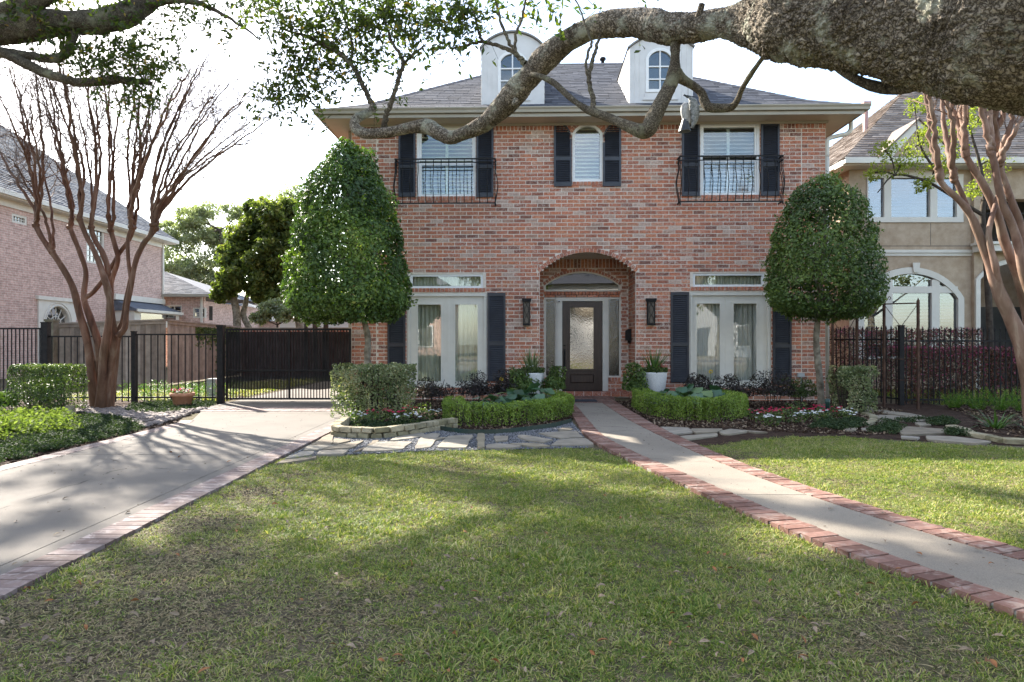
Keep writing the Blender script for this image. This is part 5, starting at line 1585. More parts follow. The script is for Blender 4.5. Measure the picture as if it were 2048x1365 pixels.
# eaves and roofs
zE = P(0,318,17.95).z; cx0 = P(1688,0,17.95).x-so.x
m = MB(); m.box(cx0, e1, -.62, -.50, zE-.12, zE+.03); m.box(cx0, e1, -.5, .0, zE-.15, zE-.11); m.box(cx0-.01,cx0+.11,-.4995,9.5,zE-.12,zE+.03); m.box(cx0+.11,.0,.0005,9.5,zE-.15,zE-.11)
m.build('eave', M_trim, sh_)
A, B = Vector((cx0-.02,-.6,zE)), Vector((e1+.5,-.6,zE)); T2 = 4.0; pz_ = .84
Dq, Cq = Vector((cx0+T2,-.6+T2,zE+pz_*T2)), Vector((e1+.5,-.6+T2,zE+pz_*T2))
m = MB(); m.add([A,B,Cq,Dq,(cx0-.02,-.6+2*T2,zE),(e1+.5,-.6+2*T2,zE)], [(0,1,2,3),(0,3,4),(3,2,5,4),(1,5,2),(0,4,5,1)]); rf = m.build('roof', M_shingle_brown, sh_)
shingle_rows(rf, 'shingle_courses', A, B, Cq, Dq, M_shingle_brown, .16)
shingle_rows(rf, 'hip_shingles', Vector((cx0-.02,-.6+2*T2,zE)), A, Dq, Dq-Vector((0,.02,0)), M_shingle_brown, .16)
# gable over the upper window
gx_, gz_ = P(1832,0,18.0).x-so.x, P(0,246,18.0).z; gl0 = P(1765,0,18.0).x-so.x; gz0 = P(0,308,18.0).z
gr0 = 2*gx_-gl0
m = MB(); m.prism_y([(gl0+.1,gz0-.25),(gr0-.1,gz0-.25),(gx_,gz_-.06)], -.5, 2.5); gb_ = m.build('gable', M_stucco, sh_)
m = MB()
for s_, x0 in ((1,gl0),(-1,gr0)): m.prism_y([(x0-.12*s_,gz0-.12),(gx_,gz_+.05),(gx_,gz_-.16),(x0+.10*s_,gz0-.22)], -.60, -.5005)
m.build('rake_board', M_trim, gb_)
m = MB()
for s_, x0 in ((1,gl0),(-1,gr0)): m.prism_y([(x0-.14*s_,gz0-.11),(gx_,gz_+.055),(gx_,gz_+.10),(x0-.17*s_,gz0-.07)], -.66, 2.6)
m.build('gable_roof', M_shingle_brown, gb_)
m = MB(); q = P(1731,236,20.0)-so; m.lathe([(.07,-.5),(.07,.32),(.0,.32)], q, 12); m.box(q.x-.10,q.x+.12,q.y-.1,q.y+.1,q.z+.321,q.z+.46); m.build('flue_pipe', M_copper, sh_)
sheet('lawn', [(8.7,13.9),(22,13.5),(22,18.2),(8.7,18.2)], .006, mat_ground('far lawn grass', [(.06,.09,.03),(.08,.12,.035),(.12,.14,.06)], (2, 30)))

# ------------------------------------------------------------------ FOLIAGE
def leaves_np(pts, nrm, L, W, jit=0.8, fold=.18, droop=0.0, tint=None, shape='leaf'):
    """one folded four-corner leaf at every point, facing roughly along nrm"""
    pts = np.asarray(pts, float); N = len(pts)
    if nrm is None: nrm = rng.normal(size=(N,3))
    n = np.asarray(nrm, float) + rng.normal(0, jit, (N,3)); n /= np.linalg.norm(n, axis=1)[:,None] + 1e-9
    a = rng.normal(size=(N,3)); a[:,2] -= droop
    a -= n * np.sum(a*n, 1)[:,None]; a /= np.linalg.norm(a, axis=1)[:,None] + 1e-9
    b_ = np.cross(n, a)
    s = rng.uniform(.65, 1.25, (N,1))
    l, wd = L*s, W*s
    p0 = pts - a*l*.5; p2 = pts + a*l*.5
    mid = pts - a*l*.06
    p1 = mid + b_*wd*.5 + n*wd*fold; p3 = mid - b_*wd*.5 + n*wd*fold
    V = np.stack([p0,p1,p2,p3], 1).reshape(-1,3)
    Fq = np.arange(4*N).reshape(N,4)
    if tint is None: tint = rng.random(N)
    return V, Fq, tint

def leaf_part(name, mat, parent, sets, kind=None):
    V = []; Fq = []; T = []; k = 0
    for v, f, t in sets:
        V.append(v); Fq.append(f+k); T.append(t); k += len(v)
    return put(name, np_mesh(name, np.vstack(V), np.vstack(Fq), np.clip(np.hstack(T),0,1), False), mat, parent, kind)

def vnoise(p, sc, seed=0.0):
    return np.array([noise.noise(Vector((q[0]*sc+seed, q[1]*sc, q[2]*sc))) for q in p])

G_holly = [(0,(.034,.066,.018)),(.45,(.076,.132,.028)),(.75,(.14,.21,.04)),(.92,(.23,.30,.06)),(1,(.32,.35,.09))]
M_holly = mat_leaf('glossy clipped tree leaf', G_holly, .46, .4, .28)
M_holly_r = mat_leaf('glossy rounded tree leaf', [(0,(.036,.066,.018)),(.5,(.082,.134,.03)),(.85,(.15,.21,.045)),(1,(.22,.27,.065))], .46, .4, .25)
M_box = mat_leaf('boxwood leaf', [(0,(.065,.10,.016)),(.4,(.145,.22,.030)),(.8,(.235,.325,.05)),(1,(.33,.40,.10))], .45, .4, .3)
M_vari = mat_leaf('variegated leaf', [(0,(.05,.08,.03)),(.35,(.12,.155,.06)),(.65,(.25,.27,.14)),(.9,(.42,.42,.27)),(1,(.42,.33,.17))], .5, .35, .3)
M_maroon = mat_leaf('maroon leaf', [(0,(.040,.030,.014)),(.45,(.11,.055,.032)),(.75,(.155,.075,.045)),(1,(.11,.135,.045))], .5, .35, .2, tr_mul=(1.4,.8,.7))
M_darkbush = mat_leaf('dark purplish leaf', [(0,(.010,.010,.009)),(.5,(.028,.020,.018)),(.8,(.05,.035,.028)),(1,(.035,.06,.02))], .45, .4, .2)
M_oakleaf = mat_leaf('live oak leaf', [(0,(.026,.046,.011)),(.4,(.062,.090,.018)),(.75,(.12,.145,.03)),(.93,(.22,.20,.045)),(1,(.34,.21,.05))], .45, .35, .46)
M_magn = mat_leaf('evergreen tree leaf', [(0,(.050,.072,.020)),(.4,(.10,.13,.034)),(.75,(.19,.21,.06)),(1,(.29,.27,.09))], .45, .3, .5, patch=.25, patch_scale=.5)
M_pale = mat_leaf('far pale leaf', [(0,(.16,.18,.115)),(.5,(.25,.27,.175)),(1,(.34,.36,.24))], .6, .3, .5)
M_lime = mat_leaf('spring leaf', [(0,(.12,.15,.02)),(.5,(.22,.25,.04)),(1,(.36,.36,.08))], .5, .3, .5)
M_hedge = mat_leaf('dark hedge leaf', [(0,(.028,.05,.014)),(.5,(.06,.10,.024)),(.85,(.12,.16,.04)),(1,(.18,.20,.07))], .45, .4, .28)
M_light = mat_leaf('bright green leaf', [(0,(.06,.09,.02)),(.5,(.12,.155,.04)),(1,(.20,.235,.085))], .75, .12, .4)
M_cover = mat_leaf('ground cover leaf', [(0,(.020,.036,.016)),(.5,(.042,.064,.028)),(1,(.085,.11,.055))], .75, .12, .22)
M_big = mat_leaf('blue green broad leaf', [(0,(.03,.07,.036)),(.5,(.055,.12,.062)),(.85,(.10,.18,.095)),(1,(.18,.24,.07))], .35, .5, .2)
M_blade = mat_leaf('striped blade', [(0,(.05,.085,.03)),(.5,(.15,.19,.09)),(1,(.33,.36,.22))], .5, .35, .35)
M_strap = mat_leaf('green strap leaf', [(0,(.035,.08,.02)),(.5,(.07,.14,.035)),(1,(.13,.21,.06))], .45, .4, .3)
M_fern = mat_leaf('feathery fern', [(0,(.05,.11,.012)),(.5,(.09,.18,.022)),(1,(.16,.26,.04))], .6, .3, .4)
M_petal_r = mat_leaf('crimson petal', [(0,(.42,.01,.05)),(.6,(.55,.02,.09)),(1,(.62,.10,.16))], .6, .2, .3, tr_mul=(1,1,1))
M_petal_w = mat_leaf('white petal', [(0,(.68,.68,.66)),(1,(.8,.8,.78))], .6, .2, .3, tr_mul=(1,1,1))
M_petal_p = mat_leaf('pink bloom', [(0,(.30,.03,.10)),(.6,(.42,.07,.17)),(1,(.50,.16,.24))], .6, .2, .3, tr_mul=(1,1,1))
M_petal_y = mat_leaf('yellow petal', [(0,(.55,.38,.02)),(1,(.65,.5,.05))], .6, .2, .3, tr_mul=(1,1,1))

def mat_bark(name, c1, c2, c3, scale=14, bmp=.8, bdist=.02, stretch=None, lich=None):
    m, nt, b = base_mat(name, .95, .1)
    v = node(nt, 'ShaderNodeTexVoronoi', Scale=scale); v.feature = 'DISTANCE_TO_EDGE'
    g = nt.nodes.new('ShaderNodeNewGeometry'); out = g.outputs['Position']
    if stretch:
        mp = nt.nodes.new('ShaderNodeMapping'); mp.inputs['Scale'].default_value = stretch; nt.links.new(out, mp.inputs['Vector']); out = mp.outputs['Vector']
    nz = node(nt, 'ShaderNodeTexNoise', Scale=scale*.8, Detail=4); nt.links.new(out, nz.inputs['Vector'])
    mx = node(nt, 'ShaderNodeMixRGB'); mx.inputs[0].default_value = .08; nt.links.new(out, mx.inputs[1]); nt.links.new(nz.outputs['Color'], mx.inputs[2])
    nt.links.new(mx.outputs['Color'], v.inputs['Vector'])
    r = ramp(nt, [(0.0, c1), (.17, c2), (.5, c3)]); nt.links.new(v.outputs['Distance'], r.inputs['Fac'])
    col = r.outputs['Color']
    n2 = noise_n(nt, 3.2, 5, .65)
    r2 = ramp(nt, [(.35, (.62,.60,.58)), (.65, (1.25,1.25,1.22))]); nt.links.new(n2.outputs['Fac'], r2.inputs['Fac'])
    mu = node(nt, 'ShaderNodeMixRGB', blend_type='MULTIPLY'); mu.inputs[0].default_value = 1; nt.links.new(col, mu.inputs[1]); nt.links.new(r2.outputs['Color'], mu.inputs[2]); col = mu.outputs['Color']
    if lich:
        n3 = noise_n(nt, 5.5, 6, .7); r3 = ramp(nt, [(.52,(0,0,0)),(.66,(.75,.75,.75))]); nt.links.new(n3.outputs['Fac'], r3.inputs['Fac'])
        m3 = node(nt, 'ShaderNodeMixRGB'); m3.inputs[2].default_value = c4(lich); nt.links.new(r3.outputs['Color'], m3.inputs[0]); nt.links.new(col, m3.inputs[1]); col = m3.outputs['Color']
    nt.links.new(col, b.inputs['Base Color'])
    n4 = noise_n(nt, scale*5, 4, .7)
    ad = node(nt, 'ShaderNodeMath', operation='MULTIPLY_ADD'); ad.inputs[1].default_value = .35; nt.links.new(n4.outputs['Fac'], ad.inputs[0])
    mn = node(nt, 'ShaderNodeMath', operation='MINIMUM'); mn.inputs[1].default_value = .3; nt.links.new(v.outputs['Distance'], mn.inputs[0])
    nt.links.new(mn.outputs[0], ad.inputs[2])
    bump(nt, b, ad.outputs[0], bmp, bdist)
    return m
M_oakbark = mat_bark('live oak bark', (.038,.031,.024), (.23,.195,.152), (.41,.36,.295), 42, .9, .016, None, (.42,.43,.33))
M_oakbark_small = mat_bark('live oak branch bark', (.035,.029,.021), (.14,.118,.086), (.24,.21,.155), 55, .8, .012, None, (.24,.24,.15))
M_twig = mat_noise('dark twig', (.04,.032,.026), (.085,.07,.055), 12, .9, .1)
def mat_peel(name, stops):
    m, nt, b = base_mat(name, .7, .2)
    n = noise_n(nt, 5.5, 6, .62, 'pos', (1, 1, .30)); n.inputs['Distortion'].default_value = .8
    r = ramp(nt, stops); nt.links.new(n.outputs['Fac'], r.inputs['Fac'])
    n3 = noise_n(nt, 1.1, 3, .6); r3 = ramp(nt, [(.35, (.72,.74,.66)), (.65, (1.15,1.1,1.08))]); nt.links.new(n3.outputs['Fac'], r3.inputs['Fac'])
    mu = node(nt, 'ShaderNodeMixRGB', blend_type='MULTIPLY'); mu.inputs[0].default_value = 1
    nt.links.new(r.outputs['Color'], mu.inputs[1]); nt.links.new(r3.outputs['Color'], mu.inputs[2]); nt.links.new(mu.outputs['Color'], b.inputs['Base Color'])
    n2 = noise_n(nt, 30, 5, .7, 'pos', (1, 1, .25)); bump(nt, b, n2.outputs['Fac'], .6, .008)
    return m
M_myrtle = mat_peel('peeling cinnamon myrtle bark', [(.30,(.06,.03,.02)),(.45,(.125,.065,.042)),(.58,(.175,.10,.068)),(.72,(.26,.18,.135))])
M_myrtle_pale = mat_peel('peeling pink grey myrtle bark', [(.30,(.10,.055,.04)),(.45,(.19,.115,.085)),(.58,(.25,.165,.125)),(.70,(.36,.28,.22))])
M_mtwig = mat_noise('pale myrtle twig', (.12,.085,.07), (.21,.16,.135), 9, .9, .1)
M_trunk_grey = mat_noise('mottled grey bark', (.11,.09,.065), (.30,.27,.21), 9, .9, .1, .6, 40, .008)

# --- clipped standard trees ------------------------------------------------
def revolve_points(prof, N, thick=.12, lumps=.10, seed=0.0, lsc=2.2):
    """points near the surface of a solid of revolution; prof = [(z, radius)]"""
    z = np.array([p[0] for p in prof]); r = np.array([p[1] for p in prof])
    zz = np.linspace(z[0], z[-1], 400); rr = np.interp(zz, z, r)
    dr = np.gradient(rr, zz)
    wgt = rr*np.sqrt(1+dr**2)+1e-6; cdf = np.cumsum(wgt); cdf /= cdf[-1]
    k = np.searchsorted(cdf, rng.random(N)); k = np.clip(k, 0, 399)
    th = rng.random(N)*2*math.pi
    c, s = np.cos(th), np.sin(th)
    nr = np.stack([c, s, -dr[k]], 1); nr /= np.linalg.norm(nr, axis=1)[:,None]
    base = np.stack([c*rr[k], s*rr[k], zz[k]], 1)
    dn = vnoise(base, lsc, seed)*lumps + vnoise(base, lsc*3, seed+9)*lumps*.5
    depth = -np.abs(rng.normal(0, thick, N)) + rng.random(N)*.03
    return base + nr*(dn+depth)[:,None], nr, dn

def standard_tree(name, label, loc, prof, N, L, W, mat, trunk, hole=None, seed=0.0, group=None):
    t = thing(name, label, 'tree', loc, 0, group)
    pts, nr, dn = revolve_points(prof, N, .13, .13, seed)
    keep = np.ones(N, bool)
    if hole is not None:
        keep = vnoise(pts, 1.6, seed+4) + .35*vnoise(pts, 5, seed+2) < hole
    pts, nr = pts[keep], nr[keep]
    ni = N//5; pi_, ni_, _ = revolve_points([(z, r*.78) for z, r in prof], ni, .2, .1, seed); pts = np.vstack([pts, pi_]); nr = np.vstack([nr, ni_])
    tt = np.clip(.42 + .5*vnoise(pts, 1.4, seed+20) + rng.normal(0,.17,len(pts)), 0, 1)
    ns_ = 75; sp_, sn_, _ = revolve_points(prof, ns_, .02, .17, seed); stray = []
    for a_, n_ in zip(sp_, sn_):
        ln_ = rng.uniform(.05, .17); k_ = int(5+ln_*40)
        stray.append(a_ + (n_*.7+np.array([0,0,.5]))*np.linspace(0, ln_, k_)[:,None] + rng.normal(0,.018,(k_,3)))
    stray = np.vstack(stray)
    leaf_part('crown', mat, t, [leaves_np(pts, nr + np.array([0,0,.25]), L, W, .6, .16, .5, tt), leaves_np(stray, None, L*.85, W*.8, .8, .16, .3, np.clip(rng.normal(.7,.15,len(stray)),0,1))])
    tb = Tubes(); tp = spline(trunk, 5)
    tb.add([(p[0],p[1],p[2]) for p in tp], np.linspace(trunk_r[0], trunk_r[1], len(tp))*(1+.06*np.sin(np.arange(len(tp))*1.7)), 12)
    top = tp[-1]
    for k in range(26):
        a = rng.random()*2*math.pi; zz = rng.uniform(prof[0][0]+.1, prof[-1][0]-.3); rr = np.interp(zz, [p[0] for p in prof], [p[1] for p in prof])*.85
        st = (top[0]*.0+tp[-1][0]*1, tp[-1][1], min(zz-.25, prof[-1][0]))
        z0 = max(trunk[-1][2]-.1, zz-.7)
        pts_ = spline([(tp[-1][0]*.8, tp[-1][1]*.8, z0), (rr*.5*math.cos(a), rr*.5*math.sin(a), z0+(zz-z0)*.6), (rr*math.cos(a), rr*math.sin(a), zz)], 4)
        tb.add(pts_, np.linspace(.022,.006,len(pts_)), 5)
    tb.add([(tp[-1][0],tp[-1][1],tp[-1][2]-.05),(0,0,(trunk[-1][2]+prof[-1][0])/2),(0,0,prof[-1][0]-.3)], [trunk_r[1], .04, .015], 8)
    tb.build('trunk', M_trunk_grey, t)
    return t
YT = 12.75
cxL = 697; sc = F/YT
def prof_px(rows, cx, Y_): return [(CH+(682-py)/F*Y_, hw*Y_/F) for py, hw in rows]
trunk_r = (.075, .055)
base = P(cxL, 700, YT); base.z = 0
tx = (738-cxL)/sc
standard_tree('clipped_tree', 'tall egg shaped clipped holly standard at the left corner of the brick house', base,
   prof_px([(648,20),(636,95),(610,119),(575,123),(530,118),(480,108),(430,98),(385,84),(345,66),(315,48),(295,30),(282,10),(278,1)], cxL, YT), 30000, .078, .046, M_holly,
   [(tx+.02,0,0),(tx,0,.5),(tx-.03,.0,1.0),(tx-.02,0,1.35),(tx-.12,0,1.8)], hole=.40, seed=3)
YR = 12.9; cxR = 1648; sc = F/YR
base = P(cxR, 700, YR); base.z = 0
tx = (1641-cxR)/sc
trunk_r = (.068, .05)
standard_tree('clipped_tree', 'dense bullet shaped clipped standard tree at the right corner of the brick house', base,
   prof_px([(640,15),(632,70),(605,108),(570,113),(530,108),(490,101),(450,91),(415,78),(385,60),(365,38),(353,16),(349,1)], cxR, YR), 24000, .066, .04, M_holly_r,
   [(tx+.02,0,0),(tx,.02,.5),(tx-.06,0,1.0),(tx-.08,0,1.4),(tx-.03,0,1.9)], hole=.44, seed=41)

# --- hedges and shrubs ------------------------------------------------------
def hedge_points(path, wd, h, N, lumps=.03, power=4, seed=0, closed_ends=True, z0=0.02):
    """points on a swept rounded box along a ground path"""
    p = np.array([(q[0], q[1]) for q in path], float)
    seg = np.diff(p, axis=0); ln = np.linalg.norm(seg, axis=1); S = np.concatenate([[0], np.cumsum(ln)])
    e = wd*.5
    s = rng.uniform(-e, S[-1]+e, N)
    sc_ = np.clip(s, 0, S[-1])
    k = np.clip(np.searchsorted(S, sc_)-1, 0, len(ln)-1)
    tg = seg[k]/ln[k][:,None]; nn = np.stack([-tg[:,1], tg[:,0]], 1)
    c = p[k] + tg*(sc_-S[k])[:,None]
    ext = np.abs(s-sc_)
    wloc = e*np.maximum(0, 1-(ext/e)**power)**(1/power)
    th = rng.uniform(0, math.pi, N)                 # superellipse arc over the section
    ct, st = np.cos(th), np.sin(th)
    u = np.sign(ct)*np.abs(ct)**(2/power); v = st**(2/power)
    # bias down the sides so the flanks fill
    side = rng.random(N) < .55
    u = np.where(side, np.sign(u), u); v = np.where(side, rng.random(N)**.9, v)
    rnd = np.where(side, np.maximum(0,1-np.maximum(0,(v-.8)/.2)**2*.25), 1)
    x = c + nn*(u*wloc*rnd)[:,None] + tg*(s-sc_)[:,None]
    z = z0 + v*(h-z0)
    nx = nn*u[:,None]*np.where(side,1,.5)[:,None] + tg*(np.sign(s-sc_)*(ext/e))[:,None]
    nr = np.concatenate([nx, np.where(side, .2, 1.0)[:,None]], 1); nr /= np.linalg.norm(nr, axis=1)[:,None]
    pts = np.concatenate([x, z[:,None]], 1)
    dn = vnoise(pts, 4.5, seed)*lumps + vnoise(pts, 13, seed+3)*lumps*.6 - np.abs(rng.normal(0, .03, N))
    return pts + nr*dn[:,None], nr

def stems_into(tb, c, r, z1, n, rad=.006, z0=0.0):
    for k in range(n):
        a = rng.random()*6.28; q = rng.random()**.5*r
        tb.add(spline([(c[0]+q*.35*math.cos(a), c[1]+q*.35*math.sin(a), z0), (c[0]+q*.7*math.cos(a), c[1]+q*.7*math.sin(a), z0+z1*.5), (c[0]+q*math.cos(a), c[1]+q*math.sin(a), z0+z1*.92)], 3), np.linspace(rad, rad*.45, 7), 5)

def hedge(name, label, cat, path, wd, h, N, L, W, mat, lumps=.03, power=4, seed=0, hole=None, tsc=2.0, nst=30, jit=.7, extra=None, group=None):
    o = path[len(path)//2]
    t = thing(name, label, cat, (o[0], o[1], 0), 0, group)
    lp = [(q[0]-o[0], q[1]-o[1]) for q in path]
    lp2 = spline([(a, b2, 0) for a, b2 in lp], 5) if len(lp) > 2 else np.array([(a, b2, 0) for a, b2 in lp])
    pts, nr = hedge_points(lp2, wd, h, N, lumps, power, seed)
    if hole is not None:
        keep = vnoise(pts, 3.2, seed+5) < hole; pts, nr = pts[keep], nr[keep]
    tt = np.clip(.42 + .45*vnoise(pts, tsc, seed+11) + rng.normal(0,.2,len(pts)) + .12*(nr[:,2]), 0, 1)
    leaf_part('foliage', mat, t, [leaves_np(pts, nr, L, W, jit, .15, 0, tt)])
    tb = Tubes()
    for k in range(nst):
        c = lp2[rng.integers(len(lp2))]; stems_into(tb, c, wd*.42, h, 2, .006)
    tb.build('stems', M_twig, t, 'stuff')
    if extra: extra(t, pts, nr)
    return t
hedge('box_hedge', 'low clipped boxwood hedge curving round the bed left of the front walk', 'hedge', [(-.98,11.7),(-.93,10.95),(-.66,10.42),(-.1,10.5),(.32,10.85),(.70,11.35),(.93,12.2),(.80,13.0)], .34, .36, 15000, .032, .019, M_box, .035, 4, 1, tsc=3)
hedge('box_hedge', 'rounded clipped boxwood hedge curving round the bed right of the front walk', 'hedge', [(2.50,13.2),(2.48,12.2),(2.68,11.4),(3.08,10.95),(3.52,11.2),(3.95,11.95),(3.92,12.8)], .36, .39, 17000, .032, .019, M_box, .025, 4, 7, tsc=3)
hedge('variegated_hedge', 'large boxy variegated green and cream hedge beside the driveway', 'hedge', [(-2.72,11.65),(-2.3,11.6),(-1.95,11.62)], .62, .90, 11000, .042, .027, M_vari, .05, 5, 13, hole=.38, tsc=2.4, nst=70)
hedge('variegated_shrub', 'small rounded variegated shrub by the right corner of the house', 'shrub', [(6.02,12.35),(6.32,12.4)], .50, .84, 5200, .045, .028, M_vari, .06, 3, 17, hole=.30, tsc=2.4, nst=30)
hedge('boxy_shrub', 'dark green squared shrub before the iron fence at the left edge', 'shrub', [(P(55,800,12.2).x,12.35),(P(118,800,12.2).x,12.3)], .62, .88, 9000, .04, .024, M_hedge, .04, 5, 23, tsc=1.5, nst=20)

def maroon_top(amount, mat=M_petal_p, L=.045):
    def f(t, pts, nr):
        sel = np.where((nr[:,2] > .5) & (rng.random(len(pts)) < amount))[0]
        leaf_part('blossom', mat, t, [leaves_np(pts[sel]+np.array([0,0,.02]), nr[sel], L, L*.5, .8)])
        sel = np.where((nr[:,2] <= .5) & (rng.random(len(pts)) < amount*.05))[0]
        if len(sel): leaf_part('scattered_blossom', mat, t, [leaves_np(pts[sel], nr[sel], L, L*.5, .8)])
    return f
hx0, hx1 = P(1825, 700, 14.4).x, P(2230, 700, 14.4).x
hedge('maroon_hedge', 'clipped maroon fringe flower hedge topped with pink bloom behind the spear fence', 'hedge', [(hx0,14.5),((hx0+hx1)/2,14.45),(hx1,14.4)], .8, 1.16, 17000, .05, .03, M_maroon, .05, 6, 31, tsc=1.2, nst=60, extra=maroon_top(.6))
b0, b1 = P(1690, 700, 16.6).x, P(1905, 700, 16.6).x
hedge('fringe_flower_bush', 'taller loose maroon bush with pink bloom under the arched stucco house window', 'bush', [(b0,16.6),((b0+b1)/2,16.7),(b1,16.5)], 1.1, 1.58, 13000, .05, .03, M_maroon, .14, 3, 37, tsc=1.2, nst=40, extra=maroon_top(.35))
def bush(name, label, c, r, h, N, L, W, mat, seed=0, lumps=.12, cat='bush', group=None, nst=14, z0=0.0, jit=.8):
    t = thing(name, label, cat, (c[0], c[1], z0), 0, group)
    u = rng.normal(size=(N,3)); u /= np.linalg.norm(u, axis=1)[:,None]; u[:,2] = np.abs(u[:,2])
    rr = rng.random(N)**.35
    base_ = u*np.array([r, r, h*.55])*rr[:,None] + np.array([0,0,h*.38])
    dn = vnoise(base_, 3.5, seed)*lumps*2
    pts = base_ + u*dn[:,None]; pts[:,2] = np.maximum(pts[:,2], .03)
    tt = np.clip(.45 + .4*vnoise(pts, 3, seed+2) + rng.normal(0,.2,N), 0, 1)
    leaf_part('foliage', mat, t, [leaves_np(pts, u, L, W, jit, .15, 0, tt)])
    tb = Tubes(); stems_into(tb, (0,0), r*.8, h, nst, .006); tb.build('stems', M_twig, t, 'stuff')
    return t
for q in [('dark purplish bush under the left french doors beside the variegated hedge', -1.55, 13.0, .42, .62), ('dark purplish bush before the middle of the left french doors', -.72, 13.3, .40, .68), ('dark purplish bush below the left lower shutter', -.12, 13.5, .38, .72)]:
    bush('dark_bush', q[0], (q[1], q[2]), q[3], q[4], 2100, .045, .024, M_darkbush, q[1])
for q in [('dark purplish bush under the right french doors near the box hedge', 4.25, 13.2, .42, .64), ('largest dark purplish bush below the far right lower shutter', 4.95, 13.0, .46, .74), ('dark low bush below the left part of the right french doors', 3.75, 13.7, .34, .62)]:
    bush('dark_bush', q[0], (q[1], q[2]), q[3], q[4], 2200, .045, .024, M_darkbush, q[1])
bush('green_bush', 'loose green shrub between the dark bush and the outlet box', (5.55, 13.2), .34, .62, 1800, .05, .022, M_hedge, 5)
bush('climbing_bush', 'small leafy green bush hiding the left side of the left white planter', (.18, 13.5), .30, .80, 1900, .055, .04, M_holly_r, 6)
bush('climbing_bush', 'small leafy green bush between the left white planter and the front door', (.85, 13.9), .20, .86, 1500, .055, .04, M_holly_r, 8)
bush('climbing_bush', 'small leafy green bush between the front step and the right white planter', (2.52, 13.75), .24, .84, 1900, .055, .04, M_holly_r, 9)
bush('low_plant', 'dark leafy clump at the left edge behind the bright green plants', (-9.0, 11.6), .5, .5, 1500, .09, .05, M_holly_r, 10)

# --- broad leaved plants, blades, ferns --------------------------------------
def disc_leaf(c, r, tilt_dir, tilt, n=9):
    """one broad, cupped, round leaf as a fan"""
    zax = Vector((math.cos(tilt_dir)*math.sin(tilt), math.sin(tilt_dir)*math.sin(tilt), math.cos(tilt)))
    xa = Vector((math.cos(tilt_dir)*math.cos(tilt), math.sin(tilt_dir)*math.cos(tilt), -math.sin(tilt)))
    ya = zax.cross(xa)
    vs = [tuple(c)]
    for i in range(n):
        a = 2*math.pi*i/n + .2
        q = r*(1+.10*math.sin(3*a)+rng.uniform(-.05,.05)); q *= (.55 if abs(math.sin((a-math.pi)/2)) < .12 else 1)
        vs.append(tuple(Vector(c) + xa*q*math.cos(a) + ya*q*math.sin(a) + zax*(-.12*r+.10*r*math.cos(2*a+1))))
    return vs, [(0, 1+i, 1+(i+1) % n) for i in range(n)]

def broad_plants(label_list, name='leopard_plant'):
    for lab, c, r, h, n in label_list:
        t = thing(name, lab, 'plant', (c[0], c[1], 0))
        tb = Tubes()
        for k in range(n):
            a = rng.random()*6.28; q = r*rng.random()**.55; hh = h*rng.uniform(.65,1.05)*(1-.3*(q/r)**2)
            hh *= .85; cc = (q*math.cos(a), q*math.sin(a), hh)
            lf = MB(); td = a + rng.normal(0,.5)
            vs, fs = disc_leaf(cc, rng.uniform(.075,.135), td - (math.pi/2)*0, rng.uniform(.15,.85))
            lf.add(vs, fs, float(np.clip(rng.normal(.5,.22),0,1)), True); lf.build('leaf', M_big, t)
            tb.add(spline([(q*.2*math.cos(a), q*.2*math.sin(a), 0), (q*.7*math.cos(a), q*.7*math.sin(a), hh*.6), cc], 3), np.linspace(.008,.005,7), 5)
        tb.build('stems', M_strap, t, 'stuff')
broad_plants([('broad round leaved plant at the left inside the left box hedge', (-.42, 11.2), .36, .50, 24), ('broad round leaved plant in the middle inside the left box hedge', (.02, 11.6), .34, .56, 24), ('broad round leaved plant nearest the planter inside the left box hedge', (.42, 12.1), .30, .60, 22),
              ('broad round leaved plant at the left inside the right box hedge', (2.9, 12.0), .34, .56, 24), ('broad round leaved plant in the middle inside the right box hedge', (3.25, 12.1), .34, .60, 26), ('broad round leaved plant at the right inside the right box hedge', (3.6, 12.3), .32, .56, 22)])

def blade(p0, a, L, lean, wd, curl, tint, n=5):
    vs, fs = [], []
    side = (-math.sin(a), math.cos(a))
    for i in range(n):
        u = i/(n-1)
        th = lean + curl*u
        # integrate roughly
        x = L*u*math.sin(lean + curl*u*.6); z = L*u*math.cos(lean + curl*u*.6)
        ww = wd*(1-u**1.6)*.5+.0008
        c = (p0[0]+x*math.cos(a), p0[1]+x*math.sin(a), p0[2]+z)
        vs += [(c[0]-side[0]*ww, c[1]-side[1]*ww, c[2]), (c[0]+side[0]*ww, c[1]+side[1]*ww, c[2])]
    for i in range(n-1): fs.append((2*i, 2*i+1, 2*i+3, 2*i+2))
    return vs, fs
def blade_clump(mb, c, n, L, wd, lean=(.1,.7), curl=(.2,.9), r=.05, z0=0):
    for k in range(n):
        a = rng.random()*6.28; q = r*rng.random()**.5
        vs, fs = blade((c[0]+q*math.cos(a), c[1]+q*math.sin(a), z0), a+rng.normal(0,.3), L*rng.uniform(.6,1.1), rng.uniform(*lean), wd, rng.uniform(*curl), 0)
        mb.add(vs, fs, float(rng.random()), False)

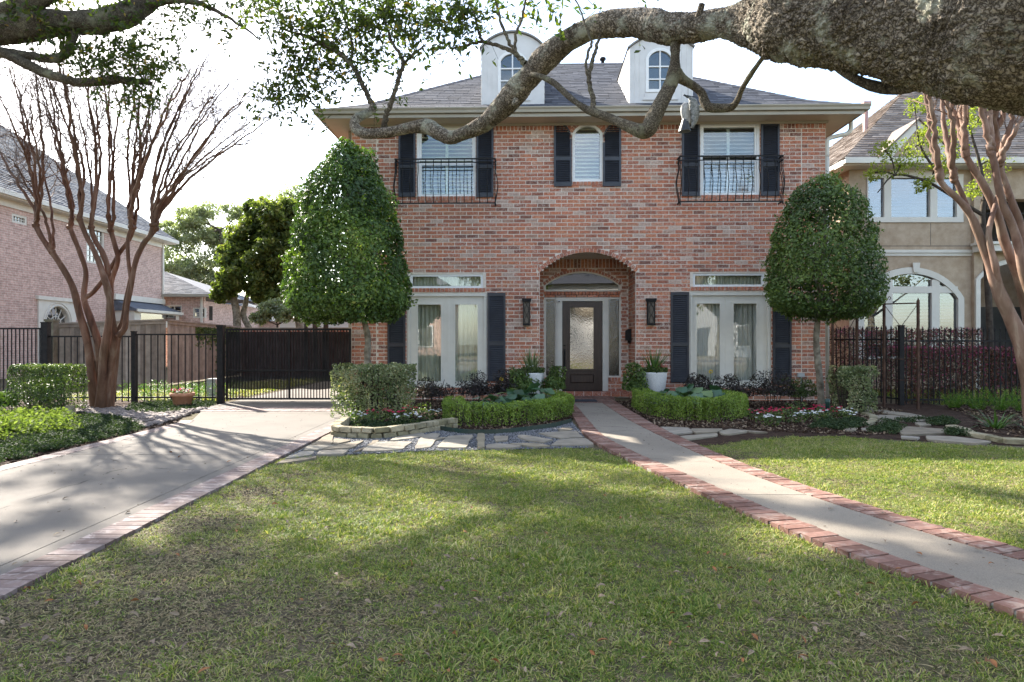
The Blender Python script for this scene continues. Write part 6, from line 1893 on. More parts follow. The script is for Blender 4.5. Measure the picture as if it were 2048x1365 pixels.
def planter(label, c, r, z1, plant_mat, side):
    t = thing('planter', label, 'planter', (c[0], c[1], 0))
    m = MB(); m.lathe([(0,0),(r*.66,.0),(r*.70,.02),(r,z1-.03),(r,z1),(r-.035,z1),(r-.04,z1-.06),(0,z1-.06)], (0,0,0), 40); m.build('pot', M_pot, t)
    m = MB(); m.lathe([(r-.041,z1-.055),(r*.5,z1-.04),(0,z1-.035)], (0,0,0), 20); m.build('soil', M_mulch, t)
    p = thing('spiky_plant', 'spiky %s blades growing in the %s white planter' % (plant_mat, side), 'plant', (c[0], c[1], z1-.05))
    m = MB(); blade_clump(m, (0,0), 80, .60, .026, (.02,.6), (.05,.7), .07); m.build('blades', M_blade if side == 'left' else M_strap, p)
    N = 900; a = rng.random(N)*6.28; q = (r*1.05)*rng.random(N)**.5
    pts = np.stack([q*np.cos(a), q*np.sin(a), .05+rng.random(N)*.14*(1-.4*q/r)], 1)
    leaf_part('trailing_leaves', M_hedge, p, [leaves_np(pts, pts*np.array([1,1,0])+np.array([0,0,.2]), .05, .028, .7)])
    N = 26; a = rng.random(N)*6.28; q = r*rng.random(N)**.5
    pts = np.stack([q*np.cos(a), q*np.sin(a), .16+rng.random(N)*.06], 1)
    leaf_part('flowers', M_petal_r if side == 'right' else M_petal_w, p, [leaves_np(pts, None, .03, .026)])
planter('tall white tapered planter left of the front door partly hidden by leaves', (.39, 14.0), .27, .655, 'striped', 'left')
planter('tall white tapered planter right of the front door fully in view', (2.91, 14.0), .27, .665, 'green', 'right')

def fern(label, c, r, h, n=55):
    t = thing('fern', label, 'fern', (c[0], c[1], 0)); m = MB()
    for k in range(n):
        a = rng.random()*6.28; lean = rng.uniform(.05,.7); L = h*rng.uniform(.7,1.15); curl = rng.uniform(.1,.5)
        prev = None
        for i in range(16):
            u = i/15; x = L*u*math.sin(lean+curl*u*.6); z = L*u*math.cos(lean+curl*u*.6)
            cpt = (x*math.cos(a)+r*.12*math.cos(a), x*math.sin(a)+r*.12*math.sin(a), z)
            if prev and i > 2:
                for j in range(3):
                    d_ = rng.uniform(0,6.28); w_ = .045*(1-u*.6)
                    q = (cpt[0]+w_*math.cos(d_), cpt[1]+w_*math.sin(d_), cpt[2]+rng.uniform(.0,.03)); s2 = (cpt[0]+.006*math.cos(d_+1.6), cpt[1]+.006*math.sin(d_+1.6), cpt[2]-.006)
                    m.add([cpt, q, s2], [(0,1,2)], float(rng.random()))
            prev = cpt
    m.build('fronds', M_fern, t); return t
for lab, px_, Y_, h in (('smallest feathery fern clump next to the spear fence', 1908, 12.9, .36), ('feathery fern clump at the left of the fern row by the spear fence', 1955, 12.5, .44), ('feathery fern clump in the middle of the fern row by the spear fence', 2000, 12.3, .46), ('feathery fern clump at the right end of the fern row', 2045, 12.2, .44)):
    c = P(px_, 700, Y_); fern(lab, (c.x, c.y), .3, h)
c = G(1990, 858); t = thing('strappy_plant', 'arching strap leaved lily clump before the fern row at right', 'plant', (c.x, c.y, 0)); m = MB(); blade_clump(m, (0,0), 46, .46, .026, (.15,1.0), (.3,1.2), .08); m.build('leaves', M_strap, t)
c = G(2062, 862); t = thing('strappy_plant', 'strap leaved lily clump at the right edge of the picture beside the stone edging', 'plant', (c.x, c.y, 0)); m = MB(); blade_clump(m, (0,0), 30, .40, .026, (.15,1.0), (.3,1.2), .08); m.build('leaves', M_strap, t)

def flower_plant(label, c, n_l, mats, r=.14, h=.16, group=None, leaf=M_hedge):
    t = thing('bedding_plant', label, 'flower', (c[0], c[1], .01), 0, group)
    a = rng.random(n_l)*6.28; q = r*rng.random(n_l)**.5
    pts = np.stack([q*np.cos(a), q*np.sin(a), .02+rng.random(n_l)*h*.75], 1)
    leaf_part('foliage', leaf, t, [leaves_np(pts, None, .045, .028, .8)])
    for mt, nf in mats:
        a = rng.random(nf)*6.28; q = r*rng.random(nf)**.5; z = h*rng.uniform(.7,1.1,nf)
        pts = []; 
        for i in range(nf):
            for j in range(5): pts.append((q[i]*math.cos(a[i])+.014*math.cos(j*1.256), q[i]*math.sin(a[i])+.014*math.sin(j*1.256), z[i]))
        leaf_part('petals', mt, t, [leaves_np(np.array(pts), np.tile([0,-.5,.8],(len(pts),1)), .026, .021, .35)], 'stuff')
fl_l = [(740,836,'r'),(762,832,'r'),(785,836,'r'),(775,828,'r'),(805,832,'r'),(828,826,'r'),(722,842,'w'),(795,845,'w'),(823,845,'w'),(852,840,'g'),(868,832,'w'),(848,822,'g'),(750,848,'g'),(700,846,'g')]
fl_r = [(1515,836,'r'),(1538,832,'r'),(1552,838,'r'),(1565,830,'r'),(1530,846,'w'),(1545,848,'w'),(1575,842,'g'),(1592,842,'w'),(1610,832,'r'),(1620,838,'w'),(1642,836,'w'),(1655,832,'r'),(1668,828,'r'),(1640,826,'r'),(1690,832,'w'),(1700,838,'w'),(1600,820,'g'),(1580,824,'g')]
for side, lst in (('left', fl_l), ('right', fl_r)):
    seen_ = {}
    ORD = ['first','second','third','fourth','fifth','sixth','seventh','eighth','ninth']
    for q in sorted(lst):
        k_ = seen_.get(q[2], 0); seen_[q[2]] = k_+1
        c = G(q[0], q[1]+6)
        kind = {'r': 'crimson', 'w': 'white', 'g': 'leafy green'}[q[2]]
        where = 'in the stone edged bed' if side == 'left' else 'in the right mulch bed'
        flower_plant('%s bedding plant, %s from the left, %s' % (kind, ORD[k_], where), (c.x, c.y), 70, {'r': [(M_petal_r, 9)], 'w': [(M_petal_w, 8)], 'g': []}[q[2]], group='%s bedding plants %s' % (kind, where), h=.17 if q[2] != 'g' else .24)
# two yellow blooms
for px_, py_, Y_ in ((1003,758,13.4),(1421,743,13.4)):
    c = P(px_,py_,Y_); t = thing('yellow_flower', 'yellow daisy rising above the %s' % ('dark bush by the left lower shutter' if px_ < 1100 else 'bushes before the right french doors'), 'flower', (c.x, c.y, 0))
    m = MB(); m.tube([(0,0,.3),(0,0,c.z)], .004, 5); m.build('stem', M_strap, t)
    a = np.arange(14)*.45; pts = np.stack([.028*np.cos(a), -.01+a*0, c.z+.028*np.sin(a)], 1); leaf_part('petals', M_petal_y, t, [leaves_np(pts, np.tile([0,-1,.2],(14,1)), .05, .022, .3)])

# terracotta pot
c = G(365, 815); t = thing('terracotta_pot', 'round terracotta pot on the rocks before the iron fence', 'plant pot', (c.x, c.y, 0))
m = MB(); m.lathe([(0,.01),(.13,.01),(.15,.03),(.19,.22),(.225,.225),(.23,.25),(.225,.29),(.205,.29),(.19,.25),(0,.25)], (0,0,0), 36); m.build('pot', M_terra, t)
t = thing('potted_flowers', 'small red and white flowers filling the terracotta pot', 'flower', (c.x, c.y, .24))
N = 260; a = rng.random(N)*6.28; q = .2*rng.random(N)**.5; pts = np.stack([q*np.cos(a), q*np.sin(a), rng.random(N)*.10], 1); leaf_part('foliage', M_hedge, t, [leaves_np(pts, None, .045, .025)])
for mt in (M_petal_r, M_petal_w):
    N = 40; a = rng.random(N)*6.28; q = .2*rng.random(N)**.5; pts = np.stack([q*np.cos(a), q*np.sin(a), .08+rng.random(N)*.05], 1); leaf_part('petals', mt, t, [leaves_np(pts, None, .035, .03)])
# pale stepping block near the shrub, path light
m = MB(); m.prism_z([(-.07,-.05),(.07,-.05),(.07,.05),(-.07,.05)], 0, .16, .8); o = m.build('marker_stone', M_block); c = G(140,829); o.location = (c.x, c.y, 0); o.rotation_euler = (.05,.04,.4); tag(o, 'small upright stone beside the boxy shrub', 'stone')
c = G(1655, 838); t = thing('path_light', 'slim dark green garden light stake by the variegated shrub', 'garden light', (c.x, c.y, 0))
m = MB(); m.lathe([(0,0),(.035,0),(.035,.26),(.04,.27),(.04,.33),(0,.345)], (0,0,0), 12); m.build('stake', mat_noise('dark green plastic', (.01,.035,.03),(.02,.055,.045), 6, .4, .4), t)

# --- far trees ----------------------------------------------------------------
def blob_tree(name, label, base, blobs, L, W, mat, trunks, per=1.0, tmat=M_twig, cover=1.0, cat='tree', group=None, jit=.8):
    """crown of leaf clumps; blobs = (px, py, radius px, depth)"""
    t = thing(name, label, cat, base, 0, group); o = Vector(base)
    sets = []; tb = Tubes()
    for bi, (px_, py_, rp_, Y_) in enumerate(blobs):
        c = P(px_, py_, Y_) - o; r = rp_*Y_/F
        ncl = max(8, int(30*per)); 
        for k in range(ncl):
            u = rng.normal(size=3); u /= np.linalg.norm(u); cc = np.array(c) + u*r*rng.random()**.4*np.array([1,1,.8])
            rc_ = r*rng.uniform(.26,.46); n = int(cover*(rc_/ L)**2*13)+14
            v = rng.normal(size=(n,3)); v /= np.linalg.norm(v, axis=1)[:,None]; v[:,2] = np.where(v[:,2] < -.6, -v[:,2], v[:,2])
            pts = cc + v*rc_*rng.uniform(.35,1.05,(n,1))*np.array([1,1,.9])
            tt = np.clip(.35 + .3*v[:,2] + rng.normal(0,.18,n) + rng.normal(0,.1), 0, 1)
            sets.append(leaves_np(pts, v+np.array([0,0,.3]), L, W, jit, .15, .3, tt))
        a = trunks[0][-1] if trunks else None
        if trunks:
            best = min((q for tr in trunks for q in tr), key=lambda q: (Vector(P(*q[:3]))-o-c).length)
            s = P(*best[:3]) - o
            pts_ = spline([s, s.lerp(c, .5)+Vector(rng.normal(0, r*.15, 3)), c], 4); tb.add(pts_, np.linspace(best[3]*.6*best[2]/F, .02, len(pts_)), 5)
    leaf_part('crown', mat, t, sets)
    for tr in trunks:
        pts_ = spline([P(*q[:3])-o for q in tr], 5); rad = spline([(q[3]*q[2]/F,0,0) for q in tr], 5)[:,0]; tb.add(pts_, np.maximum(rad,.01), 8)
    if tb.n: tb.build('trunk', tmat, t)
    return t
def gb(px_, Y_): q = P(px_, 700, Y_); return (q.x, q.y, 0)
blob_tree('evergreen_tree', 'dense yellow green evergreen tree behind the driveway gate', gb(475,29), [(555,430,42,28),(520,425,30,29),(580,470,46,28.5),(500,470,40,29),(470,515,34,29),(530,510,44,28),(480,555,40,28.5),(450,585,26,29),(540,560,44,28.5),(590,540,40,29),(610,440,40,29.5),(600,500,40,28),(565,590,30,28.5),(520,590,20,29)],
  .20, .10, M_magn, [[(475,800,29,9),(474,640,29,8),(468,590,29,7),(480,540,29,5)],[(615,800,29.5,10),(598,640,29.5,9),(575,595,29.5,7),(555,540,29,4)],[(540,720,29,5),(490,640,29.2,6),(492,605,29.2,5),(500,560,29,3)]], 1.4, M_trunk_grey, 2.0)
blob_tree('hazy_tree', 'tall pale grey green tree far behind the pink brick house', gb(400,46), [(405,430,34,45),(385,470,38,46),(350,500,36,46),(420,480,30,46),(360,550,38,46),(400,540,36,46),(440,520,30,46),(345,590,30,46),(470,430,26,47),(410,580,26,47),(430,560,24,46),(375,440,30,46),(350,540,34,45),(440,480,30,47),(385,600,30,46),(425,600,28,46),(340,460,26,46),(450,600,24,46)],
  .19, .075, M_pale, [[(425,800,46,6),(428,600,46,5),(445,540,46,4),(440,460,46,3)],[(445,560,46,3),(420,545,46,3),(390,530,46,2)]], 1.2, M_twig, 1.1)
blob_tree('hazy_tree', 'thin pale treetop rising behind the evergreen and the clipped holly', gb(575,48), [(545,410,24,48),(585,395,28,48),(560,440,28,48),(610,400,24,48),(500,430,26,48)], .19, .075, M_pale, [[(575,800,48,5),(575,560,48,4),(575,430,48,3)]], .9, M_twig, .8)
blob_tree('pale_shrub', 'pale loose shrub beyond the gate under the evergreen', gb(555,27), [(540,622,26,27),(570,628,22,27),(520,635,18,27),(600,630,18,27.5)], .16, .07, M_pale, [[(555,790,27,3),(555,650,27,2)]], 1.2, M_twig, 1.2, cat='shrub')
blob_tree('yard_tree', 'dark trunked tree beyond the gate below the clipped holly', gb(640,24), [(640,590,40,24),(690,600,34,24),(600,605,24,24)], .16, .08, M_holly_r, [[(632,800,24,5),(630,650,24,5),(625,610,24,4)],[(652,800,24.5,5),(652,650,24.5,5),(660,610,24,3)],[(612,800,25,3.5),(612,650,25,3.5),(620,600,24,2)]], 1.0, M_twig, .7)

# creeper on the board fence
t = thing('creeper', 'thin creeper climbing the receding board fence', 'vine', (P(455,700,23.6).x, 23.6, 0)); N = 900
pts = np.array([P(rng.uniform(395,480), 0, 22.5) for _ in range(N)]); k = rng.random(N)
xs_ = rng.uniform(392, 478, N); ys_ = 655 + np.abs(rng.normal(0, 16, N)) + (rng.random(N) < .35)*rng.uniform(0, 90, N)*(np.abs(xs_-445) < 14)
pts = []
for a_, b_ in zip(xs_, ys_):
    f_ = (a_-332)/(480-332); s_ = (c1.x + (c2_.x-c1.x)*f_); 
    u_ = (a_-CX)/F
    # meet the fence plane
    dx, dy = c2_.x-c1.x, 25.3-20.0; tq = (u_*20.0 - c1.x)/(dx - u_*dy); Y_ = 20.0+dy*tq
    pts.append(P(a_, b_, Y_-.08) - Vector(t.location))
leaf_part('leaves', M_hedge, t, [leaves_np(np.array([tuple(p) for p in pts]), np.tile([.6,-.8,.2],(N,1)), .10, .06, .5)])

# --- crape myrtles --------------------------------------------------------------
def myrtle(name, label, Y0, base_px, trunks, shoots, mat, seedv, twig_density=1.0, depth_spread=1.0, twig_len=.55):
    q = G(*base_px) if base_px[1] > 690 else None
    o = Vector((P(base_px[0], 700, Y0).x, Y0, 0))
    t = thing(name, label, 'tree', o); tb = Tubes(); tw = Tubes()
    sr = np.random.default_rng(seedv)
    for tr in trunks:
        pts = spline([P(a, b2, Y0+dy)-o for a, b2, r, dy in tr], 6); rad = spline([(r*Y0/F,0,0) for a, b2, r, dy in tr], 6)[:,0]
        rad = rad*RS*(1+.035*np.sin(np.arange(len(rad))*.8+sr.random()*6))
        tb.add(pts, np.maximum(rad,.006), 12)
    trunk_part = tb.build('trunk', mat, t)
    br = Tubes()
    for kx_, ky_, kd in sorted({q[0] for q in shoots}):
        kk = P(kx_, ky_, Y0+kd)-o; rk = 6.2*Y0/F
        for j in range(4):
            d_ = Vector(sr.normal(0, 1, 3)); d_.z = abs(d_.z)*.6; d_.normalize()
            br.add([kk-d_*rk*.6, kk, kk+d_*rk*.7, kk+d_*rk*1.25], [rk*.5, rk*.95, rk*.8, rk*.15], 8)
    for (a, b2, dy), (ta, tb2), r0, bend in shoots:
        s = P(a, b2, Y0+dy)-o; dy2 = dy + sr.uniform(-1,1)*depth_spread
        e = P(ta, tb2, Y0+dy2)-o
        d_ = e-s; mid = s + d_*.45 + Vector((bend*d_.length, sr.normal(0,.04)*d_.length, .0)); q1 = s + d_*.15 + Vector((bend*.7*d_.length, 0, 0))
        pts = spline([s, q1, mid, s+d_*.75+Vector((bend*.6*d_.length,0,0)), e], 6)
        pts[1:-1] += sr.normal(0, .012, (len(pts)-2, 3))
        rad = np.linspace(r0, r0*.25, len(pts))*Y0/F
        br.add(pts, np.maximum(rad, .0035), 8)
        # side branches and twigs in the upper part
        n2 = int(9*twig_density)
        for k in range(n2):
            u = .38 + .62*sr.random(); i = min(len(pts)-2, int(u*(len(pts)-1))); p = pts[i]; tg = pts[i+1]-pts[i]; tg /= np.linalg.norm(tg)+1e-9
            L = d_.length*sr.uniform(.14,.34)*(1.25-u*.5)
            dv = tg + sr.normal(0,.42,3); dv /= np.linalg.norm(dv); dv[2] = max(dv[2], .05)
            pp = spline([p, p+dv*L*.5+sr.normal(0,.03,3), p+dv*L+np.array([0,0,L*.12])+sr.normal(0,.05,3)], 4)
            br.add(pp, np.linspace(max(rad[i]*.5,.005), .0028, len(pp)), 5)
            for j in range(int(7*twig_density)):
                i2 = sr.integers(2, len(pp)); p2 = pp[i2]; dv2 = dv + sr.normal(0,.55,3); dv2 /= np.linalg.norm(dv2); L2 = twig_len*sr.uniform(.4,1.0)
                m2 = p2+dv2*L2*.5+sr.normal(0,.02,3); e2 = p2+dv2*L2+sr.normal(0,.05,3)
                tw.add([p2, m2, e2], [.0040,.0030,.0020], 3)
                for j2 in range(2):
                    dv3 = dv2 + sr.normal(0,.6,3); dv3 /= np.linalg.norm(dv3); e3 = m2+dv3*L2*.5
                    tw.add([m2, (m2+e3)/2+sr.normal(0,.015,3), e3], [.0028,.0023,.0016], 3)
    br.build('branches', mat, t)
    tw.build('twigs', M_mtwig, t, 'stuff')
    return t
YM = 13.0
RS = .52
trL = [
 [(196,822,26,0),(186,770,17,0),(180,715,15,0),(172,670,14,0),(160,630,13,0),(146,575,12,0),(125,535,11,0),(105,505,11,0),(86,478,10,0),(72,452,10,0)],
 [(198,822,22,.1),(196,760,16,.1),(200,700,15,.05),(182,640,13,.1),(168,595,11,.2),(172,545,9,.3),(160,505,9,.3),(150,480,9,.3),(140,455,9,.3)],
 [(202,820,24,-.15),(205,760,16,-.15),(207,710,15,-.15),(217,650,13,-.2),(220,600,12,-.2),(210,560,12,-.2),(198,525,10,-.2),(185,495,9,-.2),(172,470,9,-.2),(160,440,9,-.2)],
 [(212,820,26,0),(216,770,18,0),(222,720,17,0),(228,680,15,0),(224,640,13,0),(220,600,11,.0),(213,575,11,0),(216,540,10,-.1),(205,505,10,-.1),(190,480,9,-.1),(182,455,9,-.1)],
 [(216,820,20,.1),(226,750,16,.1),(232,690,15,.1),(240,660,13,.1),(248,640,12,.1),(252,610,11,.1),(258,580,11,.1),(266,545,10,.1),(276,510,10,.1),(292,482,9,.1),(312,458,9,.1)],
 [(236,672,12,-.1),(250,655,10,-.1),(254,615,9,-.1),(263,570,9,-.1),(270,530,8,-.1),(285,490,8,-.1),(300,470,8,-.1),(306,450,8,-.1)],
 [(221,640,10,.2),(222,590,10,.2),(224,560,9,.25),(236,520,9,.25),(230,490,9,.25),(222,462,9,.25)],
 [(168,597,9,.2),(186,585,9,.25),(206,560,8,.3),(222,535,8,.3),(240,505,8,.3),(258,480,8,.3),(268,455,8,.3)],
 [(262,560,7,.0),(257,520,7,.0),(256,480,7,0),(263,455,7,0)],
]
knL = [(72,452,0),(140,455,.3),(160,440,-.2),(182,455,-.1),(312,458,.1),(306,450,-.1),(222,462,.25),(268,455,.3),(263,455,0),(105,505,0)]
shL = []
for (kx_, ky_, kd), tg in [(knL[0], [(-30,170),(5,130),(30,150),(45,200),(20,260),(-50,240),(62,120)]), (knL[1], [(60,140),(90,120),(78,190),(100,170)]), (knL[2], [(95,110),(120,135),(110,90),(135,180)]), (knL[3], [(150,95),(175,130),(140,160),(165,80)]),
      (knL[6], [(200,90),(228,120),(250,150),(215,170)]), (knL[7], [(275,95),(300,140),(255,110),(315,185)]), (knL[8], [(330,110),(350,160),(310,190),(372,130)]), (knL[5], [(400,120),(430,180),(380,150),(455,250),(420,140)]), (knL[4], [(470,150),(505,190),(545,228),(520,260),(440,215),(490,170),(530,215)]), (knL[9], [(30,330),(52,230)])]:
    for q in tg: shL.append(((kx_, ky_, kd), (q[0]+rng.normal(0,8), q[1]+rng.normal(0,10)), rng.uniform(3.0,4.3), float(np.sign(kx_-q[0])*.03 + (kx_-q[0])/1000*.35)))
myrtle('crape_myrtle', 'bare multi trunked crape myrtle with cinnamon bark fanning out at the left', YM, (205,818), trL, shL, M_myrtle, 5, 1.0, 1.2)
YM2 = 9.6
RS = .54
trR = [
 [(2066,850,30,0),(2060,780,28,0),(2050,720,27,0),(2034,665,26,0),(2014,620,24,0),(1996,580,22,0),(1984,540,19,0),(1970,500,17,0),(1955,462,15,0),(1942,432,13,.0),(1925,408,12,0),(1905,388,11,0),(1888,372,10,0),(1878,358,11,0)],
 [(2075,850,30,.1),(2068,700,24,.1),(2055,620,22,.1),(2040,560,20,.1),(2024,520,18,.1),(2008,480,17,.1),(1998,440,15,.1),(1982,400,14,.1),(1962,362,13,.1),(1945,336,12,.1),(1932,313,11,.1)],
 [(2064,600,18,-.15),(2046,540,17,-.15),(2036,490,15,-.15),(2024,450,14,-.15),(2006,410,13,-.15),(1996,370,12,-.15),(1990,335,12,-.15),(1984,310,12,-.15)],
 [(2085,640,18,.25),(2060,560,17,.25),(2046,500,15,.25),(2040,450,14,.25),(2022,400,13,.25),(2004,350,12,.25),(1998,320,12,.25),(1992,300,12,.25)],
 [(2000,592,12,0),(1993,552,12,-.05),(1990,530,12,-.1),(1982,500,11,-.1),(1977,470,10,-.1),(1982,440,9,-.05),(1992,405,8,.05),(2002,370,7,.1)],
 [(1972,505,9,0),(1960,466,9,.15),(1940,425,9,.2),(1922,385,9,.2),(1912,362,9,.2)],
]
shR = []
for (kx_, ky_, kd), tg in [((1880,358,0), [(1842,150),(1852,120)]), ((1908,362,.2), [(1874,120),(1890,150)]), ((1932,313,.1), [(1880,90),(1930,110),(1915,60)]), ((1984,310,-.15), [(1950,100),(1975,60),(1995,120)]), ((1992,300,.25), [(2005,80),(2020,120),(2040,90),(1985,50)]), ((2000,330,.1), [(2050,150),(2075,190)])]:
    for q in tg: shR.append(((kx_, ky_, kd), q, 7.5, float((kx_-q[0])/1000*.5-.02)))
myrtle('crape_myrtle', 'bare smooth barked crape myrtle at the right edge before the stucco house', YM2, (2060,800), trR, shR, M_myrtle_pale, 9, .45, .5)
# young tree with spring leaves behind it
blob_tree('spring_tree', 'slender young tree with sparse lime spring leaves before the stucco house', gb(1975,14.2), [(1835,300,36,14.2),(1860,270,30,14.2),(1800,330,34,14),(1770,300,26,14),(1830,215,24,14.4),(1870,340,30,14),(1920,260,34,14.4),(1960,230,30,14.5),(1750,345,24,14),(1990,330,30,14.5),(1900,310,30,14.2),(1950,380,26,14.2),(1850,370,24,14)],
  .052, .036, M_lime, [[(1985,800,14.2,6),(1975,560,14.2,6),(1965,430,14.2,5),(1975,380,14.2,4)],[(1965,430,14.2,4),(1900,390,14.2,3),(1850,362,14.1,3),(1790,350,14,2),(1755,385,14,1)],[(1900,390,14.2,3),(1870,340,14.2,2.5),(1840,290,14.2,2),(1830,220,14.3,1)],[(1975,420,14.2,4),(1960,330,14.3,3),(1940,260,14.4,2)]], .75, M_twig, .06, jit=1.2)

# --- LIVE OAKS ----------------------------------------------------------------------
oak = thing('live_oak', 'great live oak limb with rough bark reaching over the lawn from the right', 'tree', (5.4, 2.2, 0))
oo_ = Vector(oak.location)
def pr(path):                                        # (px, py, radius px, depth) -> local points + radii
    return [tuple(P(a, b2, Y_)-oo_)+(r*Y_/F,) for a, b2, r, Y_ in path]
limb_w = [(5.4-5.4, 0, -.3, .62), (0,0,.6,.52), (-.05,.05,1.5,.46), (-.25,.15,2.2,.44), (-.9,.35,2.75,.42)]
limb = [(2330,72,190,2.85),(2180,66,174,2.82),(2048,54,160,2.8),(1950,38,150,2.9),(1860,34,126,3.0),(1780,30,116,3.12),(1700,28,112,3.25),(1620,26,104,3.4),(1555,34,82,3.6),(1500,44,50,3.75),(1440,50,39,3.9),(1385,58,40,4.0),(1330,58,37,4.1),(1285,46,31,4.22),(1245,42,27,4.32),(1200,52,24,4.44),(1150,74,22.5,4.56),(1105,104,21.5,4.68),(1068,145,21,4.8),(1030,188,20,4.92),(1000,220,18.5,5.02),(968,247,16,5.1),(932,265,14,5.18),(900,274,12.5,5.25),(878,265,12,5.3),(855,253,11.5,5.35),(825,255,10.5,5.4),(790,263,10,5.46),(755,267,9.5,5.52),(728,266,9.5,5.57),(712,256,9,5.6),(710,243,8.5,5.62),(722,232,8,5.66),(740,224,7.5,5.7),(748,212,6.5,5.72)]
L4 = np.array(limb_w + pr(limb))
# dense, displaced limb with plated bark
def bark_tube(pts4, n_around, step, lump=.032):
    sp = spline(pts4, 14); seg = np.linalg.norm(np.diff(sp[:,:3], axis=0), axis=1); S = np.concatenate([[0], np.cumsum(seg)])
    m_ = int(S[-1]/step); s = np.linspace(0, S[-1], m_); q = np.stack([np.interp(s, S, sp[:,i]) for i in range(4)], 1)
    V, Fq = tube_np(q[:,:3], q[:,3], n_around)
    C_ = np.repeat(q[:,:3], n_around, 0); Rr = np.repeat(q[:,3], n_around); D = V - C_; D /= np.linalg.norm(D, axis=1)[:,None]
    out = np.empty_like(V); PL = np.clip(Rr*.11, .012, .019)
    for i in range(len(V)):
        p = V[i]; pv = Vector(p)
        l = (noise.noise(pv*3.1)*lump + noise.noise(pv*1.4+Vector((7,3,1)))*lump*1.1)*min(1, Rr[i]/.075) + noise.noise(pv*9)*lump*.40*min(1, Rr[i]/.09)
        ps = PL[i]
        w3 = pv/ps + noise.noise_vector(pv*40)*.35
        dd, _ = noise.voronoi(w3)
        d2_, _ = noise.voronoi(w3*.38 + Vector((3,1,5)))
        e = min(1.0, (dd[1]-dd[0])*1.9)*.7 + min(1.0, (d2_[1]-d2_[0])*2.2)*.6
        out[i] = p + D[i]*(l + ps*min(.85, Rr[i]*6)*(e-.75))
    return out, Fq
limb_in = [q for q in L4 if True]
V1, F1 = bark_tube(L4[:17], 300, .0065)
put('limb', np_mesh('limb', V1, F1, np.full(len(F1), .5), True), M_oakbark, oak)
V2, F2 = bark_tube(L4[15:], 80, .008)
put('limb', np_mesh('limb', V2, F2, np.full(len(F2), .5), True), M_oakbark, oak)
for px_, py_, dx_, dy_, Y_, r_ in ((1240,60,-.1,-1,4.3,.022),(1400,22,.2,1,3.9,.028),(1030,205,-.6,-1,4.85,.018),(870,252,.2,1,5.3,.014),(1150,54,-.3,1,4.5,.016)):
    c_ = P(px_, py_, Y_)-oo_; d_ = Vector((dx_, -.55, dy_)).normalized()
    V_, F_ = bark_tube(np.array([tuple(c_-d_*r_*1.2)+(r_*1.35,), tuple(c_)+(r_*1.15,), tuple(c_+d_*r_*.8)+(r_,), tuple(c_+d_*r_*1.5)+(r_*.85,), tuple(c_+d_*r_*1.55)+(r_*.1,)]), 36, .006)
    put('pruning_stub', np_mesh('pruning_stub', V_, F_, np.full(len(F_), .5), True), M_oakbark, oak)
side = [
 [(1352,88,20,4.06),(1351,112,15,4.05),(1350,140,15.5,4.04),(1346,160,15,4.03),(1334,185,13.5,4.0),(1320,212,12.5,3.97),(1306,240,12.5,3.95),(1297,258,12,3.94),(1282,263,11.5,3.95),(1258,254,11,4.0),(1232,242,10,4.06),(1205,231,9,4.12),(1178,221,8,4.2),(1155,207,6.5,4.26),(1134,190,6,4.34),(1110,168,5.2,4.42),(1082,153,4.6,4.55),(1064,148,4,4.7)],
 [(1351,140,15,4.04),(1366,158,13,4.05),(1388,172,10.5,4.06),(1404,186,9.5,4.06),(1409,202,9.5,4.06),(1418,214,8.5,4.04),(1440,216,8,4.0),(1464,213,7.5,3.95),(1476,198,7,3.92),(1484,178,6.5,3.88),(1500,152,6,3.8),(1518,126,5.2,3.72),(1532,108,5,3.66)],
 [(1188,224,5.5,4.17),(1186,200,5.2,4.2),(1180,175,4.6,4.22),(1178,150,4.4,4.25),(1184,122,4,4.3),(1192,96,3.4,4.36),(1204,60,2.8,4.4)],
 [(1179,160,3.6,4.24),(1172,135,3,4.26),(1176,108,2.8,4.3),(1182,84,2.4,4.34),(1168,40,2,4.4),(1150,0,1.6,4.5)],
 [(1668,128,11,3.35),(1690,146,9.5,3.3),(1722,163,9.5,3.26),(1756,174,9.5,3.22),(1790,178,9,3.18),(1822,174,8.5,3.12),(1842,160,9,3.05)],
 [(1052,130,7,4.78),(1036,112,4.6,4.8),(1014,98,4.2,4.85),(990,90,3.6,4.9),(966,82,3.2,4.95),(955,55,2.6,5.0),(948,20,2,5.1)],
 [(1040,116,4.2,4.8),(1022,92,3.6,4.8),(1008,62,3.2,4.82),(998,30,2.8,4.86),(988,-10,2.4,4.9)],
 [(1030,104,3.4,4.8),(1032,70,3,4.8),(1044,35,2.6,4.82),(1052,-5,2.2,4.86)],
 [(966,82,3,4.95),(940,88,2.6,5.0),(905,98,2,5.1)],
 [(748,214,6.2,5.72),(738,196,5.4,5.72),(726,172,5,5.72),(716,150,4.6,5.72),(700,126,4.4,5.74),(678,106,4.2,5.78),(650,90,3.6,5.85),(615,74,3,5.95),(570,60,2.2,6.05)],
 [(768,256,6.5,5.5),(772,232,5.4,5.48),(782,206,5,5.46),(791,176,4.6,5.45),(800,150,4.4,5.44),(806,128,4.2,5.44),(798,106,3.6,5.46),(784,84,3,5.5),(770,40,2.4,5.55),(775,0,2,5.6)],
 [(806,128,3,5.44),(826,110,2.4,5.4),(850,90,2,5.4)],
 [(700,126,2.6,5.74),(705,90,2.2,5.74),(690,40,1.8,5.8)],
 [(578,190,1.6,6.1),(600,140,2,6.0),(625,95,2.4,5.95),(640,88,2.6,5.88)],
]
